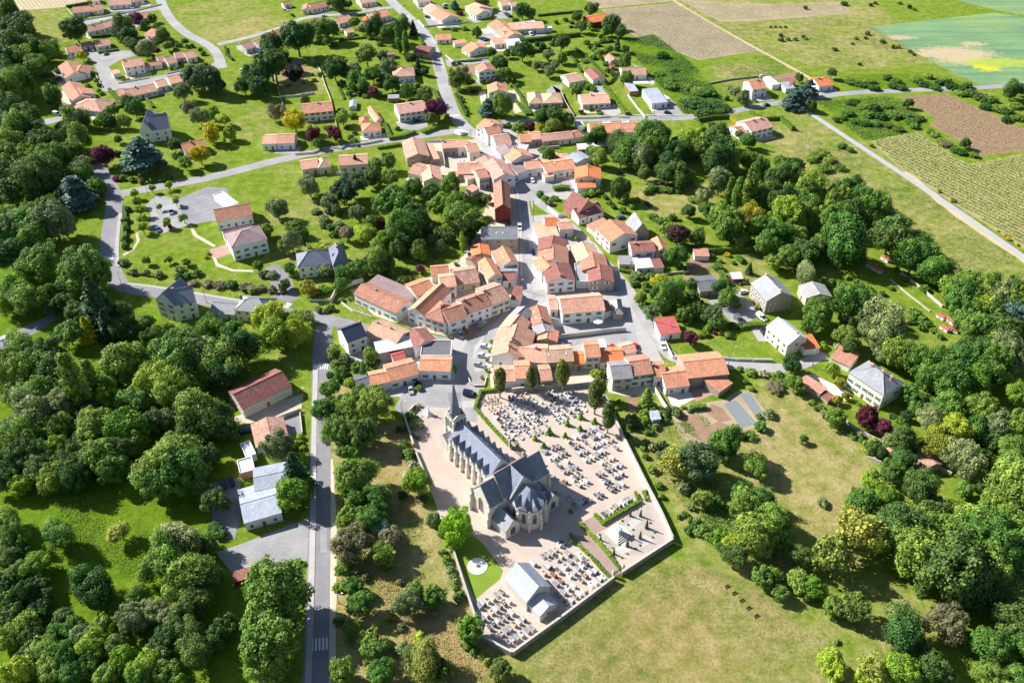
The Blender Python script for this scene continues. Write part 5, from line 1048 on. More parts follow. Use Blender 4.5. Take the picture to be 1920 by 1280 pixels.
ROAD['main_street'] = strip('main_street', [(-23.4,436.5),(-15.8,424.1),(-9.7,406.7),(-4.1,392.1),(1.3,378.1),(4.7,364.9),(5.7,347.4),(6.3,328.7),(6.3,311.4),(5.8,295.2),(5.2,280.1)], 6.2, 0.0254, 'palasphalt')
ROAD['right_road'] = strip('right_road', [(-6,446),(7.4,446.6),(34.4,448.7),(71.9,450.8),(101.9,450.8),(124.6,459.3),(146.7,469.5),(173.6,477.7),(199.6,486.2),(232.4,489.3),(262,491.7),(290.6,494.9),(335.2,503.8)], 5.6, 0.0226, 'palasphalt')
ROAD['grey_lane'] = strip('grey_lane', [(166,466.5),(171.2,452.2),(182.8,421.6),(196,386.4),(210.1,348.3),(222.5,310.5),(229.1,291.3)], 3.4, 0.0217, 'lane')
ROAD['oval_road'] = strip('oval_road', [(-271.6,676.5),(-259.5,647.6),(-242,612.8),(-222.2,583.9),(-200,562.9),(-189.9,544.8),(-182.4,524.2)], 6.5, 0.0236, 'palasphalt')
ROAD['villa_road'] = strip('villa_road', [(-195.9,564.8),(-175.9,580.8),(-158,599.7),(-149.5,619.5),(-117.3,626.3),(-88.1,640.4)], 5.0, 0.0206, 'palasphalt')
ROAD['creeper_lane'] = strip('creeper_lane', [(3.9,370.1),(12.7,357.2),(20.4,346.4),(31.3,328.7),(37.1,311.4),(44,298.3),(49.1,283),(51.5,269.3),(54.7,258.5),(57.4,247.8),(60,242.5),(67.2,240.1),(86.6,238.3),(98,236.8),(106.3,238.3),(117.2,245.6)], 4.8, 0.0238, 'palasphalt')
ROAD['square_street'] = strip('square_street', [(5.5,281.9),(1.1,272.9),(-4.2,264.2),(-9.2,252.6),(-12.8,237.1)], 5.0, 0.0249, 'palasphalt')
ROAD['church_street'] = strip('church_street', [(-24.1,246.2),(-15.7,237.1),(-13.2,222.6),(-14.6,209.2)], 5.0, 0.0186, 'palasphalt')
ROAD['cross_street'] = strip('cross_street', [(5.4,279.3),(11,284.5),(22,285.6),(35.3,287.5),(48.3,285.6)], 4.0, 0.0195, 'palasphalt')
ROAD['field_track'] = strip('field_track', [(117.7,670),(121.4,653.7),(141.7,601.8),(162.7,554.2),(175,526.8),(184.3,505.5),(185.8,493.3)], 2.6, 0.0198, 'trackdirt')
ROAD['mansion_drive'] = strip('mansion_drive', [(-95.5,280.1),(-94.9,287.5),(-99.1,297.1),(-103.8,303.1)], 4, 0.0189, 'asphalt')
strip('pavement', [(-51.5,109.9),(-52.3,114.6),(-56.1,139.5),(-61,169.8),(-67.3,206.6),(-72.2,237.1)], 1.7, 0.0, "pavement", 0.14, 0)
strip('pavement', [(2.1,371.7),(3.1,362.3),(3.7,347.4),(4.1,328.7),(4.2,311.4),(3.8,295.2)], 1.1, 0.0, "pavement", 0.14, 0)
strip('pavement', [(9.8,337.9),(9.7,319.9),(9.6,303.1),(9.3,291.3)], 1.2, 0.0, "pavement", 0.14, 0)
strip('pavement', [(-159.9,290.5),(-145.7,287.9),(-125.7,282.6),(-105.7,277.5),(-94.5,275.3)], 1.6, 0.0, "pavement", 0.14, 0)
strip('pavement', [(-53.4,255.8),(-40.4,248.8),(-32,245),(-23.6,237.7)], 1.2, 0.0, "pavement", 0.14, 0)
strip('pavement', [(-168.6,303.1),(-173.6,315.6),(-179.2,333.2),(-183.2,347.4)], 1.6, 0.0, "pavement", 0.14, 0)
strip('pavement', [(34.6,452.9),(72.4,455),(102.6,455)], 1.0, 0.0, "pavement", 0.14, 0)
stripes("painted_stripe", ROAD.get('lower_road'), -51.69, 125.11, 0.152, 6, 0.47, 3.6, 0.47, z=.034)
stripes("painted_stripe", ROAD.get('lower_road'), -70.53, 237.88, 0.028, 7, 0.41, 2.8, 0.41, z=.034)
stripes("painted_stripe", ROAD.get('left_road'), -176.58, 309.38, 0.276, 7, 0.53, 3.0, 0.53, z=.034)
stripes("painted_stripe", ROAD.get('bend_road'), -90.31, 275.52, 1.142, 4, 0.42, 2.6, 0.42, z=.034)
stripes("painted_stripe", ROAD.get('top_road'), -32.3, 453.96, 0.163, 5, 0.49, 2.6, 0.49, z=.034)
stripes("painted_stripe", ROAD.get('top_road'), -76.34, 620.07, 0.215, 6, 0.49, 2.6, 0.49, z=.034)
stripes("painted_stripe", ROAD.get('marked'), -148.02, 352.02, -0.855, 7, 0.12, 4.6, 2.2, z=.034)
stripes("painted_stripe", ROAD.get('marked'), -145.22, 356.69, -0.906, 7, 0.12, 4.6, 2.4, z=.034)
stripes("painted_stripe", ROAD.get('main_street'), 9.56, 354.43, -1.482, 6, 0.5, 0.5, 0.5, z=.034)
vine_field('young_vines', [(65.3,634.8),(120.5,649.4),(161.8,554.2),(120,538.9),(84,580.8)], -1.186, 2.6, 0.95, 1.0, 'leaf_v', 'sparse young vines in the brown vineyard beside the track')
vine_field('young_vines', [(126.6,653.7),(189.3,646.4),(241.7,650),(245.4,628.6),(182,615),(148.4,609.5)], -1.047, 2.6, 1.0, 1.0, 'leaf_v', 'sparse vines in the small brown plot right of the track')
vine_field('young_vines', [(257.3,483.9),(282.3,434.3),(271.8,412.1),(245.1,406.7),(242.2,418.2),(231.4,443.6),(239.1,449.9),(228.3,478.7)], -1.324, 2.5, 1.0, 1.0, 'leaf_v', 'sparse vines on the brown soil by the right road')
vine_field('vine_rows', [(193,421.6),(219.9,432.5),(232.8,394.9),(267.2,406.7),(299.7,399.6),(238.5,283.7),(226.3,317.7),(198.5,390.4)], -1.002, 2.7, 0.5, 1.3, 'leaf_v', 'dense green vine rows beside the grey lane')
vine_field('vine_rows', [(-376.6,663.7),(-323.2,663.7),(-315.9,649.7),(-329.6,642.2),(-358.2,634.8)], -0.941, 2.5, 1.4, 0.9, 'leaf_v', 'pale vine rows at the top left corner')
vine_field('young_vines', [(49.6,668.4),(117.6,662.1),(118.6,654.9),(65,639.2)], -1.046, 2.6, 1.5, 0.9, 'leaf_v', 'sparse vines at the top edge left of the track')
tufts('scrub', [(73.4,571.2),(96.5,583.9),(112,538),(117.2,513.8),(125.3,462.9),(98.2,455.7),(92.8,481.6),(84.4,522.4)], 16000, 0.8, 'leaf_m', 'tall green scrub between the vineyard and the right road')
tufts('rough_grass', [(145.4,601.8),(244.8,621.8),(260.5,568.8),(263.8,534.8),(202.7,529.4),(164.2,553.3)], 7000, 0.55, 'leaf_o', 'rough olive grass between the track and the wheat field')
tufts('rough_grass', [(159.5,441.9),(194.1,380.9),(219.1,303.1),(198.6,259.1),(178,291.3),(172.2,347.4),(140.3,389.2)], 9000, 0.55, 'leaf_o', 'rough meadow grass below the grey lane')
tufts('scrub', [(177.2,474),(226.5,481.6),(230.6,438.5),(215,431.9),(188.7,422.2)], 8000, 0.7, 'leaf_m', 'low green scrub beside the right road')
tufts('rough_grass', [(129.5,535.7),(165.7,544.8),(173.9,522.4),(156.6,505.5),(122.7,481.6)], 2500, 0.6, 'leaf_o', 'rough grass strip below the brown vineyard')
tufts('long_grass', [(-143.3,176.1),(-106.7,176.1),(-101.2,163.6),(-108.2,146.5),(-124.8,150.2)], 6000, 0.45, 'leaf_l', 'long grass in the lower left clearing')
tufts('dry_grass', [(-39.6,146.5),(-19.9,148.3),(-8.6,126.3),(0,114.2),(-21.8,112.7)], 5000, 0.4, 'leaf_straw', 'dry grass on the slope beside the cemetery wall')
tufts('rough_grass', [(-54.4,182.7),(-46.5,187.2),(-29.4,169.8),(-18.1,143),(-29.1,132.7),(-48.2,143)], 3500, 0.45, 'leaf_x', 'rough grass among the roadside trees')
tufts('scrub', [(52.7,161.6),(60,157.7),(78.2,161.6),(75.2,169.8),(61.3,174)], 1800, 0.7, 'leaf_m', 'overgrown bank behind the memorial garden')
tufts('rough_grass', [(44.1,211.8),(60.3,209.2),(66.2,182.7),(54,169.8),(46.5,187.2)], 1800, 0.5, 'leaf_m', 'rough grass beside the cemetery wall')
tufts('vegetables', [(57,208.6),(59.8,209.2),(61.9,205.4),(58.9,203.5)], 260, 0.35, 'leaf_m', 'rows of leafy vegetables in the kitchen garden')
tufts('vegetables', [(64.4,211.8),(66.3,212.2),(67.8,207.9),(65.8,206.6)], 160, 0.3, 'leaf_m', 'row of seedlings in the kitchen garden')
tufts('vegetables', [(73.1,204.7),(76.5,206),(77.8,203.5),(74.4,202.2)], 180, 0.35, 'leaf_m', 'green bed at the corner of the kitchen garden')
tufts('meadow_grass', [(0,118.6),(31.1,144.7),(51.1,152),(70.8,143),(92.5,112.7),(0,109.9)], 16000, 0.22, 'leaf_o', 'short meadow grass below the cemetery wall')
tufts('dry_grass', [(90.2,228.3),(102.2,222.6),(117,187.2),(111.2,169.8),(91.5,157.7),(76.2,174)], 8000, 0.22, 'leaf_straw', 'short dry grass of the orchard meadow')
# ------------------------------------------------------------------ church, houses, walls
church((-15.6, 194.35), math.atan2(-0.788, 0.615))

HOUSES = [
('long white bungalow with brown-pink roof beside the yellow meadow','house',[((-312.8,619),(-294.2,625.3),12.2,2.8,'a',2.2,'white','brown',{'ch':[0.6]})]),
('white bungalow with pink roof cut by the top edge, white van beside it','house',[((-293.3,634.9),(-278.1,638.8),12.2,2.8,'a',2.2,'white','pink',{})]),
('small white villa at the very top left of the grass oval','house',[((-277.8,644.8),(-271.9,647.9),10.8,2.8,'a',1.9,'white','brown',{})]),
('small pale villa at the top edge above the brown-pink bungalow','house',[((-308.9,644.2),(-304.2,646),10.8,2.8,'a',1.9,'white','pink',{})]),
('L-shaped villa with pale pink wing and brown wing near purple bush','house',[((-269.4,597.4),(-265.7,600.9),13,2.8,'p',1.5,'white','pink',{}),((-267.2,604.7),(-255.7,608.6),12.2,2.9,'a',2.1,'white','brown',{})]),
('twin stepped bungalow with pink roofs below the short villa street','house',[((-287.5,579.8),(-278.2,587.6),10.8,2.8,'a',2.1,'white','pink',{'ch':[0.5]}),((-279.4,587.3),(-270.7,596),10.8,2.9,'a',2.1,'white','pink',{})]),
('white house with gable and brown roof among hedges near the curved road','house',[((-247.9,576.2),(-240.2,567.6),12.2,2.9,'a',2.4,'white','brown',{})]),
('brown-roofed bungalow with linked garage at the head of the cul-de-sac','house',[((-284.9,542),(-277.9,546.7),12.2,2.8,'a',2.2,'white','brown',{'ch':[0.8]}),((-280.6,554.1),(-275.5,558),7,2.5,'a',1.2,'white','brown',{'gar':1,'nw':1})]),
('white bungalow with pale brown roof facing the cul-de-sac lawn','house',[((-271.3,552),(-263.2,556.1),12.2,3,'a',2.2,'white','oldtile',{})]),
('white L-shaped house with red-brown roof, upper one west of cul-de-sac','house',[((-282.1,519.1),(-270,500.1),11.5,3,'a',2.4,'white','brown',{}),((-269.4,505.9),(-258.9,507.8),10.6,3,'p',2,'white','brown',{})]),
('white L-shaped house with red-brown roof, lower one west of cul-de-sac','house',[((-267,487.1),(-252.8,466.1),10.8,3,'a',2.4,'white','brown',{}),((-253.5,469.9),(-243.4,477.2),9.4,3,'p',2,'white','brown',{})]),
('hip-roofed bungalow with blue walls beside the white van','house',[((-250.5,457.5),(-231.3,453.4),14.9,2.8,'h',2.4,'bluewall','oldtile',{}),((-235.1,460.4),(-229.7,463.7),10.8,2.7,'a',1.7,'bluewall','oldtile',{})]),
('two-storey white house with balcony in the middle of the cul-de-sac','house',[((-237.3,510.9),(-227.1,516.3),13.5,5.2,'a',2.2,'white','salmon',{'ch':[0.1]}),((-243.7,507.4),(-240.4,510.5),4,2.6,'m',0.8,'white','salmon',{'nowin':1})]),
('low garage with brown roof linking the cul-de-sac houses','garage',[((-228.3,519.7),(-219.2,523),6,2.6,'a',1.2,'white','brown',{'gar':1,'nw':3})]),
('pair of small white gabled houses right of the long garage','house',[((-221.6,526.4),(-217.7,529),10.8,2.9,'a',1.9,'white','pink',{}),((-214.9,523),(-210.1,526.3),12.2,3,'a',2.2,'white','pink',{})]),
('pair of white gabled houses with red car between, by the road bend','house',[((-212.9,532.6),(-207.4,535.4),10.8,2.9,'a',1.9,'white','pink',{}),((-205.7,531.9),(-200.5,535.3),12.2,3,'a',2.2,'white','pink',{})]),
('long low row with salmon roof along the south side of the cul-de-sac','house',[((-228.6,474.6),(-224.6,476.1),10.8,2.8,'a',1.9,'white','salmon',{}),((-223.4,472.8),(-208.6,482.3),12.2,2.8,'a',2.1,'white','salmon',{'ch':[0.4]})]),
('white gabled houses with salmon roofs left of the dark pines','house',[((-209.5,487.2),(-205.3,490.1),10.8,2.8,'a',1.9,'white','salmon',{}),((-203.7,491.7),(-197.1,495.7),12.2,3,'a',2.2,'white','salmon',{})]),
('small grey-roofed shed above the slate manor','shed',[((-203,448.6),(-199.6,451.4),6,2.6,'a',1.2,'greywall','lightslate',{'nw':1})]),
('white manor with steep twin slate gables behind the blue cedar','house',[((-197.1,420),(-190.8,421.1),12.9,6.8,'p',5,'white','slate',{'sh':'greywall'}),((-190.9,421.6),(-182.8,424.3),12.2,6.8,'a',5.5,'white','slate',{'ch':[0.9]}),((-191.4,423.1),(-186.6,424.7),5.4,4.2,'m',0.7,'white','lightslate',{})]),
('small white house with orange roof behind the yellow tree','house',[((-168.3,401.8),(-158.9,407.8),11.2,3.4,'a',2.3,'white','orange',{'ch':[0.45]})]),
('white house with red roof behind curved hedge above the pond trees','house',[((-172.4,548.1),(-167.2,553.3),12.2,2.8,'a',2.2,'white','pink',{}),((-165.5,554.5),(-159.2,561.5),10.8,2.8,'a',1.9,'white','pink',{})]),
('tiny white garage at the edge of the grass oval','garage',[((-166.2,636.8),(-161.5,639.7),6,2.5,'a',1.3,'white','brown',{'nw':1,'gar':1})]),
('white bungalow with brown roof and front wing near the top edge','house',[((-143.4,626.7),(-132.9,634.3),10.8,2.9,'a',2.2,'white','brown',{}),((-150.8,625.3),(-143.4,626.4),10.6,2.8,'p',1.5,'white','brown',{})]),
('pale bungalow with grey-pink roof at the top edge left of the main road','house',[((-110,638.8),(-99.8,644.2),12.2,3,'a',1.9,'cream','oldtile',{})]),
('white bungalow with orange roof beside the small round trees','house',[((-157.7,569.4),(-149.5,579),12.2,2.9,'a',2.2,'white','orange',{'ch':[0.2]})]),
('bungalow with dark brown roof half hidden by trees','house',[((-139.1,587.6),(-130.6,599),10.8,2.8,'a',2.1,'white','brown',{})]),
('white bungalow with pale salmon roof left of the orange villa','house',[((-119.8,596.3),(-110.8,604.5),12.2,2.8,'a',2.1,'white','salmon',{})]),
('white villa with bright orange roof by the top road','house',[((-94.8,606),(-85.5,614.1),13.5,3.2,'a',2.4,'white','orange',{'ch':[0.3]}),((-105,605),(-96.1,600.7),7,2.6,'a',1.4,'white','brightorange',{})]),
('small white flat-topped outbuilding in the garden below the salmon bungalow','shed',[((-111.7,579.1),(-107.2,581.6),6,2.6,'a',0.8,'white','pink',{})]),
('white house cut by the top edge right of the main road','house',[((-68.9,641.2),(-60,644.8),12.2,3,'a',1.9,'white','pink',{})]),
('long gabled house with orange and pink roof right of the main road','house',[((-57.7,616.1),(-48.8,602.5),13.5,3,'a',2.4,'white','orange',{}),((-64.3,629.3),(-58,617.5),12.2,3,'a',2.4,'white','pink',{})]),
('white gabled villa with pale orange roof beside the purple bush','house',[((-30.2,619.5),(-25.4,612.7),13.5,3,'a',2.4,'white','salmon',{'ch':[0.4]}),((-34,632.2),(-30.3,621.8),17.6,3,'a',2.4,'white','salmon',{})]),
('pale low house beside the row of parked cars at the top','house',[((-7.3,634),(0.5,636.4),10.8,3,'a',1.2,'cream','oldtile',{})]),
('white house with orange roofs above the terraced drive','house',[((-17,594.1),(-11.6,583.6),13.5,3,'a',2.4,'white','orange',{}),((-11,579.7),(-4.6,567.4),13.5,3,'a',2.4,'white','orange',{})]),
('small square house with orange roof beside the main road','house',[((-49.9,565.7),(-40.3,567),10.8,2.7,'a',2.1,'white','orange',{})]),
('narrow orange-roofed lean-to beside the small square house','shed',[((-37.8,559.2),(-30.1,562.1),4,2.4,'m',0.7,'white','orange',{'nowin':1})]),
('white gabled house with orange roof beside the swimming pool','house',[((-32.7,550.7),(-27.3,542.5),14.9,2.9,'a',2.4,'white','orange',{'ch':[0.75]})]),
('pool house with salmon roof behind the swimming pool','shed',[((-11.4,557.2),(-0.3,561.3),8.1,2.7,'m',1,'cream','salmon',{})]),
('white two-storey gabled house with red-brown roof right of the vegetable plot','house',[((-20.1,503.9),(-9.4,506.4),10.6,5,'p',2,'white','brown',{'ch':[0.7]})]),
('white two-storey gabled house with orange roof beside the gravel drive','house',[((-13.5,474.4),(-2.6,475.4),11.8,4.5,'p',2,'white','orange',{'ch':[0.5]})]),
('dark red-roofed barn hidden among trees beside the main road','barn',[((-63.4,543.4),(-53.7,540.1),12.2,3,'a',1.9,'stone','maroon',{'nw':1})]),
('low orange-roofed shed under the trees','shed',[((-83.9,537.8),(-75.2,541.2),5,2.5,'a',1.1,'stone','oldtile',{'nowin':1})]),
('white hip-roofed villa with pink roof and black car below','house',[((-71.6,499.9),(-58.9,501.9),13.5,4.2,'h',2.4,'white','pink',{'ch':[0.5]})]),
('brown wooden garden shed with grey roof on the lawn','shed',[((-71.9,472.2),(-65.6,472.7),4,2.4,'m',0.4,'wood','lightslate',{'nw':1})]),
('white two-storey house with pink roof, basement garage and hedge','house',[((-62.3,445.2),(-47.2,450.4),13.5,5,'a',2.2,'white','pink',{'ch':[0.5],'gar':1})]),
('wide white two-storey house with brown roof right of the yellow tree','house',[((-115.9,445.7),(-99.7,449.5),13.5,5,'a',2.2,'white','brown',{'ch':[0.55]})]),
('small white hip-roofed cottage with blue shutters above the bend','house',[((-80.3,426.4),(-70.6,428.4),10.8,3.2,'h',2.1,'white','orange',{'sh':'bluepaint','nw':3}),((-83,436.8),(-78.2,437.8),8.1,3,'h',1.4,'white','orange',{})]),
('long narrow outbuilding with orange roof behind the hip-roofed cottage','shed',[((-74.7,441.9),(-71.9,443.1),18,2.6,'p',1,'white','orange',{'nw':1})]),
('pale house with salmon roof just right of the road junction glare','house',[((-123.4,412.2),(-114.4,412.9),11.2,3.6,'a',2.1,'white','salmon',{}),((-130.9,411.7),(-123.8,412),11.2,3.6,'a',1.7,'white','salmon',{})]),
('large stone barn with pinkish tile roof and long side shed','barn',[((-53.2,393.5),(-42.1,396.1),19,4.5,'p',2,'stone','oldtile',{'nw':2}),((-41.9,395.3),(-37,396.8),16.2,2.8,'m',1,'stone','salmon',{'nowin':1})]),
('stone house with salmon roofs below the roundabout','house',[((-35.8,405),(-28.1,406.1),8.8,4.4,'a',1.8,'stone','salmon',{'nw':2,'ch':[0.05]}),((-28,405.3),(-22.8,405.5),8.8,4.8,'a',1.8,'white','salmon',{'sh':'bluepaint'}),((-21.7,399.4),(-16.4,401.6),11.2,4.6,'a',1.8,'palestone','salmon',{'nw':1})]),
('cottage with salmon roof beside the fir below the upper road','house',[((-86.7,387),(-72.4,389.1),11.2,4,'a',1.8,'cream','salmon',{'nw':3})]),
('pale cottage with broken salmon roofs right of the glare','house',[((-104.6,383.5),(-96.7,385.9),10,3.6,'a',1.8,'cream','salmon',{}),((-96.5,384.6),(-90.8,386.5),10,3.8,'h',1.8,'cream','tan',{})]),
('white corner house with orange roofs at the roundabout','house',[((-19.2,428.4),(-14.2,422.3),12.2,5.8,'a',2.4,'white','orange',{'ch':[0.7]}),((-12.9,417.1),(-5.5,419.8),9.5,6.2,'a',1.6,'white','brown',{'nw':1})]),
('white street house with pink roof, second from the roundabout','house',[((-8.3,405.9),(-0.2,408.2),11.2,6,'a',2.1,'white','pink',{'nw':1})]),
('narrow street house with mauve roof, third from the roundabout','house',[((-8.2,401.3),(-5.5,393.8),10,5.8,'a',1.8,'white','mauve',{})]),
('white street house with orange and maroon roof and brick chimneys','house',[((-4.6,394.7),(-0.3,386.8),12.5,6,'a',2.5,'white','orange',{'ch':[0.05,0.9]})]),
('grey-roofed garage with red and blue doors beside the forecourt','garage',[((2.7,378.4),(8.1,381.5),10,4,'m',0.9,'white','mauve',{'nowin':1})]),
('white house with salmon roof behind the round tree of the forecourt','house',[((7.3,381.8),(15.3,383.9),10,4.4,'a',1.7,'white','salmon',{'ch':[0.9],'nw':2})]),
('white house with salmon roof and open porch on the forecourt','house',[((17.3,379.3),(23,381.9),12.5,4,'a',1.8,'white','orange',{'nw':2}),((16.3,376.7),(20.6,378.4),3.8,2.8,'m',0.7,'white','salmon',{'nowin':1})]),
('cream-walled house with orange roof at the back of the forecourt','house',[((23.2,381.9),(31.9,384.7),11.2,4,'a',1.8,'cream','orange',{'nw':3,'sh':'greywall'})]),
('white gabled house with bright orange roof and porch near the oval hedge','house',[((30.7,371.5),(43.1,370.8),11.2,5,'p',1.7,'white','brightorange',{'ch':[0.9],'nw':2}),((31.6,366.2),(40.6,367),6.2,2.8,'a',1,'white','brightorange',{'nowin':1})]),
('glass-roofed workshop with blue-grey roof behind the forecourt houses','shed',[((27.4,397.5),(32.3,390.9),10,3.2,'a',1,'cream','zinc',{})]),
('low shed with pale striped roof beside the blue-grey workshop','shed',[((22.7,393.7),(29.6,395.3),6.2,2.8,'m',0.6,'white','oldtile',{'nowin':1})]),
('white cube annex behind the orange and maroon street house','shed',[((1.4,404.4),(7.2,402.9),6,4.2,'f',0,'white','whiteroof',{'nowin':1})]),
('brick garden shed with white roof in the orchard garden','shed',[((34.7,407.3),(40.2,408.1),5,2.6,'m',0.5,'brick','whiteroof',{'nw':1})]),
('long low row of stone outbuildings with salmon and pink roofs','house',[((4.7,414.9),(10.3,415.7),8.8,3,'a',1.5,'stone','orange',{'nw':1}),((10.3,416.7),(15.9,417.6),8.8,3.6,'a',1.6,'stone','salmon',{'nw':1}),((16.1,415.7),(24.7,417.9),8.8,3,'a',1.5,'stone','pink',{'nw':1}),((24.9,417.6),(33,419.8),8.8,3,'a',1.5,'white','pink',{'gar':1,'nw':2}),((33.1,420.1),(38.1,422.7),8.1,2.7,'a',1.2,'white','brown',{'nowin':1})]),
('white terrace of three new houses with orange roof and skylights','house',[((41.8,421.1),(73.7,423.3),12.2,5,'a',2.4,'white','orange',{'sky':[(0.45,0.22),(0.6,0.22),(0.88,0.25)],'nw':0,'nodoor':1}),((49.5,429.2),(53.1,429.5),3.5,6.3,'f',0,'white','whiteroof',{'nowin':1}),((60,429.7),(63.2,430),3.5,6.3,'f',0,'white','whiteroof',{'nowin':1})]),
('small grey flat-roofed shed beside the new white terrace','shed',[((36,433.4),(39.6,434.3),6,3,'f',0,'greywall','lightslate',{'nowin':1})]),
('pale house at the top edge left of the scattered garden','house',[((0,632.2),(4.5,634),10.8,3,'a',1.7,'greywall','pink',{})]),
('tan-roofed workshop with white flat roofs behind and van in front','house',[((9.5,585.1),(22,586.6),13.5,3.4,'a',1.8,'white','salmon',{'gar':1}),((0,583),(9.4,585.1),10.8,3.2,'m',1,'white','salmon',{'gar':1}),((3.8,590.7),(16.8,596.1),5,3.8,'f',0,'white','whiteroof',{'nowin':1})]),
('small white flat shed right of the tan-roofed workshop','shed',[((21.9,587.6),(27.6,588.7),4,2.6,'f',0,'white','whiteroof',{'nowin':1})]),
('white house with white carport roof at the end of the dark hedge','house',[((-2.6,554.4),(6.8,556.8),9.5,3,'m',0.6,'white','whiteroof',{})]),
('small orange-roofed house above the dark hedge','house',[((-4,569.9),(4,572.9),10.8,3,'a',1.9,'white','orange',{})]),
('open barn with bright red-orange roof at the corner of the brown field','barn',[((55.3,596.1),(67.9,601.5),13.5,3.8,'a',1.9,'redwood','brightorange',{'nowin':1})]),
('tiny red-roofed hut below the red-orange barn','shed',[((68.9,587.4),(73.1,589),5,2.4,'a',0.9,'redwood','redroof',{'nowin':1})]),
('small brown-roofed gabled outbuilding among the garden trees','shed',[((62,527.5),(67.3,529.3),9.4,2.8,'p',1.4,'greywall','brown',{'nw':1})]),
('tiny maroon-roofed shed on the green strip','shed',[((61.9,520.3),(64.2,520.9),4,2.2,'a',0.7,'wood','maroon',{'nowin':1})]),
('white bungalow with pinkish roof and grey garage doors above the new blue house','house',[((67.4,504.9),(82.1,505.9),12.2,3,'a',2.1,'white','oldtile',{'gar':1})]),
('carport shed with blue-grey roof and brown front','shed',[((69.3,481.3),(74.2,482.3),10.8,2.8,'m',0.6,'wood','zinc',{'nowin':1})]),
('modern white house with blue-grey metal roof by the road','house',[((79.9,463.2),(89,465.1),17.6,3.3,'m',1.1,'white','zinc',{'dc':'browndoor'}),((88.3,468.5),(91.3,470),6,3,'f',0,'white','zinc',{'nowin':1})]),
('white garage with tan roof beside the curved drive','garage',[((34.3,493.7),(43.5,497.7),12.2,3,'a',1.9,'white','tan',{'nw':1})]),
('long white garage with maroon roof and white door','garage',[((48.9,497.9),(56.1,500),15,2.9,'p',1.5,'white','maroon',{'gar':1,'nw':1})]),
('cream bungalow with tan double-hip roof behind the low white wall','house',[((9.9,463.9),(18,464.5),14.9,3,'h',2.2,'cream','tan',{}),((18.2,464.5),(29.1,465.8),13.5,3,'h',2.1,'cream','tan',{})]),
('white bungalow with orange roof and dark shutters behind the low white wall','house',[((40.3,462.6),(56.3,464.9),13.5,3,'a',2.2,'white','salmon',{'sh':'maroon','ch':[0.4]})]),
('tall white house with orange roof at the far right road','house',[((140.4,478.5),(149.2,480.5),12.2,5.2,'a',2.3,'white','orange',{'ch':[0.6]})]),
('long white house with pink roof inside the clipped square hedge','house',[((127.9,423),(140.6,429.2),13.5,5,'a',2.4,'white','pink',{'sh':'greenpaint','ch':[0.4,0.75]}),((122.3,423.6),(129,426.4),10.8,3,'a',1.7,'white','brown',{'nw':1})]),
('cluster of grey-roofed sheds left of the big blue cedars','shed',[((160,491.7),(165.5,488.5),10.8,3,'m',0.6,'stone','maroon',{'nowin':1}),((155.2,490.1),(159.8,491.7),10.8,3,'m',0.6,'white','whiteroof',{'nowin':1}),((161.9,485),(167.8,486.2),8.1,2.8,'m',0.5,'white','zinc',{'nowin':1})]),
('small white house with red roof beyond the blue cedars','house',[((182.1,487.2),(191.3,490.2),12.2,3.2,'a',2.2,'white','brightorange',{'ch':[0.3]})]),
('tall white villa with steep dark slate gable by the lower road','house',[((-139,268.2),(-130.4,264.6),10.8,8.2,'p',4.6,'white','slate',{}),((-130.4,265.2),(-123.6,267.9),9.2,8,'a',3.9,'white','lightslate',{'ch':[0.05,0.95]})]),
('pale house with slate hip roof and low slate wing on the lower road','house',[((-108,265.5),(-95,263.8),9.2,5.4,'h',3,'white','lightslate',{'ch':[0.1],'chm':'brick'}),((-118.7,267.1),(-108.8,265.6),8,3,'a',2,'greywall','lightslate',{'nw':2})]),
('long white building with brown roof beside the marked car park','house',[((-133.3,332.6),(-118.5,338.2),11.2,4.6,'a',2.8,'white','brown',{'nw':5,'sh':'frame'})]),
('big white two-storey village hall with dormers above the lawn','house',[((-119.4,307.2),(-106.2,314.3),12.6,7,'h',3,'white','mauve',{'nw':4}),((-125.5,317.9),(-114.2,323.4),7.5,4.6,'a',2.3,'white','mauve',{'nw':3})]),
('long white canopy roof beside the marked car park','shed',[((-132.1,348.1),(-128.5,351.5),15,3,'f',0,'white','whiteroof',{'nowin':1})]),
('pale stone mansion with slate hipped roofs and dormers behind the lower road','house',[((-88.9,294.1),(-76,297.3),10.3,6,'h',3.7,'white','slate',{'nw':4,'ch':[0.95]}),((-74.3,294.8),(-68.4,296.6),13.8,6.2,'h',4.1,'white','slate',{'ch':[0.5]})]),
('long white row house with orange-brown roof at the street bend','house',[((-63.2,276.8),(-45,263.9),9.2,4.8,'a',2.2,'white','brown',{'nw':6,'ch':[0.35]}),((-59.9,283.6),(-41.8,271.4),8,4.2,'m',0.4,'greywall','mauve',{'nowin':1})]),
('rendered house with pale orange roof and pink shutters above the corner','house',[((-38.1,274.4),(-31,279.2),9.2,5.6,'a',1.6,'palestone','orange',{'nw':2,'sh':'petals'})]),
('small orange-roofed house behind the cream gable','house',[((-33.2,290.9),(-26.1,292.1),6.9,4,'a',1.5,'cream','orange',{'nw':1})]),
('cream house with pale orange roof beside the tiled stone barn','house',[((-28.5,280.2),(-22.5,281.5),9.2,5.4,'a',1.7,'cream','salmon',{'nw':2})]),
('stone barn with mottled brown roof and white garage door','barn',[((-22.7,284.6),(-13.3,287.2),11.5,3.4,'a',2.6,'stone','oldtile',{'gar':1,'nw':2})]),
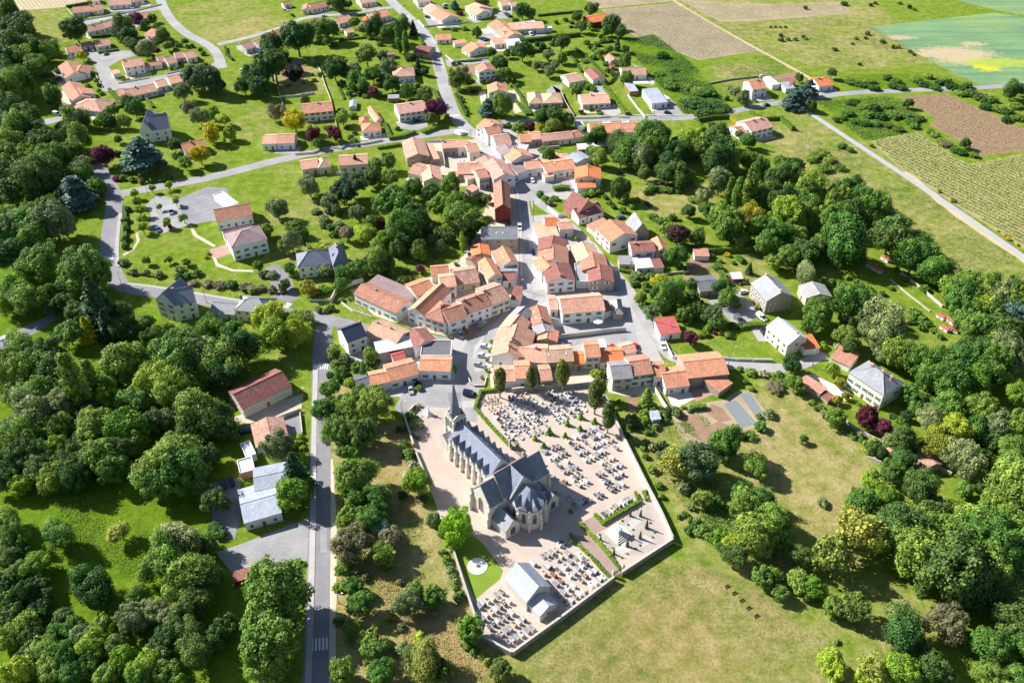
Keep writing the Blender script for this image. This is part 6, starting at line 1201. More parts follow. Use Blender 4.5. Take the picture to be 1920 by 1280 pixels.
('large white corner house with hipped tile roofs facing the square','house',[((-40.6,264.6),(-33.8,260.8),19,5.8,'p',2.4,'white','orange',{'nw':2,'sh':'bluepaint'}),((-33.8,260.9),(-25.8,256.6),11.5,5.8,'h',2.6,'white','brown',{'nw':3,'ch':[0.5]}),((-24.1,256.6),(-17,260.5),10.3,5.8,'a',2.5,'white','brown',{'nw':2})]),
('white street house with orange-brown roof in the middle of the square row','house',[((-17,262.4),(-8.1,267.7),10.3,5.8,'a',2.5,'white','brown',{'nw':3,'ch':[0.1,0.6]})]),
('cream street house with green shutters at the end of the square row','house',[((-7.9,268),(-0.7,272.6),12.6,5.8,'a',2.6,'cream','oldtile',{'nw':3,'sh':'greenpaint','dc':'greenpaint','ch':[0.05]}),((-0.5,274.2),(2.9,273.6),8,4,'m',0.9,'white','maroon',{'nowin':1})]),
('white house with dark blue slate roof and tall brick chimney','house',[((-60.8,244.2),(-54.3,248.4),9.2,6.4,'a',3,'white','darkslate',{'nw':2,'ch':[0.98],'sh':'frame'})]),
('long house with tan tiled roof and brick chimneys by the street','house',[((-55.2,252.8),(-43.2,245.3),9.2,4.4,'a',2,'palestone','tan',{'nw':1,'ch':[0.15,0.6]}),((-55.1,252.1),(-51.5,252.1),4.6,3,'m',0.9,'white','brightorange',{'nowin':1})]),
('small house with maroon two-slope roof at the street corner','house',[((-40.9,250.7),(-36,243.1),9.2,4,'a',1.7,'white','maroon',{'nw':1})]),
('stone barn with pale flat roof behind the square','barn',[((-49.5,240.5),(-37,244.6),5.8,4.2,'m',0.5,'stone','whiteroof',{'nowin':1})]),
('dark flat-roofed annex with white parapet on the square','house',[((-33.6,238.9),(-22.4,238.9),9,4.2,'f',0,'white','darkgrey',{'nowin':1})]),
('white shop row with orange roofs opposite the church','house',[((-43.1,225.6),(-33.5,229.6),9.4,3.8,'a',1.8,'white','orange',{'nw':3,'sh':'greenpaint'}),((-49.7,223.9),(-43.3,225.9),7.3,3.4,'a',1.4,'white','orange',{'nw':1}),((-53.9,222.3),(-49.9,224.2),7.3,3,'a',1,'white','darkgrey',{'nw':1}),((-33.3,231),(-22.2,230.6),8,4.2,'a',1.6,'white','orange',{'nw':3})]),
('small red-roofed shed behind the white shop row','shed',[((-43,236.8),(-38.8,238.6),5.8,3,'a',1,'white','redroof',{'nowin':1})]),
('tall red-fronted barn with long tiled roof on the main street','barn',[((-7.7,339.3),(-0.7,339.6),23,7,'p',2.4,'redwood','brown',{'nowin':1,'sky':[(0.75,0.3)]})]),
('long brown stone house with pale grey roof across the main street','house',[((-13.4,316.1),(2.4,316.4),10,5.6,'a',2.8,'stone','lightslate',{'nw':3,'sky':[(0.42,0.25),(0.6,0.25)],'sh':'brick'})]),
('bright orange two-slope roof on a small stone house','house',[((-16.9,305.5),(-9.4,306.5),7.5,3.8,'p',1.2,'stone','brightorange',{'nw':1})]),
('maroon-roofed stone shed below the bright orange roof','shed',[((-15.3,299.6),(-11.7,302.6),6.9,3,'a',1,'stone','maroon',{'nowin':1})]),
('street house with brown-orange roof and two skylights','house',[((-3.6,295.8),(2.6,297.8),11.8,5.4,'p',1.8,'white','orange',{'nw':1,'sky':[(0.4,0.22),(0.7,0.22)]}),((-5.8,296.8),(-3.6,297.5),10.3,4.4,'m',1.1,'white','salmon',{'nowin':1})]),
('grey lean-to with white wall on the main street','house',[((-4.9,293.1),(2.3,293.6),5.8,4.4,'m',0.3,'white','lightslate',{'nowin':1})]),
('white garage with maroon roof on the main street','garage',[((-3.6,287.8),(1.7,288.8),6.9,3.4,'m',0.8,'white','maroon',{'nw':1,'gar':1})]),
('white gabled house with orange roof left of the maroon garage','house',[((-9.8,286.2),(-4,288.3),12.9,5.4,'p',1.8,'palestone','orange',{'nw':2})]),
('jumble of small bright orange and salmon roofs on the road fork','house',[((15,329.5),(20.4,329.8),7.5,4,'a',1.5,'white','brightorange',{'nw':1}),((21.3,325.9),(27.4,326.9),7.5,4.4,'a',1,'greywall','salmon',{'nw':1}),((11.5,320.7),(21,322.9),10,3.2,'m',0.9,'white','tan',{'nowin':1})]),
('street house with wide maroon-brown roof, first of the east row','house',[((11,307.5),(22.5,305.9),9.7,5.4,'p',2,'white','maroon',{'nw':0,'nodoor':1})]),
('street house with brown roof and skylights, second of the east row','house',[((11.4,298.1),(23.5,297.8),11.3,5.4,'p',2,'white','brown',{'nw':0,'nodoor':1,'sky':[(0.3,0.22),(0.7,0.22)]})]),
('narrow street house with orange roof, third of the east row','house',[((12.4,291.5),(18.9,294.7),8.6,5,'p',1.9,'white','orange',{'nw':0,'nodoor':1})]),
('big white end house with mauve-red roof, fourth of the east row','house',[((14.3,283.6),(25.7,285.4),11.8,5.4,'p',1.9,'white','maroon',{'nw':3,'ch':[0.1]})]),
('barn with tan and dark grey roof on the lane behind the east row','barn',[((27.6,301),(37.8,303.1),11.8,4,'p',1.8,'palestone','tan',{'nowin':1})]),
('stone barn with red-brown two-slope roof in the middle of the lane','barn',[((29.1,294),(40,294.5),10.8,4.4,'p',1.7,'stone','brown',{'nowin':1})]),
('stone barn with red roof and blue door at the lane corner','barn',[((31.4,285.4),(41.5,285.4),10.8,4.4,'p',1.6,'stone','maroon',{'nw':2,'dc':'bluepaint'})]),
('flat grey-roofed sheds between the east row and the lane barns','shed',[((26.4,287.2),(31.3,287.2),13,3.4,'f',0,'greywall','greyroof',{'nowin':1})]),
('long white modern house with salmon roof and terrace','house',[((19.6,262.9),(36.2,265.3),11.5,5.4,'a',2.6,'white','salmon',{'nw':4}),((15,268.2),(18.2,268.6),9.2,3.4,'a',1.5,'white','salmon',{'nw':1}),((36.6,266.8),(39.6,268.5),8,3.4,'a',1.4,'white','maroon',{'nowin':1}),((39.7,266.3),(43.5,266.3),9.2,3,'h',1.5,'stone','greyroof',{'nowin':1})]),
('narrow house with red-brown roof and skylights behind the curved row','house',[((8.1,256.6),(15.2,257.8),10.8,4.4,'p',1.5,'palestone','brown',{'nw':0,'sky':[(0.35,0.22),(0.7,0.22)],'ch':[0.1]})]),
('narrow house with grey roof in the middle of the back alley','house',[((8.9,251.2),(16.3,252.7),6.4,4.2,'p',1.4,'palestone','greyroof',{'nw':0})]),
('small stone house with orange-brown roof at the end of the back alley','house',[((9.3,248.7),(16.8,247.7),6.4,3.8,'p',1.3,'stone','orange',{'nw':1})]),
('long curved row house with salmon front roof facing the square','house',[((2.3,268),(-1,262.7),6.9,4.8,'a',1.7,'palestone','greyroof',{'nw':1}),((-1.2,262.3),(-4.7,255.1),9.2,4.8,'a',2.2,'white','salmon',{'nw':2}),((-4.8,254.9),(-6.8,245.1),13.8,4.8,'a',2.8,'white','salmon',{'nw':3,'ch':[0.9]}),((-6.8,244.9),(-7.4,238.2),12.1,4.8,'a',2.4,'white','salmon',{'nw':2,'ch':[0.5]})]),
('stone house with wide salmon roof behind the cypresses','house',[((2.5,236),(12.6,235.3),10.3,4.2,'a',2,'cream','salmon',{'nw':2,'ch':[0.6]}),((12.7,235.1),(22.5,236.2),9.2,4.4,'a',1.7,'stone','tan',{'nw':2,'sky':[(0.1,0.3),(0.75,0.3)]})]),
('small stone cottage with bright orange roof beside the cream house','house',[((22.6,236),(26.7,236.2),6.9,3,'a',1.2,'stone','brightorange',{'nw':1})]),
('narrow cream house with orange roof and blue shutters','house',[((26.8,236.7),(32.2,237.1),9.2,5.6,'a',1.6,'cream','orange',{'nw':2,'sh':'bluepaint'})]),
('low house with bright orange roof in front of the parked cars','house',[((32.3,236.4),(41,237.4),8,3.4,'a',1.4,'cream','brightorange',{'nw':2,'ch':[0.3]}),((41.6,240.9),(46.1,242.6),5.8,3.6,'a',1.1,'cream','salmon',{'nw':1})]),
('low salmon-roofed house behind the first cypress of the cemetery','house',[((-6.4,226.1),(1.1,226.2),8.3,3.4,'a',1.4,'white','salmon',{'nw':0})]),
('white-walled house with salmon roof backing onto the cemetery','house',[((1.2,226.1),(6.6,226.4),9.4,4.8,'a',1.5,'white','orange',{'nw':1})]),
('stone shed with salmon roof backing onto the cemetery wall','shed',[((10.4,225.9),(14.3,226.4),8.3,3.8,'a',1.4,'stone','salmon',{'nowin':1})]),
('two-storey house with grey left roof and brown right roof by the cemetery','house',[((35.6,224.8),(42.7,225.7),9.4,5.4,'a',2,'greywall','greyroof',{'nw':2,'sh':'greenpaint'}),((42.9,226.7),(50.2,228.2),10.4,5.4,'a',2,'white','brown',{'nw':3,'sh':'greenpaint'})]),
('white house with orange stepped roofs and pale terrace','house',[((50.5,227.2),(54.8,227.5),8.3,4.4,'a',1.6,'white','orange',{'nw':1,'ch':[0.1]}),((54.3,222.3),(62.7,224),10.4,3.4,'a',2,'white','orange',{'nw':2})]),
('long barn with red-orange roof above the red courtyard','barn',[((62.5,226.4),(77.3,228.7),12.5,4.6,'a',2,'stone','orange',{'nowin':1})]),
('lean-to shed with orange roof at the end of the red courtyard','shed',[((72.7,221.1),(78.2,225.8),6.2,2.8,'m',0.8,'stone','orange',{'nowin':1})]),
('tiny blue-grey garden shed beside the vegetable beds','shed',[((47.8,207.9),(50.6,208.4),3.5,2.2,'m',0.3,'bluewall','zinc',{'nowin':1})]),
('steep-roofed white house with two dormers and maroon wing','house',[((23.9,347.4),(30.2,339),11.2,4.8,'a',4.8,'brick','maroon',{'nw':3,'ch':[0.97]}),((30.5,336.6),(42.3,342.5),10,3.8,'a',2.1,'white','maroon',{'nw':3,'ch':[0.9]})]),
('white house with orange roof and yellow-green creeper along the lane','house',[((37,324.8),(42.5,313.3),13.8,5.8,'a',2.6,'white','orange',{'nw':3}),((48.6,318.9),(52.3,319.4),10,5,'a',1.6,'white','orange',{'nw':1})]),
('low garage with brown roof uphill of the creeper house','garage',[((33.8,332.1),(37.1,326.5),8.8,3,'m',0.9,'palestone','brown',{'nowin':1})]),
('steep slate-roofed chapel-like house with blue door','house',[((53.9,323.2),(60.8,324.9),10.1,4,'p',4.6,'stone','lightslate',{'nw':1,'dc':'bluepaint'})]),
('grey rendered house with maroon strip roof and orange gable','house',[((51.2,305.5),(61.2,306.5),8,5.8,'a',1.3,'greywall','maroon',{'nw':2,'ch':[0.2]}),((61.8,307.5),(66.9,308),9.7,4.8,'p',1.4,'greywall','orange',{'nw':1})]),
('yellow-walled annex with pale grey roof below the grey house','house',[((52.4,297.2),(59.5,298.2),6.9,3.2,'m',0.4,'cream','whiteroof',{'nw':2}),((45.5,300.5),(52.2,300.5),5.8,3,'m',0.3,'palestone','greyroof',{'nw':1}),((59.6,297.5),(64,298.3),5.8,3,'m',0.5,'white','maroon',{'nowin':1})]),
('dark grey roofed stone garage between the round trees','garage',[((76.4,281.1),(84.7,282.5),10.3,2.8,'a',1.1,'stone','darkgrey',{'nw':1})]),
('garage with flat crimson roof on the lane','garage',[((56.5,253.2),(64.4,254.4),9.2,3,'m',0.5,'white','redroof',{'nw':1})]),
('small carport with red-brown roof above the dug plot','shed',[((78.7,307.7),(84.9,307.7),5,2.4,'m',0.4,'white','brown',{'nowin':1})]),
('small white shed beside the pair of round trees','shed',[((91.7,290.7),(95.9,291.1),4,2.3,'m',0.3,'redwood','whiteroof',{'nowin':1})]),
('tall stone house with pale slate roof and creeper','house',[((96.7,281.9),(100.2,269.9),11.5,6.4,'a',3,'stone','lightslate',{'nw':4,'ch':[0.05,0.95],'sh':'frame'})]),
('grey-roofed barn with rusty lean-to above the valley garden','barn',[((116.8,283.4),(117.6,275),10.3,4,'a',1.7,'palestone','greyroof',{'nw':1}),((125,275.5),(129.1,276.2),8,2.8,'m',0.7,'stone','brown',{'nowin':1})]),
('long white house with pale slate roof and brick chimney below the stone house','house',[((96.8,254.6),(102,243.8),9.2,5.4,'a',3,'cream','whiteroof',{'nw':4,'ch':[0.9]}),((109,244.2),(114.9,245.4),6.9,3,'m',0.7,'white','brightorange',{'nowin':1})]),
('big cream manor with grey slate hip roof on the right slope','house',[((119.2,226.6),(127.3,214.9),10.8,7.2,'h',3.4,'cream','lightslate',{'nw':5,'sh':'greenpaint','ch':[0.3,0.6,0.85]})]),
('low garage with rust-orange roof uphill of the cream manor','garage',[((117.2,239.7),(122.8,234.8),8,2.8,'m',0.7,'white','brown',{'nowin':1})]),
('narrow stone outbuilding with red-brown roof beside the pale drive','shed',[((102.7,227.4),(108.1,220.4),3.5,2.6,'m',0.5,'stone','brown',{'nowin':1}),((108.4,220.5),(110.3,217.6),3,2,'m',0.3,'stone','maroon',{'nowin':1})]),
('tumbledown shed with mottled pink tiles at the edge of the wood','shed',[((130.4,190.9),(132.1,185.3),6.2,2.8,'a',1,'stone','oldtile',{'nowin':1}),((131.8,194.8),(132.8,192.5),4.5,2.6,'a',0.8,'stone','oldtile',{'nowin':1})]),
('tiny hut with orange tiles among the shrubs','shed',[((121.9,193.7),(123.3,191.6),3,2.2,'a',0.6,'stone','salmon',{'nowin':1})]),
('big farm barn with dark red tile roof and wooden door by the road','barn',[((-91.8,210.9),(-77.7,222.8),11.4,4.4,'a',2.5,'palestone','maroon',{'nw':1})]),
('bungalow with pinkish roof and white flat annex left of the road','house',[((-83.4,194.1),(-73.8,197.9),11.2,3,'p',1.6,'white','oldtile',{'nw':2}),((-85.7,189.8),(-83,191.4),7,2.8,'f',0,'white','whiteroof',{'nowin':1})]),
('modern white building with blue-grey metal roofs left of the road','house',[((-79.6,162.6),(-69.5,166.6),13.5,3.8,'a',0.9,'white','zinc',{'nw':3}),((-79.1,174.5),(-68.6,177.5),9.4,4.4,'a',0.8,'white','zinc',{'nw':2}),((-86.1,182.9),(-81.8,184.7),6,2.8,'f',0,'brick','whiteroof',{'nowin':1})]),
('small maroon-roofed shelter beside the clipped hedge at the lower car park','shed',[((-78.2,143.1),(-72.9,144.9),3,2.3,'m',0.3,'redwood','maroon',{'nowin':1})]),
('grey roof at the left edge beside the lower wood','shed',[((-190.7,239.7),(-183.6,245.9),10.3,3.4,'a',1.7,'greywall','lightslate',{'nowin':1})]),
('white two-level house with tan wing behind the stone barn','house',[((-51.5,380.6),(-44.7,377.5),11.2,3.4,'a',1.8,'cream','oldtile',{'nw':3}),((-43.1,370.7),(-34,372.4),13.5,3.8,'p',1.8,'white','salmon',{'nw':1,'ch':[0.1]})]),
('stone house with pink-orange roof left of the skylight row','house',[((-26.6,377.7),(-17.4,378.4),12.5,4.2,'a',2.3,'stone','salmon',{'nw':1})]),
('low tiled sheds in front of the pink-orange stone house','shed',[((-21.8,373.8),(-17.1,376.5),6.2,3.2,'m',0.7,'palestone','pink',{'nowin':1}),((-29.6,377.8),(-25.9,378.2),4,2.6,'m',0.5,'stone','orange',{'nowin':1})]),
('tall rendered house with brown roof above the palm garden','house',[((-15.7,369.6),(-10.9,371.6),11.2,6,'a',1.5,'palestone','brown',{'nw':2}),((-17.9,379.6),(-14.2,382.2),8.8,5,'a',1.5,'white','salmon',{'nowin':1})]),
('long street house with pink-brown roof and skylight, above the red barn','house',[((-14.9,385.1),(-8.9,368.7),11.2,5.8,'a',2.3,'white','pink',{'nw':0,'nodoor':1,'ch':[0.9]}),((-18.6,391.1),(-16.6,385.6),10,4.8,'a',1.6,'white','pink',{'nowin':1})]),
('little shed with salmon roof in the palm garden','shed',[((-19.2,362.7),(-15.9,366.9),4,2.5,'m',0.5,'palestone','salmon',{'nowin':1})]),
('cemetery chapel with pale metal roof and small porch wing','chapel',[((-1.8,142.8),(4,135.2),8.1,4.4,'a',3.5,'palestone','zinc',{'nowin':1,'cap':1}),((4.8,135.3),(7.6,131.8),6,3,'a',1.8,'palestone','zinc',{'nw':1,'nodoor':1,'ws':(2,)})]),
]
for _h in HOUSES: house(*_h)
garden_wall([(32.3,219.9),(33.1,217.5),(35,208.9),(37,200.7)], 2.2, 0.5, 'wallstone', 'stone cemetery wall below the two-storey grey and brown house', 0, "wall", 'cemetery_wall')
garden_wall([(37,200.7),(39.8,189.4),(42.6,178.6),(45.4,168.6),(47.5,158.7)], 2.2, 0.5, 'palestone', 'long pale cemetery wall along the orchard', 1, "wall", 'cemetery_wall')
garden_wall([(47.5,158.3),(31.2,146.6)], 2.2, 0.5, 'wallstone', 'stone wall below the memorial garden', 2, "wall", 'cemetery_wall')
garden_wall([(28.9,145),(14.5,133.1),(0.1,121.7)], 2.2, 0.5, 'wallstone', 'long stone cemetery wall above the lower meadow', 3, "wall", 'cemetery_wall')
garden_wall([(-0.1,121.7),(-7.9,126.3)], 2.2, 0.5, 'wallstone', 'short stone cemetery wall at the bottom corner', 4, "wall", 'cemetery_wall')
garden_wall([(-9.7,131.6),(-13.2,142.1),(-17.1,154.4),(-22.4,168.7)], 1.8, 0.45, 'wallstone', 'stone cemetery wall beside the round white disc', 5, "wall", 'cemetery_wall')
garden_wall([(-25.4,178.4),(-29.7,189.2),(-32.1,195.3)], 1.4, 0.4, 'wallstone', 'stone churchyard wall beside the lime green bush row', 6, "wall", 'churchyard_wall')
garden_wall([(-32.6,197.1),(-36.9,210.7),(-33.8,216.3)], 1.6, 0.5, 'brick', 'brick-red churchyard wall by the parking bend', 7, "wall", 'churchyard_wall')
garden_wall([(0,223.8),(9.5,225.4),(20,226.2),(29.1,227.6)], 2.0, 0.4, 'wallstone', 'stone wall along the top of the cemetery behind the cypresses', 8, "wall", 'cemetery_wall')
garden_wall([(17.4,254.4),(27.4,256.2),(37.3,258.3),(44.2,259.1)], 1.7, 0.3, 'concrete', 'grey concrete wall below the modern house terrace', 9, "wall", 'garden_wall')
garden_wall([(8.6,447.6),(24.7,450.2),(33.7,451.1)], 0.9, 0.25, 'white', 'low white wall in front of the tan hip-roofed bungalow', 10, "wall", 'garden_wall')
garden_wall([(34.4,450.2),(45.6,450.6),(55.5,452.3)], 0.9, 0.25, 'white', 'low white wall in front of the orange-roofed bungalow', 11, "wall", 'garden_wall')
garden_wall([(59.6,452),(66.3,451.1)], 0.9, 0.25, 'white', 'short low white wall right of the orange-roofed bungalow', 12, "wall", 'garden_wall')
garden_wall([(68.3,481.6),(71.8,463.8),(74.9,451.7)], 1.2, 0.25, 'white', 'white wall beside the modern blue-roofed house', 13, "wall", 'garden_wall')
garden_wall([(28.8,485.1),(30.8,469.8),(34.8,450.9)], 1.8, 0.2, 'wood', 'wooden fence between the two bungalows', 14, "wall", 'garden_fence')
garden_wall([(118.9,498.5),(134.3,505.1),(151.6,509.7)], 1.0, 0.12, 'pole', 'grey fence behind the tall white far house', 15, "wall", 'field_fence')
garden_wall([(16.9,351.7),(21.3,343.5),(24,344.9)], 1.6, 0.3, 'white', 'white wall beside the dormered house', 16, "wall", 'garden_wall')
garden_wall([(64.7,297.2),(74.7,298.7),(74.3,304.7)], 1.0, 0.25, 'concrete', 'grey retaining wall below the dug plot', 17, "wall", 'garden_wall')
garden_wall([(58.3,251.9),(59.8,242.5),(63.5,242.3),(65.6,243.6),(73.9,242.5),(83.1,241.3),(89.5,241.1),(96.8,240.9)], 1.2, 0.25, 'white', 'long low white wall of separate panels along the lane curve', 18, "wall", 'panelled_wall')
garden_wall([(50.8,225.1),(52.7,218.2),(54.3,213.5)], 1.6, 0.25, 'white', 'white wall beside the pale terrace', 19, "wall", 'garden_wall')
garden_wall([(-16,231.9),(-15,228.7),(-13.5,227.1),(-9.9,227.1),(-9.3,231.9)], 0.6, 0.3, 'brick', 'low brick planter wall in front of the church square', 20, "wall", 'planter_wall')
garden_wall([(-130.9,544.2),(-119.7,519.6),(-112.2,494.6),(-105.8,475.2),(-97.2,441.2),(-91,419.9)], 1.1, 0.25, 'palestone', 'long stone wall between the pond and the vegetable strips', 21, "wall", 'garden_wall')
garden_wall([(-148.4,517.5),(-140.6,492.6),(-132.2,467.7)], 1.1, 0.25, 'palestone', 'stone wall on the left of the pond garden', 22, "wall", 'garden_wall')
garden_wall([(-136.1,479),(-127.7,479.9),(-116.8,484.8)], 1.1, 0.25, 'palestone', 'stone wall below the pond', 23, "wall", 'garden_wall')
garden_wall([(-86,417.2),(-79.4,418),(-74,420.3),(-69.3,422.7)], 0.9, 0.25, 'white', 'low white wall in front of the hip-roofed cottage', 24, "wall", 'garden_wall')
garden_wall([(-113.2,406.5),(-103.8,408),(-99.1,413.3)], 0.9, 0.25, 'cream', 'low cream wall below the yellow tree', 25, "wall", 'garden_wall')
garden_wall([(-95.4,414.1),(-89.9,412.6),(-88.6,415.6)], 0.9, 0.25, 'cream', 'short curved cream wall by the drive gate', 26, "wall", 'garden_wall')
garden_wall([(-43.1,544.8),(-37.3,533.4),(-27.3,536.7),(-15.4,540.2)], 0.9, 0.25, 'white', 'white wall in front of the swimming pool house', 27, "wall", 'garden_wall')
garden_wall([(-66.4,610.7),(-61.2,598.4),(-41.1,603.8),(-30,607.9)], 0.9, 0.25, 'white', 'white wall below the long orange and pink house', 28, "wall", 'garden_wall')
garden_wall([(-325.8,638.2),(-306.7,609.6),(-296.1,616.5),(-274.5,630.8),(-258.9,645.7)], 0.8, 0.2, 'white', 'low white wall along the short villa street', 29, "wall", 'garden_wall')
garden_wall([(-238.7,499.7),(-230.8,503.8),(-223.2,507.9)], 0.7, 0.2, 'white', 'low white wall below the two-storey cul-de-sac house', 30, "wall", 'garden_wall')
garden_wall([(-214.2,514.2),(-206.7,519.6)], 0.7, 0.2, 'white', 'low white wall round the flower bed of the cul-de-sac', 31, "wall", 'garden_wall')
garden_wall([(-204.1,523.2),(-197.1,528.3)], 0.7, 0.2, 'white', 'low white wall below the gabled pair by the bend', 32, "wall", 'garden_wall')
garden_wall([(-260.7,518.2),(-253,505.6),(-246,493.4)], 0.8, 0.2, 'white', 'low white wall beside the west cul-de-sac houses', 33, "wall", 'garden_wall')
garden_wall([(-45.1,285),(-42.5,277.6),(-40,273.6)], 1.8, 0.3, 'palestone', 'stone wall left of the pale orange roofed house', 34, "wall", 'garden_wall')
garden_wall([(-20,313.1),(-18.3,304.8),(-15.8,298.8),(-12.8,292.9),(-11,286.2)], 1.6, 0.3, 'palestone', 'stone wall down to the square row', 35, "wall", 'garden_wall')
garden_wall([(-73,277.1),(-72,284.4),(-67.3,289.1),(-62.1,292)], 2.2, 0.4, 'palestone', 'curved stone wall beside the slate mansion', 36, "wall", 'garden_wall')
garden_wall([(-82.5,278.2),(-73.4,278.7)], 1.0, 0.25, 'white', 'white wall with hedge below the slate mansion', 37, "wall", 'garden_wall')
garden_wall([(113.1,210.5),(115.6,206),(119.6,201.6),(122.8,199.1)], 1.3, 0.3, 'palestone', 'stone terrace wall below the purple trees', 38, "wall", 'terrace_wall')
garden_wall([(116.1,192),(119.6,189.6)], 1.2, 0.3, 'palestone', 'short stone wall at the corner of the dry meadow', 39, "wall", 'terrace_wall')
garden_wall([(136,188.6),(140.4,184.6)], 1.4, 0.4, 'stone', 'ruined stone wall beside the tumbledown shed', 40, "wall", 'ruined_wall')
garden_wall([(164.4,297.7),(168.8,287),(172.6,274.2)], 1.0, 0.3, 'palestone', 'stone retaining wall along the valley garden', 41, "wall", 'terrace_wall')
garden_wall([(158.3,293.5),(162.3,282.1),(166.6,271.3)], 0.5, 0.3, 'paleground', 'low stone border along the valley lawn', 42, "wall", 'terrace_wall')
garden_wall([(-80.2,210.4),(-73.4,214.3)], 1.4, 0.3, 'stone', 'stone wall between the red barn and the bungalow', 43, "wall", 'garden_wall')
garden_wall([(-73.2,212.8),(-70.6,203.1)], 1.0, 0.25, 'white', 'short white wall beside the lower road', 44, "wall", 'garden_wall')
garden_wall([(-37.3,415.4),(-35.3,401.7),(-34.2,392.9)], 1.8, 0.3, 'palestone', 'pale courtyard wall right of the stone barn', 45, "wall", 'garden_wall')
garden_wall([(-45.5,420.9),(-37.8,421.7)], 1.4, 0.2, 'white', 'white courtyard gate wall along the upper road', 46, "wall", 'garden_wall')
garden_wall([(13.3,410.8),(19,413.1),(25,414.2)], 1.4, 0.3, 'stone', 'dark stone wall below the long low row', 47, "wall", 'garden_wall')
garden_wall([(-68.9,277),(-63.6,271.4),(-55.5,267.4)], 0.8, 0.25, 'white', 'low white wall in front of the long white row house', 48, "wall", 'garden_wall')
hedge([(-6.1,224.7),(-11.2,223.8),(-12.8,215.5)], 1.0, 1.2, 'leaf_h', 'clipped green hedge at the top corner of the cemetery', 0)
hedge([(-12.7,215.3),(-8.6,208.7),(-4.2,202.3),(-0.1,196.4)], 0.9, 1.0, 'leaf_h', 'long clipped hedge between church and cemetery', 1)
hedge([(25.5,168.3),(27.5,165.3),(32.4,168.8),(36.6,171.6),(39.5,173.6)], 1.0, 1.1, 'leaf_h', 'clipped hedge around the last row of graves', 2)
hedge([(20.7,164.9),(23.2,161.4),(25.8,157.8),(28.5,153.5)], 1.0, 1.1, 'leaf_h', 'clipped hedge along the memorial garden path', 3)
hedge([(17.5,161.1),(19.5,157.4),(22.2,154)], 0.8, 0.9, 'leaf_h', 'clipped hedge above the chapel graves', 4)
hedge([(23.1,153),(25.5,149.2),(28,145.9)], 0.8, 0.9, 'leaf_h', 'clipped hedge beside the chapel graves', 5)
hedge([(27.4,155),(29.7,151.1)], 0.8, 0.9, 'leaf_h', 'clipped hedge at the foot of the memorial garden', 6)
hedge([(30.2,150.3),(31.3,148.6)], 0.8, 0.9, 'leaf_h', 'short clipped hedge at the lower cemetery gate', 7)
hedge([(38.7,177),(39.2,174.8)], 0.9, 1.0, 'leaf_h', 'stub of clipped hedge by the cemetery side gate', 8)
hedge([(42.6,177.8),(41.3,177.2),(41.8,174.6)], 0.9, 1.0, 'leaf_h', 'hooked clipped hedge by the cemetery side gate', 9)
hedge([(-71.4,444),(-67.4,431.5),(-65.1,424.2)], 2.0, 1.7, 'leaf_h', 'clipped hedge on the left of the basement-garage house', 10)
hedge([(-65.1,424.2),(-58.9,426.6),(-53.2,431.5)], 2.0, 1.7, 'leaf_h', 'clipped hedge in front of the basement-garage house', 11)
hedge([(-47.5,431.5),(-41.7,437.3),(-37.1,445.8),(-36.4,452.7)], 2.0, 1.7, 'leaf_h', 'curved clipped hedge at the junction corner', 12)
hedge([(-46.8,488.7),(-42.7,474.2),(-39.3,463.1)], 2.0, 1.9, 'leaf_h', 'clipped hedge along the top road below the white villa', 13)
hedge([(-65.5,585),(-61.8,572.2),(-58.7,562.3)], 1.6, 1.8, 'leaf_l', 'light hedge along the top road by the red barn', 14)
hedge([(-79.7,478.6),(-67.6,482.4),(-55.4,486.3)], 1.6, 1.6, 'leaf_d', 'dark hedge between the white villa and the shed lawn', 15)
hedge([(-70.3,413.5),(-59.4,417.4)], 2.0, 1.5, 'leaf_h', 'clipped hedge in front of the large stone barn', 16)
hedge([(-89.3,402.6),(-82.3,406.3)], 1.6, 1.2, 'leaf_h', 'low clipped hedge beside the upper road', 17)
hedge([(-110.7,621),(-100.5,623.8)], 1.6, 1.5, 'leaf_d', 'dark hedge beside the top villa road', 18)
hedge([(7.1,568.4),(25.1,574.6),(45.2,581)], 2.2, 2.4, 'leaf_d', 'long dark hedge below the tan-roofed workshop', 19)
hedge([(0,545.7),(11.3,549.2),(24.5,555.1)], 1.8, 1.8, 'leaf_d', 'dark hedge at the back of the orchard lawn', 20)
hedge([(19.1,620.7),(34.5,625.5),(50.2,629.9)], 1.6, 1.4, 'leaf_d', 'dark hedge across the garden near the brown field', 21)
hedge([(55.8,491.8),(59.8,474.4),(64.9,456.1)], 2.6, 1.8, 'leaf_h', 'broad clipped hedge between the bungalow and the green strip', 22)
hedge([(102.3,445.7),(111.9,449.7),(121.1,450.9)], 1.8, 2.2, 'leaf_d', 'back of the clipped square hedge by the right road', 23)
hedge([(102.3,444.9),(104.1,434.8)], 1.8, 2.2, 'leaf_h', 'left side of the clipped square hedge', 24)
hedge([(122.5,449.7),(125.8,440.3)], 1.5, 1.4, 'leaf_y', 'yellow hedge beside the pink-roofed long house', 25)
hedge([(135.2,457),(140.2,449)], 1.8, 1.8, 'leaf_h', 'green hedge above the pink-roofed long house', 26)
hedge([(143,448.3),(150.6,449.2)], 1.8, 2.2, 'leaf_h', 'hedge behind the pink-roofed long house', 27)
hedge([(150.4,448.5),(153.4,435.7)], 1.8, 2.6, 'leaf_h', 'tall hedge right of the pink-roofed long house', 28)
hedge([(2.3,473.3),(5.3,464),(8.3,455)], 1.6, 1.4, 'leaf_l', 'yellow-green hedge beside the tan hip-roofed bungalow', 29)
hedge([(0.8,494.4),(5.5,478.8),(10.5,454.8)], 1.4, 1.5, 'leaf_m', 'green hedge along the orchard lawn drive', 30)
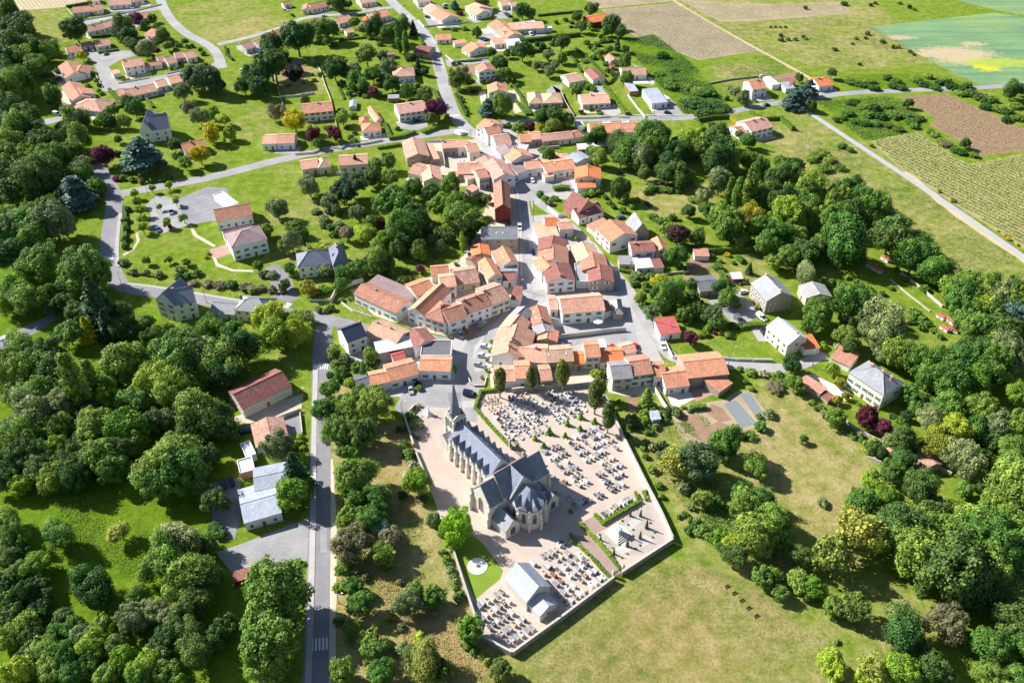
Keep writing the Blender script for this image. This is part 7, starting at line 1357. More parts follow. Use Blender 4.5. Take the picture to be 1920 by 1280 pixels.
hedge([(-240,489.2),(-230,474.8),(-225.1,465.5)], 1.8, 1.6, 'leaf_m', 'hedge at the end of the long low row', 31)
hedge([(-283.8,577.3),(-278,578.5),(-272.6,581.1)], 1.8, 1.8, 'leaf_d', 'dark hedge below the twin stepped bungalow', 32)
hedge([(-326,639.2),(-318.9,643.7),(-311.5,649.7)], 1.6, 1.8, 'leaf_d', 'dark hedge behind the brown-pink bungalow', 33)
hedge([(-188.8,558.1),(-184.8,546.3),(-179,537.1)], 1.4, 1.5, 'leaf_d', 'curved hedge round the red-roofed house garden', 34)
hedge([(-268.8,549.1),(-264.5,551.4),(-258.6,554.3)], 1.4, 1.3, 'leaf_m', 'hedge in front of the pale brown bungalow', 35)
hedge([(83.1,313.7),(90.9,314.8),(98,315.3),(103.9,315.8)], 2.8, 2.4, 'leaf_m', 'long overgrown hedge above the dug plots', 36)
hedge([(88.1,296.8),(88.5,290)], 2.2, 2.0, 'leaf_m', 'hedge beside the pair of round trees', 37)
hedge([(89,260.4),(93.4,261.7),(98.1,261.7)], 2.0, 1.6, 'leaf_m', 'hedge in front of the pale slate house', 38)
hedge([(21.4,369.5),(24.4,370.4),(27.2,369.9)], 2.6, 1.8, 'leaf_h', 'oval clipped hedge in the forecourt', 39)
hedge([(46.3,299.5),(50.7,298)], 1.4, 1.4, 'leaf_l', 'bright hedge below the yellow annex', 40)
hedge([(-72.5,145.7),(-67.2,148.4),(-61.5,151.1)], 1.4, 1.5, 'leaf_h', 'clipped hedge at the lower car park', 41)
hedge([(62.9,215.1),(66.7,215.8)], 1.8, 1.6, 'leaf_m', 'square clipped hedge beside the kitchen garden', 42)
hedge([(-80.3,284.4),(-72.4,285.8)], 1.6, 1.5, 'leaf_l', 'light hedge below the slate mansion', 43)
hedge([(-182.8,351.7),(-176.7,336.2),(-171,318.3)], 1.6, 1.3, 'leaf_d', 'dark hedge between left road and village hall lawn', 44)
hedge([(-162.2,297.8),(-155.1,296.9),(-147.7,294.9)], 1.4, 1.1, 'leaf_m', 'low hedge at the foot of the village hall lawn', 45)
hedge([(-234.4,547.5),(-228.1,537.1)], 1.4, 1.5, 'leaf_d', 'short dark hedge beside the small gabled pair', 46)
hedge([(-213.1,475.1),(-206.2,464.9)], 1.4, 1.4, 'leaf_m', 'hedge right of the long low row', 47)
hedge([(-253.9,573.9),(-248,576.5)], 1.4, 1.6, 'leaf_d', 'hedge left of the brown-roofed gabled house', 48)
hedge([(-118.6,574.6),(-110.3,573.3),(-98.2,577.1)], 1.4, 1.3, 'leaf_m', 'hedge along the back of the upper lawn', 49)
hedge([(-104,503.5),(-98.3,487.4),(-94,474)], 1.2, 1.0, 'leaf_h', 'narrow bean row in the vegetable strips', 50)
hedge([(-105.8,499.8),(-101.3,485.9),(-98.2,476.3)], 1.2, 0.8, 'leaf_m', 'low planted row in the vegetable strips', 51)
hedge([(-33.1,483.2),(-29.2,468),(-25.6,453.6)], 1.4, 1.2, 'leaf_d', 'row of clipped bushes along the top road', 52)
hedge([(-47.9,592.9),(-38.7,594.2),(-29.4,591.6)], 1.2, 1.2, 'leaf_m', 'hedge behind the small square house', 53)
hedge([(-37.4,534.7),(-27.2,534.7),(-20.5,537)], 1.2, 1.0, 'leaf_m', 'low hedge above the vegetable plot', 54)
hedge([(-8.5,536.9),(-4.1,514.9),(-0.4,494.2)], 1.4, 1.6, 'leaf_m', 'hedge left of the orchard lawn', 55)
hedge([(42,556),(48.1,541.9),(52.2,528.3),(57.5,511.1)], 1.6, 1.4, 'leaf_m', 'overgrown hedge along the green strip', 56)
hedge([(37.2,546.7),(40.6,530.8),(43.1,517.6)], 1.2, 1.3, 'leaf_m', 'hedge right of the orchard lawn', 57)
hedge([(55,565.9),(64.1,568.4)], 1.4, 1.3, 'leaf_d', 'hedge across the back gardens', 58)
hedge([(15.2,460.6),(22.9,462.4),(28.2,461.5)], 1.0, 0.8, 'leaf_m', 'low planting in front of the tan hip-roofed bungalow', 59)
hedge([(66.2,515.7),(62.9,507.3),(58.9,499)], 1.2, 1.2, 'leaf_d', 'hedge left of the grey garage doors', 60)
hedge([(-19,322.6),(-17.5,315.1)], 1.2, 1.3, 'leaf_m', 'hedge beside the pale-roofed stone house', 61)
hedge([(-5.1,438.8),(-0.7,437.9),(6.6,437.9)], 1.8, 1.8, 'leaf_d', 'hedge behind the corner house', 62)
hedge([(72.4,303.7),(73.2,297.7)], 1.2, 1.2, 'leaf_m', 'hedge below the round garden tree', 63)
hedge([(54.8,285.1),(60,283.7),(64.4,283.7)], 1.4, 1.3, 'leaf_d', 'dark hedge in the sunken garden', 64)
# ------------------------------------------------------------------ graves
GRAVES = [(21.2,201.5,-2.47,0,1.05,3,'midr'),
(22.9,202.6,-2.44,0,1.13,0,'midr'),
(23.9,203.2,-2.48,2,1.05,0,'midr'),
(25.3,204,-2.51,0,1.17,1,'midr'),
(26.7,204.8,-2.45,0,1.13,5,'midr'),
(27.8,205.7,-2.47,1,1.13,0,'midr'),
(29.3,206.5,-2.48,2,1.06,0,'midr'),
(18.6,199.9,-2.46,0,1.5,4,'midr'),
(24.1,199.4,-2.48,1,1.18,1,'midr'),
(26.9,201.3,-2.51,0,1.19,5,'midr'),
(27.9,201.8,-2.47,0,1.04,5,'midr'),
(29.4,202.6,-2.49,0,1.06,3,'midr'),
(30.6,203.2,-2.46,2,1.12,3,'midr'),
(20.4,197.2,-2.46,2,1.19,5,'midr'),
(21.8,198,-2.44,2,1.03,5,'midr'),
(26.6,197.2,-2.45,0,1.11,4,'midr'),
(27.8,197.8,-2.44,0,1.11,0,'midr'),
(29,198.4,-2.49,1,1.2,0,'midr'),
(30.2,199.1,-2.44,1,1.03,0,'midr'),
(31.5,199.9,-2.46,0,1.01,3,'midr'),
(33.1,200.4,-2.48,2,1.07,5,'midr'),
(22,194.1,-2.47,0,1.2,0,'midr'),
(23.2,194.9,-2.47,0,1.01,0,'midr'),
(24.4,195.4,-2.5,2,1.03,0,'midr'),
(25.1,192,-2.48,0,1.19,5,'midr'),
(26.5,192.8,-2.47,0,1.1,3,'midr'),
(27.9,193.6,-2.49,0,1.12,5,'midr'),
(28.9,194.6,-2.43,0,1.14,0,'midr'),
(30.1,195.4,-2.49,0,1.1,3,'midr'),
(23.7,191.2,-2.47,0,1.12,0,'midr'),
(28.9,189.9,-2.46,0,1.01,3,'midr'),
(30.1,190.7,-2.53,1,1.07,4,'midr'),
(31.5,191.5,-2.5,2,1.01,4,'midr'),
(32.7,192.2,-2.49,0,1.09,3,'midr'),
(30.7,186.9,-2.5,0,1.06,1,'midr'),
(32.1,187.7,-2.47,0,1.08,5,'midr'),
(33.5,188.7,-2.45,0,1.15,0,'midr'),
(35.1,189.2,-2.46,0,1.05,0,'midr'),
(27.6,184.7,-2.45,0,1.02,1,'midr'),
(28.6,185.7,-2.49,0,1.09,5,'midr'),
(32.5,184.2,-2.51,0,1.13,5,'midr'),
(33.5,184.7,-2.45,0,1.02,3,'midr'),
(34.9,185.4,-2.45,0,1.17,0,'midr'),
(34.3,196.7,-2.52,0,1.13,5,'midr'),
(13,196.4,-2.49,0,1.06,5,'mid'),
(14.2,197,-2.44,0,1.08,1,'mid'),
(15.4,197.5,-2.44,2,1.03,0,'mid'),
(10.7,194.9,-2.43,0,1.8,5,'mid'),
(12.3,191.7,-2.44,1,1.19,0,'mid'),
(13.5,192.2,-2.49,0,1.13,3,'mid'),
(14.6,193,-2.5,0,1.05,0,'mid'),
(16,193.6,-2.46,2,1.16,0,'mid'),
(17.2,194.6,-2.47,2,1.18,5,'mid'),
(9.6,189.9,-2.5,0,1.0,5,'mid'),
(17.8,190.7,-2.43,0,1.13,3,'mid'),
(15.4,188.5,-2.44,0,1.12,1,'mid'),
(16.4,186.2,-2.51,0,1.1,5,'mid'),
(17.6,186.7,-2.45,0,1.11,5,'mid'),
(19,187.7,-2.53,1,1.18,5,'mid'),
(20.5,188.2,-2.5,0,1.13,5,'mid'),
(9.5,185.7,-2.48,0,1.05,3,'mid'),
(11.3,183.9,-2.52,0,1.16,0,'mid'),
(13,184.2,-2.44,2,1.02,0,'mid'),
(16.8,181.9,-2.5,0,1.02,2,'low'),
(19.4,182.9,-2.49,0,1.07,3,'low'),
(20.5,183.8,-2.47,0,1.04,1,'low'),
(21.7,184.8,-2.51,0,1.14,1,'low'),
(22.2,181.6,-2.49,1,1.07,3,'low'),
(23.5,182.3,-2.49,0,1.16,3,'low'),
(21.2,180.4,-2.46,0,1.1,4,'low'),
(28.9,181.9,-2.46,0,1.09,0,'low'),
(30.4,182.3,-2.44,0,1.01,1,'low'),
(30.8,178.8,-2.45,2,1.19,1,'low'),
(32,179.5,-2.45,0,1.05,1,'low'),
(33.5,180.4,-2.46,1,1.13,5,'low'),
(34.8,181,-2.47,0,1.15,3,'low'),
(15.4,177.3,-2.52,1,1.0,0,'low'),
(17.1,174.6,-2.51,2,1.02,0,'low'),
(18.3,175.5,-2.44,0,1.0,5,'low'),
(19.3,172.2,-2.47,2,1.13,5,'low'),
(20.5,173.1,-2.48,1,1.16,0,'low'),
(21.7,173.7,-2.43,1,1.14,0,'low'),
(22.7,174,-2.45,0,1.01,1,'low'),
(23.9,174.6,-2.47,0,1.05,0,'low'),
(26.3,176.1,-2.49,0,1.15,1,'low'),
(27.8,176.7,-2.48,0,1.07,1,'low'),
(28.3,168.7,-2.51,1,1.19,1,'hedge'),
(29.5,169.5,-2.48,0,1.14,5,'hedge'),
(30.8,170.7,-2.51,2,1.1,3,'hedge'),
(31.8,171.6,-2.48,2,1.02,5,'hedge'),
(33,172.5,-2.5,0,1.09,4,'hedge'),
(34.3,173.4,-2.51,0,1.04,3,'hedge'),
(35.5,174.3,-2.46,0,1.14,5,'hedge'),
(36.5,174.9,-2.5,0,1.08,5,'hedge'),
(13.9,157.4,-2.49,0,1.04,0,'chr'),
(15.1,158,-2.45,0,1.03,1,'chr'),
(16.9,158.9,-2.47,0,1.03,5,'chr'),
(9.1,153.3,-2.47,1,1.09,5,'chr'),
(10.3,153.9,-2.49,2,1.1,4,'chr'),
(11.6,154.7,-2.51,0,1.15,5,'chr'),
(12.6,155.6,-2.43,0,1.05,4,'chr'),
(6.1,150.9,-2.5,0,1.17,0,'chr'),
(10.4,149.8,-2.44,0,1.6,0,'chr'),
(12.9,152.4,-2.5,2,1.18,0,'chr'),
(14.2,153.3,-2.52,0,1.08,4,'chr'),
(16.2,154.4,-2.49,0,1.6,5,'chr'),
(9,147.5,-2.49,0,1.12,4,'chr'),
(11.9,146.9,-2.47,0,1.09,2,'chr'),
(13.2,148.3,-2.52,0,1.19,1,'chr'),
(15.2,149.8,-2.52,0,1.5,0,'chr'),
(16.8,151.5,-2.43,0,1.18,5,'chr'),
(18.3,152.7,-2.5,1,1.07,5,'chr'),
(20,153.6,-2.5,1,1.14,3,'chr'),
(12.4,143.9,-2.47,0,1.15,5,'chr'),
(13.9,144.7,-2.46,0,1.02,2,'chr'),
(16.3,146.7,-2.46,0,1.14,3,'chr'),
(17.5,147.8,-2.46,2,1.13,0,'chr'),
(18.8,149.2,-2.5,0,1.02,5,'chr'),
(20.1,150.1,-2.46,0,1.14,3,'chr'),
(21.3,150.9,-2.52,0,1.09,1,'chr'),
(14.3,141.1,-2.45,0,1.14,5,'chr'),
(15.6,142.5,-2.44,0,1.07,0,'chr'),
(17.3,143.3,-2.45,0,1.01,3,'chr'),
(19.5,145.2,-2.47,0,1.07,1,'chr'),
(20.8,146.7,-2.52,2,1.15,1,'chr'),
(22.3,147.8,-2.45,0,1.05,0,'chr'),
(23.8,148.1,-2.49,0,1.15,0,'chr'),
(12.9,140.3,-2.47,1,1.15,5,'chr'),
(14.9,137.6,-2.48,0,1.03,1,'chr'),
(16.5,138.4,-2.45,0,1.11,0,'chr'),
(17.6,139.8,-2.43,2,1.01,5,'chr'),
(18.8,140.6,-2.47,0,1.08,3,'chr'),
(20.2,141.4,-2.44,0,1.2,4,'chr'),
(22.2,143.6,-2.53,1,1.1,3,'chr'),
(23.5,144.4,-2.48,0,1.15,3,'chr'),
(25,145.5,-2.52,0,1.09,0,'chr'),
(26,146.1,-2.47,0,1.1,3,'chr'),
(-9.1,136.6,-2.45,0,1.19,5,'chl'),
(-8.1,137.5,-2.51,0,1.12,0,'chl'),
(-6.9,138.5,-2.5,2,1.02,3,'chl'),
(-5.5,139.2,-2.44,0,1.17,4,'chl'),
(-4.3,140.2,-2.45,1,1.12,5,'chl'),
(-2.9,141.1,-2.44,2,1.07,5,'chl'),
(-8,132.8,-2.52,0,1.09,5,'chl'),
(-6.9,133.7,-2.51,0,1.01,0,'chl'),
(-5.7,134.7,-2.49,0,1.1,4,'chl'),
(-4.6,135.6,-2.45,0,1.13,0,'chl'),
(-3.5,136.6,-2.46,2,1.08,0,'chl'),
(-2.3,137.5,-2.47,0,1.07,1,'chl'),
(-0.9,138.2,-2.45,0,1.04,0,'chl'),
(-6.1,130,-2.51,0,1.03,1,'chl'),
(-5.1,131.2,-2.53,0,1.03,1,'chl'),
(-4,132.1,-2.52,0,1.02,0,'chl'),
(-2.8,132.8,-2.46,0,1.0,1,'chl'),
(-1.4,133.7,-2.53,0,1.01,1,'chl'),
(-0.2,134.7,-2.48,0,1.19,0,'chl'),
(-4,127.3,-2.52,0,1.03,3,'chl'),
(-2.9,128.2,-2.45,0,1.01,4,'chl'),
(-1.7,129.1,-2.5,0,1.09,5,'chl'),
(-0.7,129.8,-2.49,0,1.05,5,'chl'),
(0.5,131,-2.47,2,1.02,4,'chl'),
(1.8,131.7,-2.51,0,1.0,0,'chl'),
(3,132.6,-2.44,0,1.01,0,'chl'),
(-1,125.6,-2.45,0,1.04,5,'chl'),
(0.1,126.5,-2.5,0,1.18,5,'chl'),
(1.2,127.1,-2.5,0,1.12,5,'chl'),
(2.4,128,-2.49,0,1.17,0,'chl'),
(4.1,129.1,-2.45,0,1.14,5,'chl'),
(5.3,129.8,-2.44,0,1.15,5,'chl'),
(-0.4,220.3,0.69,0,1.07,1,'up'),
(1,220.6,0.69,0,1.1,0,'up'),
(2.4,220.9,0.66,0,1.12,4,'up'),
(3.9,220.9,0.66,0,1.03,4,'up'),
(5.5,221.8,0.64,0,1.15,4,'up'),
(3.2,218.2,0.7,2,1.17,3,'up'),
(4.9,218.5,0.65,1,1.09,5,'up'),
(6.3,219.1,0.71,0,1.07,0,'up'),
(8,219.1,0.62,0,1.02,3,'up'),
(-0.4,216.1,0.63,0,1.13,0,'up'),
(1,217,0.64,0,1.13,3,'up'),
(1.8,212.3,0.66,0,1.19,0,'up'),
(3,213.5,0.67,1,1.16,3,'up'),
(5.7,215,0.7,0,1.04,0,'up'),
(7.9,215.8,0.63,2,1.02,0,'up'),
(6,211.2,0.64,0,1.18,0,'up'),
(7.2,211.5,0.69,0,1.17,3,'up'),
(8.6,212.3,0.66,0,1.17,1,'up'),
(9.9,213.2,0.69,0,1.02,5,'up'),
(-5.7,211.8,0.69,0,1.04,3,'up'),
(-4.6,212.3,0.62,0,1.02,1,'up'),
(-3.5,212.9,0.68,0,1.11,4,'up'),
(-2.2,213.2,0.71,0,1.12,0,'up'),
(-4.2,209.2,0.62,0,1.5,1,'up'),
(-2.4,210.3,0.69,2,1.04,0,'up'),
(-0.8,210.3,0.71,0,1.17,5,'up'),
(-2.8,205.8,0.7,2,1.11,1,'up'),
(-1.6,206.7,0.65,1,1.19,1,'up'),
(-0,206.9,0.71,0,1.2,5,'up'),
(1.8,208.9,0.64,1,1.04,0,'up'),
(3.4,209.2,0.69,0,1.1,3,'up'),
(4.8,210.1,0.69,0,1.06,1,'up'),
(2.1,205,0.64,0,1.15,0,'up'),
(3.5,205.6,0.69,0,1.08,0,'up'),
(4.9,206.1,0.7,2,1.14,5,'up'),
(6.7,206.9,0.66,0,1.07,0,'up'),
(8.1,208.1,0.7,0,1.11,3,'up'),
(9.5,208.6,0.69,2,1.06,1,'up'),
(11.2,210.1,0.61,1,1.06,0,'up'),
(-1.8,202.2,0.63,0,1.03,3,'up'),
(0.4,203.3,0.69,0,1.6,0,'up'),
(11.9,206.4,0.71,1,1.09,5,'up'),
(15.7,208.9,0.66,0,1.01,0,'up'),
(17,209.5,0.62,0,1.07,0,'up'),
(3.1,201.4,0.66,1,1.06,0,'up'),
(5.5,202.8,0.68,0,1.05,0,'up'),
(8.2,203.3,0.64,1,1.14,5,'up'),
(9.6,204.2,0.66,1,1.03,5,'up'),
(0.9,199.3,0.64,0,1.5,5,'up'),
(10.7,220.9,0.7,0,1.03,0,'upr'),
(13.6,222.4,0.71,0,1.18,1,'upr'),
(15.1,223,0.67,0,1.16,3,'upr'),
(11.2,217,0.71,0,1.03,0,'upr'),
(13.9,218.8,0.66,0,1.11,1,'upr'),
(15.6,219.7,0.63,2,1.16,1,'upr'),
(16.8,220.6,0.7,0,1.06,3,'upr'),
(18.1,221.2,0.62,0,1.17,5,'upr'),
(19.4,222.1,0.64,0,1.11,3,'upr'),
(20.7,222.7,0.68,0,1.14,5,'upr'),
(21.9,223.6,0.71,2,1.07,3,'upr'),
(12.5,215,0.63,2,1.13,0,'upr'),
(14,216.1,0.64,0,1.08,5,'upr'),
(15.7,216.7,0.65,0,1.19,5,'upr'),
(16.9,217.6,0.71,0,1.06,0,'upr'),
(18.2,218.2,0.62,0,1.02,0,'upr'),
(19.6,219.1,0.68,1,1.11,5,'upr'),
(20.9,219.7,0.71,0,1.16,0,'upr'),
(22.4,220.3,0.64,0,1.01,0,'upr'),
(23.7,217.9,0.71,0,1.11,0,'upr'),
(14.1,212.3,0.71,0,1.03,5,'upr'),
(15.3,212.9,0.62,0,1.13,3,'upr'),
(16.7,213.5,0.7,0,1.15,0,'upr'),
(18.4,215,0.67,2,1.17,0,'upr'),
(21.5,216.1,0.71,0,1.08,0,'upr'),
(22.6,213.8,0.63,0,1.06,0,'upr'),
(18.6,211.2,0.63,0,1.07,5,'upr'),
(20.9,212.1,0.64,2,1.19,5,'upr'),
(22.2,222.3,0.68,0,1.07,5,'upr'),
(23.4,219.6,0.69,0,1.06,0,'upr'),
(24.7,217.5,0.67,0,1.16,3,'upr'),
(25.2,214.8,0.63,1,1.09,3,'upr'),
(23.6,213.8,0.63,2,1.12,5,'upr'),
(20.9,212.5,0.64,0,1.19,5,'upr'),
(22.4,217.5,0.65,2,1.04,0,'upr'),
(20.8,222,0.7,0,1.17,0,'upr'),
(21.8,219.9,0.67,0,1.16,5,'upr'),
(-10.6,219.4,0.67,3,0.8,5,'cross'),
(-9.2,219.1,0.67,3,0.8,1,'cross'),
(-7.9,220,0.65,3,0.8,1,'cross'),
(-6.9,220,0.67,3,0.8,1,'cross'),
(-5.6,220.6,0.7,3,0.8,5,'cross'),
(-10,217.6,0.71,3,0.8,5,'cross'),
(-8.8,218.2,0.66,3,0.8,0,'cross'),
(-7.4,217.9,0.68,3,0.8,4,'cross'),
(-6.4,218.2,0.66,3,0.8,0,'cross'),
(-5.5,218.5,0.7,3,0.8,1,'cross'),
(-4.5,218.8,0.66,3,0.8,5,'cross'),
(-7.7,214.7,0.66,3,0.8,3,'cross'),
(-6.5,215.2,0.62,3,0.8,5,'cross'),
(-4.7,215.8,0.71,3,0.8,5,'cross'),
(-3.3,215.2,0.67,3,0.8,1,'cross'),
(-2.1,216.1,0.7,3,0.8,5,'cross')]
SECN = {'up': 'the upper block', 'upr': 'the crowded cypress block', 'mid': 'the middle block', 'midr': 'the block beside the long wall', 'low': 'the block behind the apse', 'hedge': 'the hedge row', 'chr': 'the block right of the chapel', 'chl': 'the block left of the chapel', 'cross': 'the sandy top corner'}
PALN = ['pale granite', 'dark granite', 'red granite', 'white marble', 'beige stone', 'grey granite']; STN = ['headstone grave', 'cross-topped grave', 'kerbed grave', 'plain cross grave']
_L = told_apart([((PALN[g[5]]+' ' if g[3] != 3 else '')+STN[g[3]]+' in '+SECN[g[6]], g[0], g[1]) for g in GRAVES])
for _i, _g in enumerate(GRAVES): grave(_i, *_g[:6], _L[_i], 'graves of the cemetery')
# ------------------------------------------------------------------ vehicles
CARS = [(-263.4,546.9,0.98,'car','grey'),
(-269.9,536.1,-0.79,'small','white'),
(-265.3,523.2,0.48,'car','red'),
(-274.7,553.5,-0.88,'small','white'),
(-257.4,455.1,-0.46,'van','white'),
(-278,466.8,0.77,'car','grey'),
(-277.9,638.5,-1.07,'van','white'),
(-284.1,623.9,0.8,'car','silver'),
(-210.3,530.5,-0.97,'small','black'),
(-201.3,538.4,-0.99,'small','red'),
(-288.9,608.5,0.79,'small','white'),
(-168.6,518.5,-1.12,'small','white'),
(-134.5,620.2,0.43,'car','white'),
(-164.2,632.6,-0.43,'car','white'),
(-157.1,621.1,-0.92,'car','black'),
(-26.4,430.8,0.63,'car','white'),
(-53.1,446.3,0.33,'car','black'),
(-61.2,497.6,-1.2,'small','black'),
(-59.9,617.4,-0.44,'car','navy'),
(-49.2,644.5,0.67,'car','white'),
(-48.8,637.9,0.67,'car','grey'),
(-4.6,626.2,0.9,'car','silver'),
(-2.9,622.5,0.89,'car','grey'),
(-1.4,619.1,0.89,'car','navy'),
(-17.5,572.3,0.7,'car','black'),
(-24.8,397.8,0.56,'car','white'),
(12.7,583.2,-1.05,'van','white'),
(41.2,597.6,0.44,'car','blue'),
(88.4,456.8,-0.34,'car','black'),
(141.3,473.9,-1.25,'small','grey'),
(146.9,467.7,0.53,'car','black'),
(153.6,510,0.51,'small','white'),
(-159.7,348,-1.16,'van','silver'),
(-160.6,332.1,-1.04,'car','blue'),
(-155.6,334.2,-1.05,'small','red'),
(-11.8,262.9,0.58,'car','silver'),
(-19.7,256.1,-1.32,'car','silver'),
(-10.1,249.1,-0.16,'car','white'),
(-10.9,243.7,-0.15,'car','white'),
(-12,238.4,-0.27,'car','silver'),
(-36.1,224.5,-1.32,'car','silver'),
(-14.9,222.4,-0.21,'van','navy'),
(-1.7,337,1.15,'car','black'),
(12.1,332.3,0.3,'car','blue'),
(9.4,313.2,-1.47,'small','navy'),
(3.5,334.4,-1.58,'van','white'),
(25.3,313,0.29,'car','white'),
(53.8,384.8,-0.29,'car','black'),
(64.5,354.5,-1.1,'car','black'),
(50.4,342.9,0.55,'car','blue'),
(94.9,284.2,0.41,'car','white'),
(89.1,265.4,-1.19,'van','grey'),
(98.4,266.9,-1.01,'van','white'),
(97.2,257.4,-1.39,'car','navy'),
(10.1,377.7,-1.35,'small','white'),
(2.1,377.7,-1.37,'car','silver'),
(-16,406.7,-1.38,'car','white'),
(37.7,248.7,1.28,'small','red'),
(40.5,249.2,1.27,'car','silver'),
(43.9,249.7,1.26,'car','white'),
(46.5,249,1.26,'car','red'),
(19.2,248.5,-1.51,'small','white'),
(57.1,249.3,-1.45,'car','white'),
(-89.9,203.9,0.46,'car','navy'),
(-91.1,180.1,-1.09,'car','black'),
(-88.8,181.4,-1.1,'car','black'),
(56.8,387.9,-0.0,'small','grey')]
_N = {'silver': 'silver grey', 'navy': 'dark blue', 'grey': 'dark grey'}; _L = told_apart([(_N.get(c[4], c[4])+(' van' if c[3] == 'van' else ' car')+' parked '+where(c[0], c[1]), c[0], c[1]) for c in CARS])
for _l, _c in zip(_L, CARS): car(*_c, _l)
lamp_post(-158.3, 282.81, 11, 0.3, 'street lamp standing left of the tall villa', 'greenpole', 1)
lamp_post(-183.54, 311.36, 5.5, 0, 'street lamp standing left of the left road', 'pole', 2)
lamp_post(-123.43, 277.14, 8.6, 0, 'street lamp standing right of the tall villa', 'greenpole', 1)
lamp_post(-93.46, 273.56, 7.9, 0, 'street lamp standing right of the slate cottage', 'pole', 1)
utility_pole(9.72, 340.21, 11, 'wooden utility pole standing in front of the red street barn', 0)
utility_pole(2.86, 286.54, 11, 'wooden utility pole standing in front of the main street', 0)
utility_pole(34.41, 337.63, 7.4, 'wooden utility pole standing in front of the dormered house', 0)
utility_pole(55.02, 260.63, 9.7, 'wooden utility pole standing left of the crimson garage', 0)
utility_pole(49.02, 292.07, 10.0, 'wooden utility pole standing in front of the creeper house', 0)
utility_pole(97.89, 459.65, 10.0, 'wooden utility pole standing right of the blue-roofed house', 0)
utility_pole(-23.33, 443.56, 11, 'wooden utility pole standing in front of the gabled pair, first of two from left', 0)
utility_pole(-22.06, 423.46, 6.1, 'wooden utility pole standing in front of the gabled pair, second of two from left', 0)
utility_pole(110.62, 237.66, 8.7, 'wooden utility pole standing in front of the pale house', 0)
lamp_post(-73.03, 216.15, 9.0, 0, 'street lamp standing right of the red barn', 'greenpole', 1)
lamp_post(-38.2, 214.34, 4.5, 0, 'street lamp standing in front of the shop row', 'pole', 1)
lamp_post(79.85, 238.56, 8.6, 0, 'street lamp standing right of the red courtyard', 'pole', 1)
utility_pole(-105.22, 411.29, 10.9, 'wooden utility pole standing in front of the brown-roofed house', 0)
utility_pole(80.16, 453.6, 7.7, 'wooden utility pole standing in front of the blue-roofed house', 0)
lamp_post(-10.23, 251.46, 4.5, 0, 'street lamp standing right of the square row', 'pole', 1)
lamp_post(-22.71, 258.17, 4.5, 0, 'street lamp standing in front of the square row', 'pole', 1)
lamp_post(2.81, 278.23, 10.5, 0, 'street lamp standing in front of the main street', 'pole', 1)
lamp_post(-48.04, 137.68, 4.5, 0, 'street lamp standing behind the lower crossing', 'greenpole', 1)
utility_pole(47.45, 242.36, 4.5, 'wooden utility pole standing in front of the crimson garage', 0)
lamp_post(-176.15, 364.88, 6.5, 0, 'street lamp standing left of the car park, first of two from left', 'pole', 1)
lamp_post(-165.18, 346.76, 8.8, 0, 'street lamp standing left of the car park, second of two from left', 'pole', 1)
utility_pole(173.81, 277.78, 6.3, 'wooden utility pole standing behind the valley pond', 0)
parasol(33.43, 262.53, 2.1, 'big white octagonal parasol on the modern house terrace')
caravan(34.07, 248.49, 1.75, 'white camper van parked behind the orange-roofed low house')
war_memorial(31.75, 161.51, -0.9)
calvary(-28.87, 212.74, )
fountain_disc(-9.94, 150.0, 2.9)
trampoline(-24.5, 364.56, )
gate_posts(30.29, 147.43, 0.6, 3.6, 'lower cemetery gate with stone pillars')
gate_posts(1.45, 194.28, -0.9, 7.0, 'cemetery side gate with tall stone pillars by the church', 3.4)
picnic_table(-136.78, 304.65, 0.4, 'green picnic table on the village hall lawn')
picnic_table(-141.9, 302.62, 0.2, 'picnic table beside the shrubs on the village hall lawn')
greenhouse(-90.85, 461.45, 0.1, 9, 4.2, 'glass greenhouse beside the vegetable strips')
park_bench(60.7, 142.96, 0.5, 'wooden bench in the meadow, uppermost of the row of five')
park_bench(62.25, 140.77, 0.5, 'wooden bench in the meadow, second of the row of five')
park_bench(63.82, 138.4, 0.5, 'wooden bench in the meadow, third of the row of five')
park_bench(65.24, 136.07, 0.5, 'wooden bench in the meadow, fourth of the row of five')
park_bench(66.82, 133.56, 0.5, 'wooden bench in the meadow, lowest of the row of five')
planter(-24.26, 254.91, 'round brick planter with shrub at the corner house door', 0)
planter(-18.12, 254.91, 'round brick planter with shrub right of the silver car', 1)
planter(-17.68, 258.3, 'round brick planter with shrub left of the square row', 2)
planter(-11.9, 259.23, 'round brick planter with shrub between the square row and the street', 3)
planter(-7.87, 251.58, 'round brick planter with shrub right of the topmost white car', 4)
planter(-8.53, 246.23, 'round brick planter with shrub right of the middle white car', 5)
planter(-9.16, 240.74, 'round brick planter with shrub right of the silver white car', 6)
planter(-9.48, 235.39, 'round brick planter with shrub below the parked row', 7)
planter(-10.94, 231.26, 'round brick planter with shrub in the brick-edged bed', 8)
animal_hut(159.68, 309.41, -1.13, 4.0, 'small white hut with red roof under the valley trees')
animal_hut(151.68, 303.76, -0.99, 4.0, 'white hut with red roof left of the valley lawn')
animal_hut(153.56, 300.44, -0.95, 3.5, 'white hut with red roof just below its twin on the valley lawn')
animal_hut(145.15, 270.3, -1.47, 3.0, 'tiny white hut with orange roof among the lower shrubs')
animal_hut(149.45, 269.86, -1.19, 3.0, 'tiny hut with pinkish roof beside the lower shrubs')
animal_hut(152.09, 264.42, -0.66, 2.4, 'lone tiny orange roof behind the grey-green tree')
animal_hut(167.85, 268.12, -1.01, 3.2, 'uppermost white hut of the cluster by the valley pond')
animal_hut(170.1, 265.79, -1.01, 4.0, 'largest white hut of the cluster by the valley pond')
animal_hut(166.29, 260.71, -1.06, 3.4, 'white hut with pink roof at the pond edge')
animal_hut(169.02, 259.62, -0.72, 3.8, 'lowest white hut of the cluster by the valley pond')
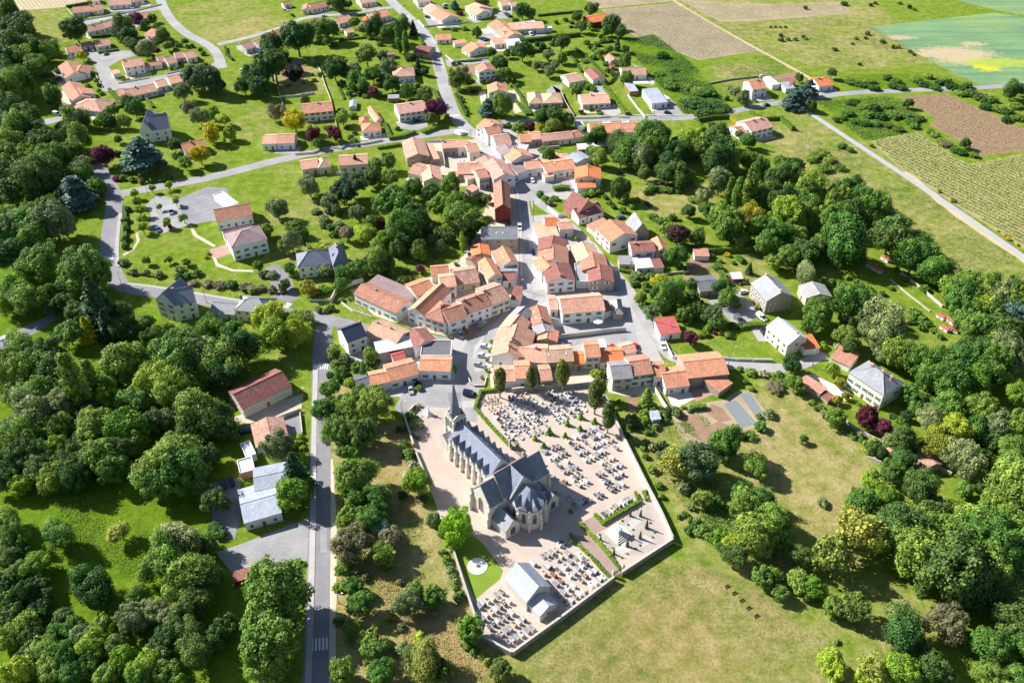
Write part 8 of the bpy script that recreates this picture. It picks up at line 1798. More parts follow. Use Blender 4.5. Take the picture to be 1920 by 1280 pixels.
# ------------------------------------------------------------------ trees and shrubs: x, y, crown radius, kind, label
DESC = {'d': 'dark green tree', 'm': 'green leafy tree', 'l': 'light green tree', 'l2': 'bright lime-green tree', 'o': 'grey-green tree', 'y': 'yellow tree', 'y2': 'yellow-green tree', 'y3': 'yellow-green tree', 'p': 'purple-leaved tree', 'pd': 'dark purple tree', 'g': 'brownish-green tree', 'g2': 'rust-brown columnar cypress', 'b': 'blue-green cedar', 'b2': 'blue-green tree', 'c': 'dark conifer', 'c2': 'green conifer', 'yc': 'golden conifer', 'k': 'slender poplar', 'k2': 'slender light tree', 'q': 'dark pine', 'x': 'sparse yellowish tree', 'e': 'olive-green cypress', 't2': 'olive-green tree', 't': 'clipped cone topiary', 'v': 'young light tree', 'z': 'narrow dark cypress', 's': 'green shrub', 'sd': 'dark green shrub', 'sl': 'light green shrub', 'so': 'grey-green shrub', 'sy': 'yellow shrub', 'sp': 'purple shrub', 'sw': 'white-flowering shrub', 'sg': 'brownish shrub'}
TREES = [
(-228.7,562.1,1.9,'s'),(-225.7,563.6,1.8,'sd'),(-220.5,561.2,1.8,'s'),(-214.6,559,1.6,'s'),(-211.2,559.5,1.6,'sd'),(-204.3,553.8,1.6,'s'),(-200,546,1.6,'sl'),(-213.7,522.1,1.5,'sl'),
(-210,521,1.5,'s'),(-236.3,503.3,1.3,'s'),(-234.4,504.6,1.1,'sl'),(-242.6,483.2,1.4,'sl'),(-245.9,487.7,1.3,'sl'),(-259,511.8,1.5,'s'),(-253.3,503.1,1.5,'s'),(-248.4,495.4,1.4,'sd'),
(-279.8,500.6,1.8,'s'),(-276.6,504.7,1.8,'s'),(-254.9,494.6,1.3,'s'),(-237,531.5,1.4,'so'),(-303.8,616.7,1.3,'s'),(-282.9,616.7,1.3,'s'),(-243,588.9,2.4,'d'),(-301.2,622.4,1.3,'s'),
(-361.4,623.1,6,'d'),(-341.8,586.2,7.7,'d'),(-330.1,577.7,7.1,'o'),(-329.4,557.4,7.9,'d'),(-316.9,554.2,7.4,'d'),(-313.7,530.8,8.1,'d'),(-304.5,535.1,6.7,'m'),(-308.2,509.4,7.9,'d'),
(-301.8,514.2,7,'m'),(-290,508.6,6,'m'),(-294.8,534.3,4.8,'m'),(-295.9,545.9,3.7,'m'),(-296.6,487.4,7.6,'d'),(-285.3,477.2,7,'m'),(-288.7,466.2,6.9,'m'),(-280.6,450.7,5.9,'d'),
(-281.5,463.5,5.2,'m'),(-282.4,517,2.3,'sd'),(-286,512,2.9,'so'),(-288.2,566.6,7,'d'),(-273.5,535.3,3,'y'),(-262.8,467.2,4.5,'m'),(-273.8,442.2,5.8,'d'),(-262.2,432.9,6.2,'d'),
(-268.8,422.3,6.5,'d'),(-258.4,414.2,7.2,'m'),(-250.6,414.5,6.4,'d'),(-240,403.1,6.6,'d'),(-252.6,396.4,6.9,'m'),(-250.2,385.2,6.8,'m'),(-244.3,391.4,5.4,'l'),(-228.5,389.6,6.1,'m'),
(-223.2,398.6,4.8,'m'),(-232.2,384.1,6,'m'),(-241.3,381.6,5.3,'m'),(-214.5,385.9,4,'o'),(-241.6,440.8,4.4,'m'),(-234.6,437.9,4.2,'d'),(-225.7,411.9,4.9,'m'),(-243.2,430.9,3,'d'),
(-236.4,423.4,3.4,'d'),(-258.2,570.7,6.2,'d'),(-264.6,574.2,4,'d'),(-251.7,558.9,5.2,'d'),(-234.8,541.6,4.7,'o'),(-233.3,553.4,2.2,'sp'),(-259.5,597.4,4.2,'p'),(-253.6,593.6,2.9,'d'),
(-252.5,606.9,2.6,'d'),(-232,569.5,3.6,'m'),(-224.2,552.5,2.8,'m'),(-219.6,570.3,2.2,'sd'),(-246.1,551.3,3.9,'d'),(-219.9,553.5,2.1,'s'),(-188.9,489.7,6.5,'q'),(-178.3,484.6,7.2,'q'),
(-172.7,483.1,4.3,'q'),(-218.6,462.2,3.6,'d'),(-211.1,451.7,3.9,'m'),(-223.7,452.8,3.1,'m'),(-226.2,443.2,2.8,'m'),(-219.6,437.5,3.1,'d'),(-226.1,436.9,2.6,'l'),(-213,437.5,3.1,'m'),
(-207.1,454.9,2.1,'sd'),(-209.2,419.3,1.8,'m'),(-202.8,401.5,1.9,'d'),(-206.3,393.1,4.6,'p'),(-215,402.5,2.5,'p'),(-185.7,390.2,10,'b'),(-175.9,409,2.9,'d'),(-174,403.1,1.9,'s'),
(-164.3,389.1,3.2,'l'),(-171.7,441.7,4,'o'),(-190.9,474.3,4,'o'),(-181.4,454.7,3.8,'g'),(-167.1,450.9,2.8,'l'),(-159.2,420.1,4.1,'y'),(-158.6,395.8,4.1,'y'),(-157.5,483.1,4.3,'d'),
(-155.9,500.1,4.7,'d'),(-153.9,487.2,3.5,'d'),(-158.6,441.2,2.9,'l'),(-150.9,422.9,3,'l'),(-109.7,575.2,2,'sd'),(-114.7,572.7,2,'s'),(-114.9,586.2,1.8,'s'),(-95.2,574.9,2.2,'s'),
(-87.5,562.9,1.9,'s'),(-123.7,527.9,2,'s'),(-118.3,511.2,1.6,'s'),(-120.2,503.3,1.3,'s'),(-134,495.2,1.3,'s'),(-98.2,492.2,2.1,'s'),(-95.9,482,1.9,'s'),(-90.1,482.6,1.9,'sd'),
(-86.1,479.2,1.6,'s'),(-68.6,492.2,2.1,'s'),(-65.3,490.4,1.9,'sd'),(-60.7,492.4,1.9,'s'),(-56.9,494.6,1.8,'s'),(-37.1,529.3,1.4,'sd'),(-33.8,531.1,1.4,'s'),(-13.4,524,1.7,'sd'),
(-10.7,515.4,1.6,'s'),(-28.5,485.5,1.1,'s'),(-2.2,441.5,1.5,'s'),(-5.9,439.8,1.5,'sd'),(-34.5,511.8,1.5,'s'),(-102.5,436.9,1.3,'s'),(-96.4,417.8,1.1,'sl'),(-100.3,411.7,1,'s'),
(-87,402.6,1.1,'s'),(-82,416.4,1,'sl'),(-62.8,436.1,1.3,'s'),(-66.6,405.5,1.1,'sl'),(-64,407,1.1,'s'),(-123.5,512.3,1.1,'s'),(-126.1,499.9,1.1,'s'),(-136.9,543,9.3,'d'),
(-152.5,540.1,6.6,'d'),(-145.4,503.4,8.4,'d'),(-143.6,519,5.5,'d'),(-149.2,493.6,6.2,'d'),(-146.9,478.8,5.1,'d'),(-154.1,572.7,2,'sd'),(-123.2,570.1,6.4,'m'),(-133.2,579.6,4.3,'m'),
(-134.8,570.1,3.4,'d'),(-121.5,561.5,2.8,'m'),(-117.8,562.1,2.5,'s'),(-124.9,629.6,4.2,'d'),(-131,636.9,3.7,'d'),(-119.1,634.6,2.7,'d'),(-108.6,595.6,3.5,'m'),(-92.4,578,5.6,'d'),
(-101.6,583.9,2.9,'o'),(-79.3,565.1,6,'d'),(-73,548.9,2.6,'k'),(-73.3,583.5,4.7,'d'),(-67.5,539.7,2.2,'k'),(-67.2,584.4,2.5,'c'),(-90.8,526.1,6,'m'),(-82.2,534.8,3.2,'g'),
(-107.2,503,5.8,'d'),(-99.4,502.9,3.7,'d'),(-108.7,525.3,2.7,'m'),(-95.9,512.1,3.4,'o'),(-93.8,492.6,4.5,'m'),(-83.6,499.5,4.2,'m'),(-77.2,498.8,4.4,'b'),(-70.9,486.9,4.3,'d'),
(-89.1,487,3.6,'m'),(-94.9,488.3,3.2,'l'),(-76.7,513.9,4.3,'o'),(-62.9,528.2,3.5,'d'),(-58.1,515,2.5,'c'),(-53.3,511.3,2.3,'d'),(-81.3,480,2.7,'p'),(-61.4,477,3.6,'m'),
(-50.1,472.4,4,'d'),(-42.3,448.9,4.6,'p'),(-44.1,441.5,2.8,'t2'),(-117.6,432.9,5.2,'y'),(-105.8,421.8,3.4,'p'),(-94.5,422.2,3.3,'p'),(-101.7,413.6,2.2,'m'),(-129.4,446.6,4.1,'g'),
(-93.3,441.7,3.4,'l'),(-89.6,452.1,2.7,'s'),(-90.7,436.9,1.3,'sd'),(-86.8,424.9,1.6,'sd'),(-84.2,421.7,1.6,'s'),(-85.4,430.4,1.3,'sd'),(-97.3,460.5,2,'sg'),(-119.1,468.6,2.3,'d'),
(-31.7,492.3,5.2,'t2'),(-24.8,495.4,1.9,'d'),(-22.4,486.2,2.1,'sp'),(-13.5,456.1,5.3,'b'),(-5.2,453.4,4.9,'m'),(-7.4,516.6,4.5,'d'),(-4,502.9,3.7,'m'),(-12.8,540.9,2.7,'d'),
(-3.4,540.8,2.4,'m'),(-37.4,624.5,2.3,'sp'),(-41.8,636.4,3.5,'b'),(-44.8,620.6,2.1,'sd'),(-21.3,636.1,4.1,'d'),(-79.3,391.8,2,'c'),(-68.4,388.7,3.1,'m'),(-62.3,388.5,3.4,'m'),
(-9.7,502.8,1.9,'sd'),(-14.2,500.4,1.5,'sd'),(-17.8,500.4,1.5,'sd'),(-28.7,472.4,1.2,'sd'),(-27.2,465,1.2,'sd'),(-29.7,477.1,1.2,'sd'),(-25.7,457.6,1.4,'s'),(-23.4,577.4,2.7,'d'),
(-33.1,592.7,1.8,'s'),(-40.4,591.4,1.8,'s'),(19.1,464.6,1.2,'s'),(22.1,462.1,1.1,'sd'),(26,464.6,1.2,'s'),(23.4,455.9,1.1,'sy'),(14.4,457.1,1.5,'so'),(39.3,457.3,1.4,'sd'),
(44.9,461,1.2,'s'),(49.3,459,1.4,'s'),(49.8,455.9,1.1,'sl'),(48.5,488.8,1.6,'s'),(44.6,491,1.4,'s'),(55.4,495.2,1.3,'s'),(40.8,535.3,1.5,'s'),(46.4,517.5,1.7,'s'),
(52.2,539.3,1.9,'s'),(54.1,553.3,1.9,'s'),(51.8,558,1.9,'sd'),(49.7,565.6,1.8,'s'),(60.7,570,2.1,'s'),(66.1,570.2,2,'sd'),(59.6,578,1.8,'s'),(26.5,563.1,1.8,'sd'),
(16.8,563.1,1.8,'sd'),(3.2,495.2,1.3,'s'),(1.6,503.3,1.3,'s'),(62.4,511.4,1.8,'s'),(59.7,517.7,1.8,'sd'),(59,528.6,1.9,'s'),(58,537.3,2,'s'),(79.1,485.7,1.3,'s'),
(76.6,491.8,1.1,'s'),(2.8,609.6,2.3,'sd'),(14.1,610.3,1.9,'s'),(30.9,605.4,1.5,'s'),(37.7,610.6,1.7,'s'),(42.1,605.4,1.5,'sd'),(125.4,475.8,1.6,'s'),(130.8,491.2,1.6,'s'),
(56.9,619.3,4.3,'d'),(45.8,607.7,3.2,'d'),(47.3,586.5,3.5,'d'),(53.3,593.4,2.2,'m'),(65.9,591.8,3.9,'d'),(70.8,595.1,3.5,'d'),(65,580.1,2.9,'m'),(73.7,577.7,3.2,'d'),
(7.5,612.7,4.9,'d'),(12.7,611.3,3.6,'m'),(32,551.4,5.2,'d'),(20,550.7,2.4,'d'),(6.8,534.8,5.2,'d'),(22.6,537.5,2.7,'o'),(14.9,519.8,2.3,'o'),(19.1,519.3,2.3,'o'),
(26.6,519.9,2.7,'o'),(22.9,509.4,2.9,'o'),(32,530.3,2.7,'m'),(68.9,554.3,2.3,'c'),(73.6,549,2.2,'d'),(63.1,548.4,2.4,'m'),(70.4,523.8,3.5,'m'),(60.2,544,1.9,'m'),
(56.5,562.3,2.3,'s'),(55.6,540.4,2.7,'m'),(45.9,534.3,2.2,'s'),(69.2,496.1,3.4,'m'),(37.9,480.2,3.1,'m'),(47.2,494.1,2.1,'s'),(97.1,540.7,4.1,'sd'),(100.5,519,2.2,'sd'),
(16.8,439.7,3.5,'d'),(22.7,439.9,4.1,'d'),(29.2,438.3,3.9,'d'),(22.4,431.5,3.3,'m'),(9.4,430.6,3,'p'),(3.6,430.6,3,'m'),(16,435.1,1.9,'y'),(19,427.5,2.3,'m'),
(25.4,431.8,1.9,'sg'),(41.4,414.9,3.6,'d'),(46.7,419.6,3.7,'m'),(55.2,407.1,5,'d'),(69.4,406.3,7.2,'m'),(75.5,412.5,5.9,'m'),(72.6,397.7,5.8,'m'),(58.9,396.2,5.2,'m'),
(64.4,391.2,5.1,'o'),(55.2,392,4.4,'m'),(80.9,394.7,5.8,'d'),(78.2,384.3,5,'d'),(92.3,410.6,5.4,'l'),(89.8,402.7,4.8,'m'),(86.3,409.8,3.2,'m'),(95.7,401.2,4.8,'m'),
(106.9,410.8,6,'d'),(102.1,406.3,4.5,'d'),(104.3,387.6,7,'d'),(100.8,384.7,5,'d'),(108.5,386.1,4.4,'m'),(121.8,425.8,2,'m'),(124.6,413.3,3.2,'m'),(119,388.1,4.2,'m'),
(123.7,384.8,3.7,'m'),(129.8,476.8,3,'o'),(132.7,468.6,3.2,'o'),(110.2,439.6,1.9,'sd'),(43.2,393.5,3.8,'m'),(41.3,403.3,2.6,'m'),(19.1,397.7,3.1,'m'),(16.6,405.8,2.2,'m'),
(39.4,435.3,1.3,'sd'),(106.5,467.2,5.4,'sd'),(110.4,462.7,4.6,'sd'),(116,464.5,4.6,'sd'),(120.2,461.8,3.8,'sd'),(101.9,466.4,3.1,'sd'),(115.5,483.2,4.7,'s'),(110.6,486.1,4,'s'),
(103.7,492.5,3.6,'s'),(95.6,492,4,'s'),(99.3,473.8,3.1,'s'),(95.7,503.2,3.2,'s'),(90.6,513.5,3.3,'s'),(111.3,454.7,3.8,'sd'),(117.8,456.9,3.4,'sd'),(106.9,455.1,3.4,'sd'),
(161.5,464.1,6.8,'b'),(174,481.5,5.6,'b'),(194.9,506.7,2.8,'d'),(170.3,459.7,2.6,'d'),(173.9,500.6,2.3,'d'),(226.5,464.1,2.3,'d'),(238.4,413.3,2.4,'d'),(190.5,415.3,1,'sd'),
(230.2,416.6,3.2,'sg'),(228.8,427.3,2.3,'s'),(290.5,475.7,4.2,'d'),(298.2,479.8,3.3,'d'),(264.9,482.7,3.3,'s'),(270.2,482.3,3.6,'s'),(273.7,476,4,'sd'),(278.6,472.8,3.6,'s'),
(271.6,463.6,3.5,'sd'),(277.3,461.3,4,'s'),(280.6,456.5,3.5,'sd'),(289.2,465.4,3.5,'s'),(283.4,449.4,3.4,'s'),(275.6,446.7,2.8,'sd'),(263.9,642.8,1.4,'sd'),(268.9,647.5,1.3,'sd'),
(287.1,647.3,1.4,'s'),(290.9,638.9,1.6,'sd'),(292.4,633.5,1.3,'s'),(247.8,569,2,'sd'),(251,558.7,1.5,'s'),(254.6,558.8,1.4,'s'),(259.5,550.5,1.4,'sd'),(260.2,546.1,1.2,'sd'),
(219.9,529.5,1.2,'sd'),(242.2,583.4,1.6,'sd'),(245,645.6,2.4,'sd'),(214.1,636.5,1.6,'sd'),(179.6,596.9,0.9,'sd'),(182.9,597.4,0.9,'sd'),(186.4,597.4,0.9,'sd'),(189.9,597.4,0.9,'sd'),
(182.5,580.6,1.3,'sd'),(197.2,578.1,1.3,'s'),(185.5,572.8,1.4,'s'),(190.4,572.6,1.2,'sd'),(198,574.1,1.1,'s'),(180.6,571.3,1.6,'sd'),(226.3,565.4,1.1,'s'),(231.7,574.3,1.3,'s'),
(238.5,575.7,1.2,'s'),(211.4,554.3,1.6,'s'),(197.1,469.5,3.5,'sd'),(201.5,464,3.5,'s'),(206.9,461.8,3.8,'sd'),(214.4,466,3.4,'s'),(201.1,453.3,3.5,'s'),(207.1,451.2,3.7,'sd'),
(215.2,452.9,3.8,'s'),(222.1,453.3,3.5,'s'),(189.8,455.4,3.2,'s'),(191.1,445.2,3,'s'),(195.2,441.6,3.1,'sd'),(201.7,441.4,3.2,'s'),(206.9,439.6,3.4,'sd'),(211.3,435.1,2.9,'sd'),
(222,444.6,3.4,'s'),(228,448.6,3,'sd'),(221.4,438.7,2.6,'s'),(185.1,449.5,2.2,'s'),(180.6,446.6,1.8,'s'),(229.2,421,2.4,'s'),(232,410.2,2.4,'s'),(235,407.2,2.4,'sd'),
(239.4,404.3,2.2,'s'),(228.1,432.8,2,'s'),(205.2,500.7,3.5,'s'),(210.3,496.4,3.7,'sd'),(217.5,501.1,3.2,'s'),(216.5,490.9,3.3,'sd'),(229.7,505.9,2.8,'sd'),(232.8,501.1,3.2,'s'),
(228.6,493.5,2.9,'sd'),(233.3,491.1,3.2,'sd'),(246.3,502.7,3.6,'s'),(248.8,496.4,3.7,'sd'),(253,492.6,3.5,'s'),(259.5,499.1,3.2,'sd'),(263.2,492.4,3.7,'sd'),(267.6,491.1,3.2,'sd'),
(263.9,501.8,2.8,'s'),(255.8,508.2,2.6,'s'),(273.5,493.7,2.7,'sd'),(141,384.8,3.9,'d'),(135.3,388.5,3.5,'m'),(174.6,414.6,2.5,'s'),(177.6,410.5,2.1,'s'),(160.5,405.2,4.2,'s'),
(163.5,398.6,3.4,'s'),(154.3,400,3.4,'s'),(157.5,389.5,3.8,'s'),(166.1,390.7,2.7,'s'),(-238.2,361.3,7.8,'d'),(-227.8,356.3,7.7,'d'),(-234.7,349.4,6.2,'d'),(-222.2,363.7,7,'d'),
(-222.6,351,4.1,'m'),(-205.1,354.1,8.9,'b'),(-209,371.9,5,'m'),(-199.5,364.9,3.4,'m'),(-229.1,335.4,4.3,'m'),(-221.7,340.3,4,'m'),(-215.1,345,4.1,'m'),(-201.2,322.5,7.7,'o'),
(-208.1,321.5,7,'m'),(-217.6,322.7,6.4,'m'),(-219.7,317.4,5.7,'d'),(-199,326.3,3.9,'o'),(-207.3,314.3,5.7,'m'),(-211.5,299.9,6.1,'d'),(-207.2,303.1,3.7,'m'),(-194.4,293.1,6.6,'m'),
(-201.6,293.4,4.2,'m'),(-173.9,285.5,7.7,'m'),(-177,282.1,4.7,'m'),(-169.7,288.6,4.7,'m'),(-197.2,274.8,5.2,'l'),(-190.4,269.5,5.7,'m'),(-198.2,269.6,3.5,'m'),(-184.8,278.5,2.9,'m'),
(-177,270.5,3.5,'d'),(-171.1,266.2,3.5,'d'),(-166.1,263.8,3.3,'d'),(-158.8,261.9,6.1,'c'),(-153.6,254.7,3.6,'c'),(-147.5,261.7,2.5,'m'),(-141.2,260.2,2.9,'m'),(-152.1,265.5,3.3,'d'),
(-161.2,253.5,2.9,'yc'),(-167.1,250.7,4.3,'m'),(-130.4,251.4,3.8,'m'),(-124.7,250.6,3.3,'m'),(-136.4,250.5,2.8,'d'),(-113.4,253.8,3.9,'m'),(-107.1,256.1,2.9,'m'),(-118.7,250.6,3.3,'m'),
(-107.6,250.6,3.3,'m'),(-149,254,3.5,'d'),(-144.8,252.8,2.6,'d'),(-180.5,268.2,3,'d'),(-162.3,258.9,2.9,'d'),(-180.3,360.5,1.8,'v'),(-174,366.3,1.6,'v'),(-167,369.6,1.6,'v'),
(-158.7,354.1,1.6,'v'),(-165.3,349.8,1.2,'v'),(-150.4,338.3,1.8,'v'),(-156.8,334.3,1.7,'v'),(-164.2,363.1,1.1,'v'),(-172.1,344.1,2.1,'v'),(-168.2,336.3,2.1,'v'),(-166,329.6,2,'v'),
(-176.3,352.4,1.8,'v'),(-156.3,304.7,1.6,'m'),(-147.2,305.5,1.4,'m'),(-138.9,303.6,1.4,'m'),(-166.8,304.6,1.9,'so'),(-180.8,349.5,1.6,'sd'),(-177.7,339.7,1.8,'sd'),(-174.6,331.7,1.7,'sd'),
(-172.5,323.9,1.7,'sd'),(-170.6,317.6,1.4,'sd'),(-148.3,295.7,1.8,'so'),(-140.7,299.3,1.7,'so'),(-139.5,293.7,1.9,'sd'),(-154.2,297.5,1.5,'sg'),(-160,297.9,1.6,'sg'),(-132.6,296.9,1.6,'s'),
(-136,294.9,1.6,'s'),(-132.2,289.7,2,'sg'),(-126.1,289.6,2.2,'sg'),(-121.3,288.5,2.3,'sg'),(-115.8,288.5,2.4,'sd'),(-109.8,286.5,2.5,'sg'),(-106.2,284.9,2.2,'so'),(-132.6,309.5,0.9,'sy'),
(-132.6,312.8,0.8,'sy'),(-196.5,379.1,1.7,'sp'),(-193.2,379.3,1.6,'s'),(-188.1,377.9,1.6,'s'),(-183.1,376.5,1.6,'sg'),(-178.6,377.1,1.7,'s'),(-173.2,378.9,2,'s'),(-170.4,380.4,1.9,'sd'),
(-35.4,304.1,1.3,'s'),(-37.2,298.2,1.1,'sl'),(-41.7,298.2,1.1,'sg'),(-44.5,298.1,1.2,'s'),(-33,310.2,1.4,'sd'),(-26,310.5,1,'s'),(-24,304.3,1,'s'),(-18.3,305.4,0.9,'s'),
(-66,279.3,1,'s'),(-69.1,278.3,1.1,'s'),(-80.3,327.3,1.6,'s'),(-78.6,331.8,1.6,'so'),(-86.4,335.3,1.6,'so'),(-86.1,348.1,1.9,'so'),(-81.9,346.1,1.9,'o'),(-75.3,318.7,1.4,'so'),
(-50.5,296.1,1.4,'s'),(-58.1,294.2,1.2,'sd'),(-47.8,291.2,1.3,'sd'),(-107.8,341.7,4,'o'),(-109.7,326.8,2.5,'m'),(-97.2,327.4,3.3,'m'),(-95.7,314.5,3.8,'o'),(-93.4,323,2.7,'d'),
(-98.9,313.4,2.7,'m'),(-76.1,361.7,6.1,'q'),(-68.2,372.3,3.6,'d'),(-59.7,371.7,3.9,'m'),(-79.7,355.5,5.4,'q'),(-84.9,350.7,3.5,'o'),(-96.9,362.5,4.2,'o'),(-70.2,339.4,3.4,'o'),
(-63.4,333.1,2.8,'d'),(-59.8,333.2,2.3,'p'),(-82.4,333.2,1.9,'s'),(-72.8,323.7,3,'g'),(-79.1,335.8,2.3,'so'),(-87.2,340.3,2.5,'so'),(-91.6,347.7,2.2,'so'),(-63.8,319.7,4.2,'l'),
(-55.9,316.6,3.8,'l'),(-54.7,341.1,7,'m'),(-46.9,360.1,4.4,'m'),(-38.4,355.6,4.2,'d'),(-29.2,361.3,4.5,'m'),(-32.5,342.9,5.2,'l'),(-26,346.5,4.3,'m'),(-22.5,327.2,7,'m'),
(-44.5,334.1,5.2,'d'),(-48.5,321.3,6.5,'m'),(-40.7,329.7,4,'d'),(-23.7,324.1,3.9,'d'),(-45.8,314.5,3.8,'d'),(-40.2,309.5,3.1,'d'),(-48.9,310.5,3.1,'d'),(-55.8,301.2,4.3,'m'),
(-51.9,300.1,2.6,'m'),(-34.8,320.5,1.9,'o'),(-31.4,314.2,2.2,'o'),(-38.9,307.1,2.3,'l'),(-21.7,314.3,2.1,'k2'),(-13.8,331.6,2.5,'m'),(-11.1,340.8,1.7,'s'),(-11.7,356.6,2,'t2'),
(-14.6,358.2,1.4,'sd'),(-84.2,316.5,3.7,'sl'),(-87.7,319.2,2.7,'sl'),(-80.4,317.4,2.2,'sl'),(-78.1,295.2,2.6,'o'),(-69.4,289.8,3.1,'m'),(-70.4,285,2.5,'m'),(-64.5,294.5,3.6,'m'),
(-68.5,298.1,2.6,'m'),(-93.7,297.7,2.2,'m'),(-91.5,296.3,2,'s'),(-83.4,282.2,2.9,'y2'),(-77.6,284.4,2.5,'sl'),(-81.3,283.4,2.3,'sy'),(-93.1,286,2,'d'),(-101.4,295.7,2.4,'so'),
(-43.9,287.3,2.3,'t2'),(-38.8,298.2,1.6,'p'),(-37.4,293,1.2,'s'),(-91.5,257.1,5.5,'l'),(-83.6,257.1,4.4,'l'),(-81.2,250.2,4.3,'l'),(-88,248.1,5.6,'l'),(-79.9,263.9,2.4,'o'),
(-77.1,271.6,1.5,'so'),(-72.4,272.4,1.6,'s'),(-74.3,270.9,1.3,'s'),(-56.9,295.7,3.1,'d'),(-61.1,301.6,2.6,'m'),(-43.8,323.1,3,'d'),(-37,327.6,3,'d'),(-32,324.7,2.7,'d'),
(-28.3,321.4,2.7,'d'),(-19,324.2,2.4,'d'),(-16.8,329.1,2.2,'m'),(-107.1,299.6,2,'m'),(-104.8,295.8,1.7,'sg'),(-98.6,285.1,1.9,'sg'),(-103.1,286,2,'sg'),(-94.1,284.4,1.5,'sg'),
(44.8,361.1,1.3,'s'),(46.3,356,1.3,'s'),(47.8,352.2,1.4,'sd'),(42.7,343.6,1.5,'s'),(51.8,348.3,1.6,'s'),(56.6,352.1,1.5,'s'),(55.3,357.3,1.3,'so'),(65.2,365.8,1.7,'s'),
(72.1,373.7,1.7,'s'),(59.9,358.5,1.3,'s'),(86.8,310.4,1.2,'s'),(89.5,306.3,1.1,'s'),(95.1,305.3,1,'s'),(73.1,286.6,1.1,'s'),(76.3,276.4,1.2,'sd'),(83.7,275.6,1.1,'s'),
(94.3,290.4,1.1,'so'),(96.6,291.2,1.3,'so'),(71.7,255.1,1,'sg'),(91.1,274.8,1,'sl'),(98.1,272.9,1.2,'s'),(92,261.7,1.1,'s'),(51.3,359.7,4.3,'d'),(13.5,363.3,1.7,'s'),
(15.6,359,1.5,'s'),(17.7,355.2,1.5,'so'),(20.4,360.1,2,'s'),(35.3,362.9,2,'sl'),(42,366,1.6,'s'),(38.6,364.4,1.8,'s'),(68.7,368.7,2.7,'s'),(73.3,368.7,2.5,'s'),
(76.4,367.7,2.2,'s'),(81.5,367.1,2.1,'s'),(65.8,378.1,3.2,'d'),(74.9,374.2,4.3,'d'),(81.1,372.5,4.9,'d'),(85.9,372.7,3.6,'d'),(99.5,364.3,5.5,'o'),(101.1,350.7,2.1,'k'),
(104,347.3,2.3,'k'),(110.8,351.9,2.9,'k'),(117.2,354.3,4.8,'m'),(113.6,350.7,3.5,'m'),(85.9,358.6,2.3,'s'),(90.3,356.3,2.8,'o'),(89.6,345.1,2.8,'m'),(81.8,342.7,2.8,'d'),
(94.2,324.5,6.6,'m'),(93.9,338.8,3.4,'m'),(108.5,334.6,4.9,'y2'),(108.7,324.1,4.5,'m'),(109.4,311.7,4.4,'m'),(65.4,342.7,2.2,'s'),(69.2,338.7,2.7,'s'),(74,341.8,1.9,'s'),
(68.6,327.4,2.7,'m'),(73,320,4.2,'pd'),(81.5,319.2,3.2,'d'),(70.3,303.8,4,'m'),(60.8,320,1.8,'s'),(96.6,321.4,3.2,'m'),(100.6,317.9,3.2,'m'),(87.3,301.1,2.3,'s'),
(98.7,306.8,1.5,'s'),(100,297.7,1.5,'c'),(85.3,281.2,3.6,'d'),(86.4,274.5,3.4,'m'),(73.8,286.9,2,'m'),(51.6,277.4,1.9,'m'),(61.9,273.6,4.9,'m'),(58.8,271.9,2.9,'m'),
(54.4,266.5,2.8,'o'),(66.4,280.4,2.9,'d'),(72.3,276.8,2.5,'d'),(72.1,266.7,3.1,'d'),(67.8,265.1,2.6,'m'),(77.9,264,3.3,'o'),(78.8,259.7,2.4,'m'),(64.6,266.5,2.1,'sl'),
(61.5,291.4,3.3,'sy'),(52.6,295,2.5,'so'),(50.9,289.6,2,'s'),(66.4,290.1,2.5,'sg'),(60,287.1,1.5,'s'),(63.8,287.4,2,'s'),(68.5,276.1,2.5,'m'),(76,259.6,1.6,'s'),
(86.1,261.1,1.8,'sd'),(74.3,256.2,1.6,'sl'),(78.2,257.4,1,'sp'),(80.2,257.1,0.9,'sy'),(82.6,255.4,1.6,'s'),(28.6,324.5,1.4,'s'),(2.7,281.5,1.5,'sl'),(67.5,250.5,2.4,'p'),
(75.7,317.2,1.9,'s'),(80.4,310.3,1.3,'s'),(93.9,311.3,1.3,'sy'),(98.1,309.2,1.4,'s'),(58,293.8,1.8,'s'),(55.1,288.1,1.6,'s'),(52.4,274.3,1.6,'s'),(180.3,288.5,2.4,'s'),
(187.6,293,2.8,'s'),(193.7,293,2.8,'s'),(197.6,290.3,2.5,'s'),(201.9,287.4,2.5,'s'),(207.8,288.4,2.5,'s'),(185.1,293.4,2.2,'so'),(185.2,303.5,2,'s'),(185.9,309.7,2,'s'),
(184.1,313.9,2,'s'),(185.1,324.6,2.1,'s'),(183.9,327.7,2.4,'s'),(178.3,347.8,2.1,'s'),(171.4,317.9,2.4,'s'),(201.3,293.4,2.2,'so'),(156.7,264.1,1.4,'s'),(162.4,262.4,1.4,'s'),
(162.9,258.3,1.2,'s'),(164.2,254.9,1.3,'s'),(158.8,259.9,1.4,'s'),(156.2,286.6,1.1,'s'),(147.3,286.6,1.2,'s'),(144.6,288.4,1.2,'s'),(143.3,291.3,1.2,'s'),(137.2,289.3,1.3,'s'),
(133.3,291.2,1.3,'s'),(130.2,292.2,1.3,'s'),(141,287.5,1.2,'sl'),(128.4,371.5,4.3,'d'),(135.2,373.6,4.9,'d'),(144.8,368.3,4.8,'l'),(140.3,355.2,6.1,'m'),(124.2,345.5,6,'d'),
(125.7,362.4,3.4,'d'),(133,343.3,5.3,'m'),(122.6,330.3,7.1,'l'),(133.3,335.2,5.2,'m'),(150.7,349.3,5.4,'m'),(158.1,355.4,5.4,'d'),(160.9,348.1,5.4,'m'),(144.7,329.4,5.8,'m'),
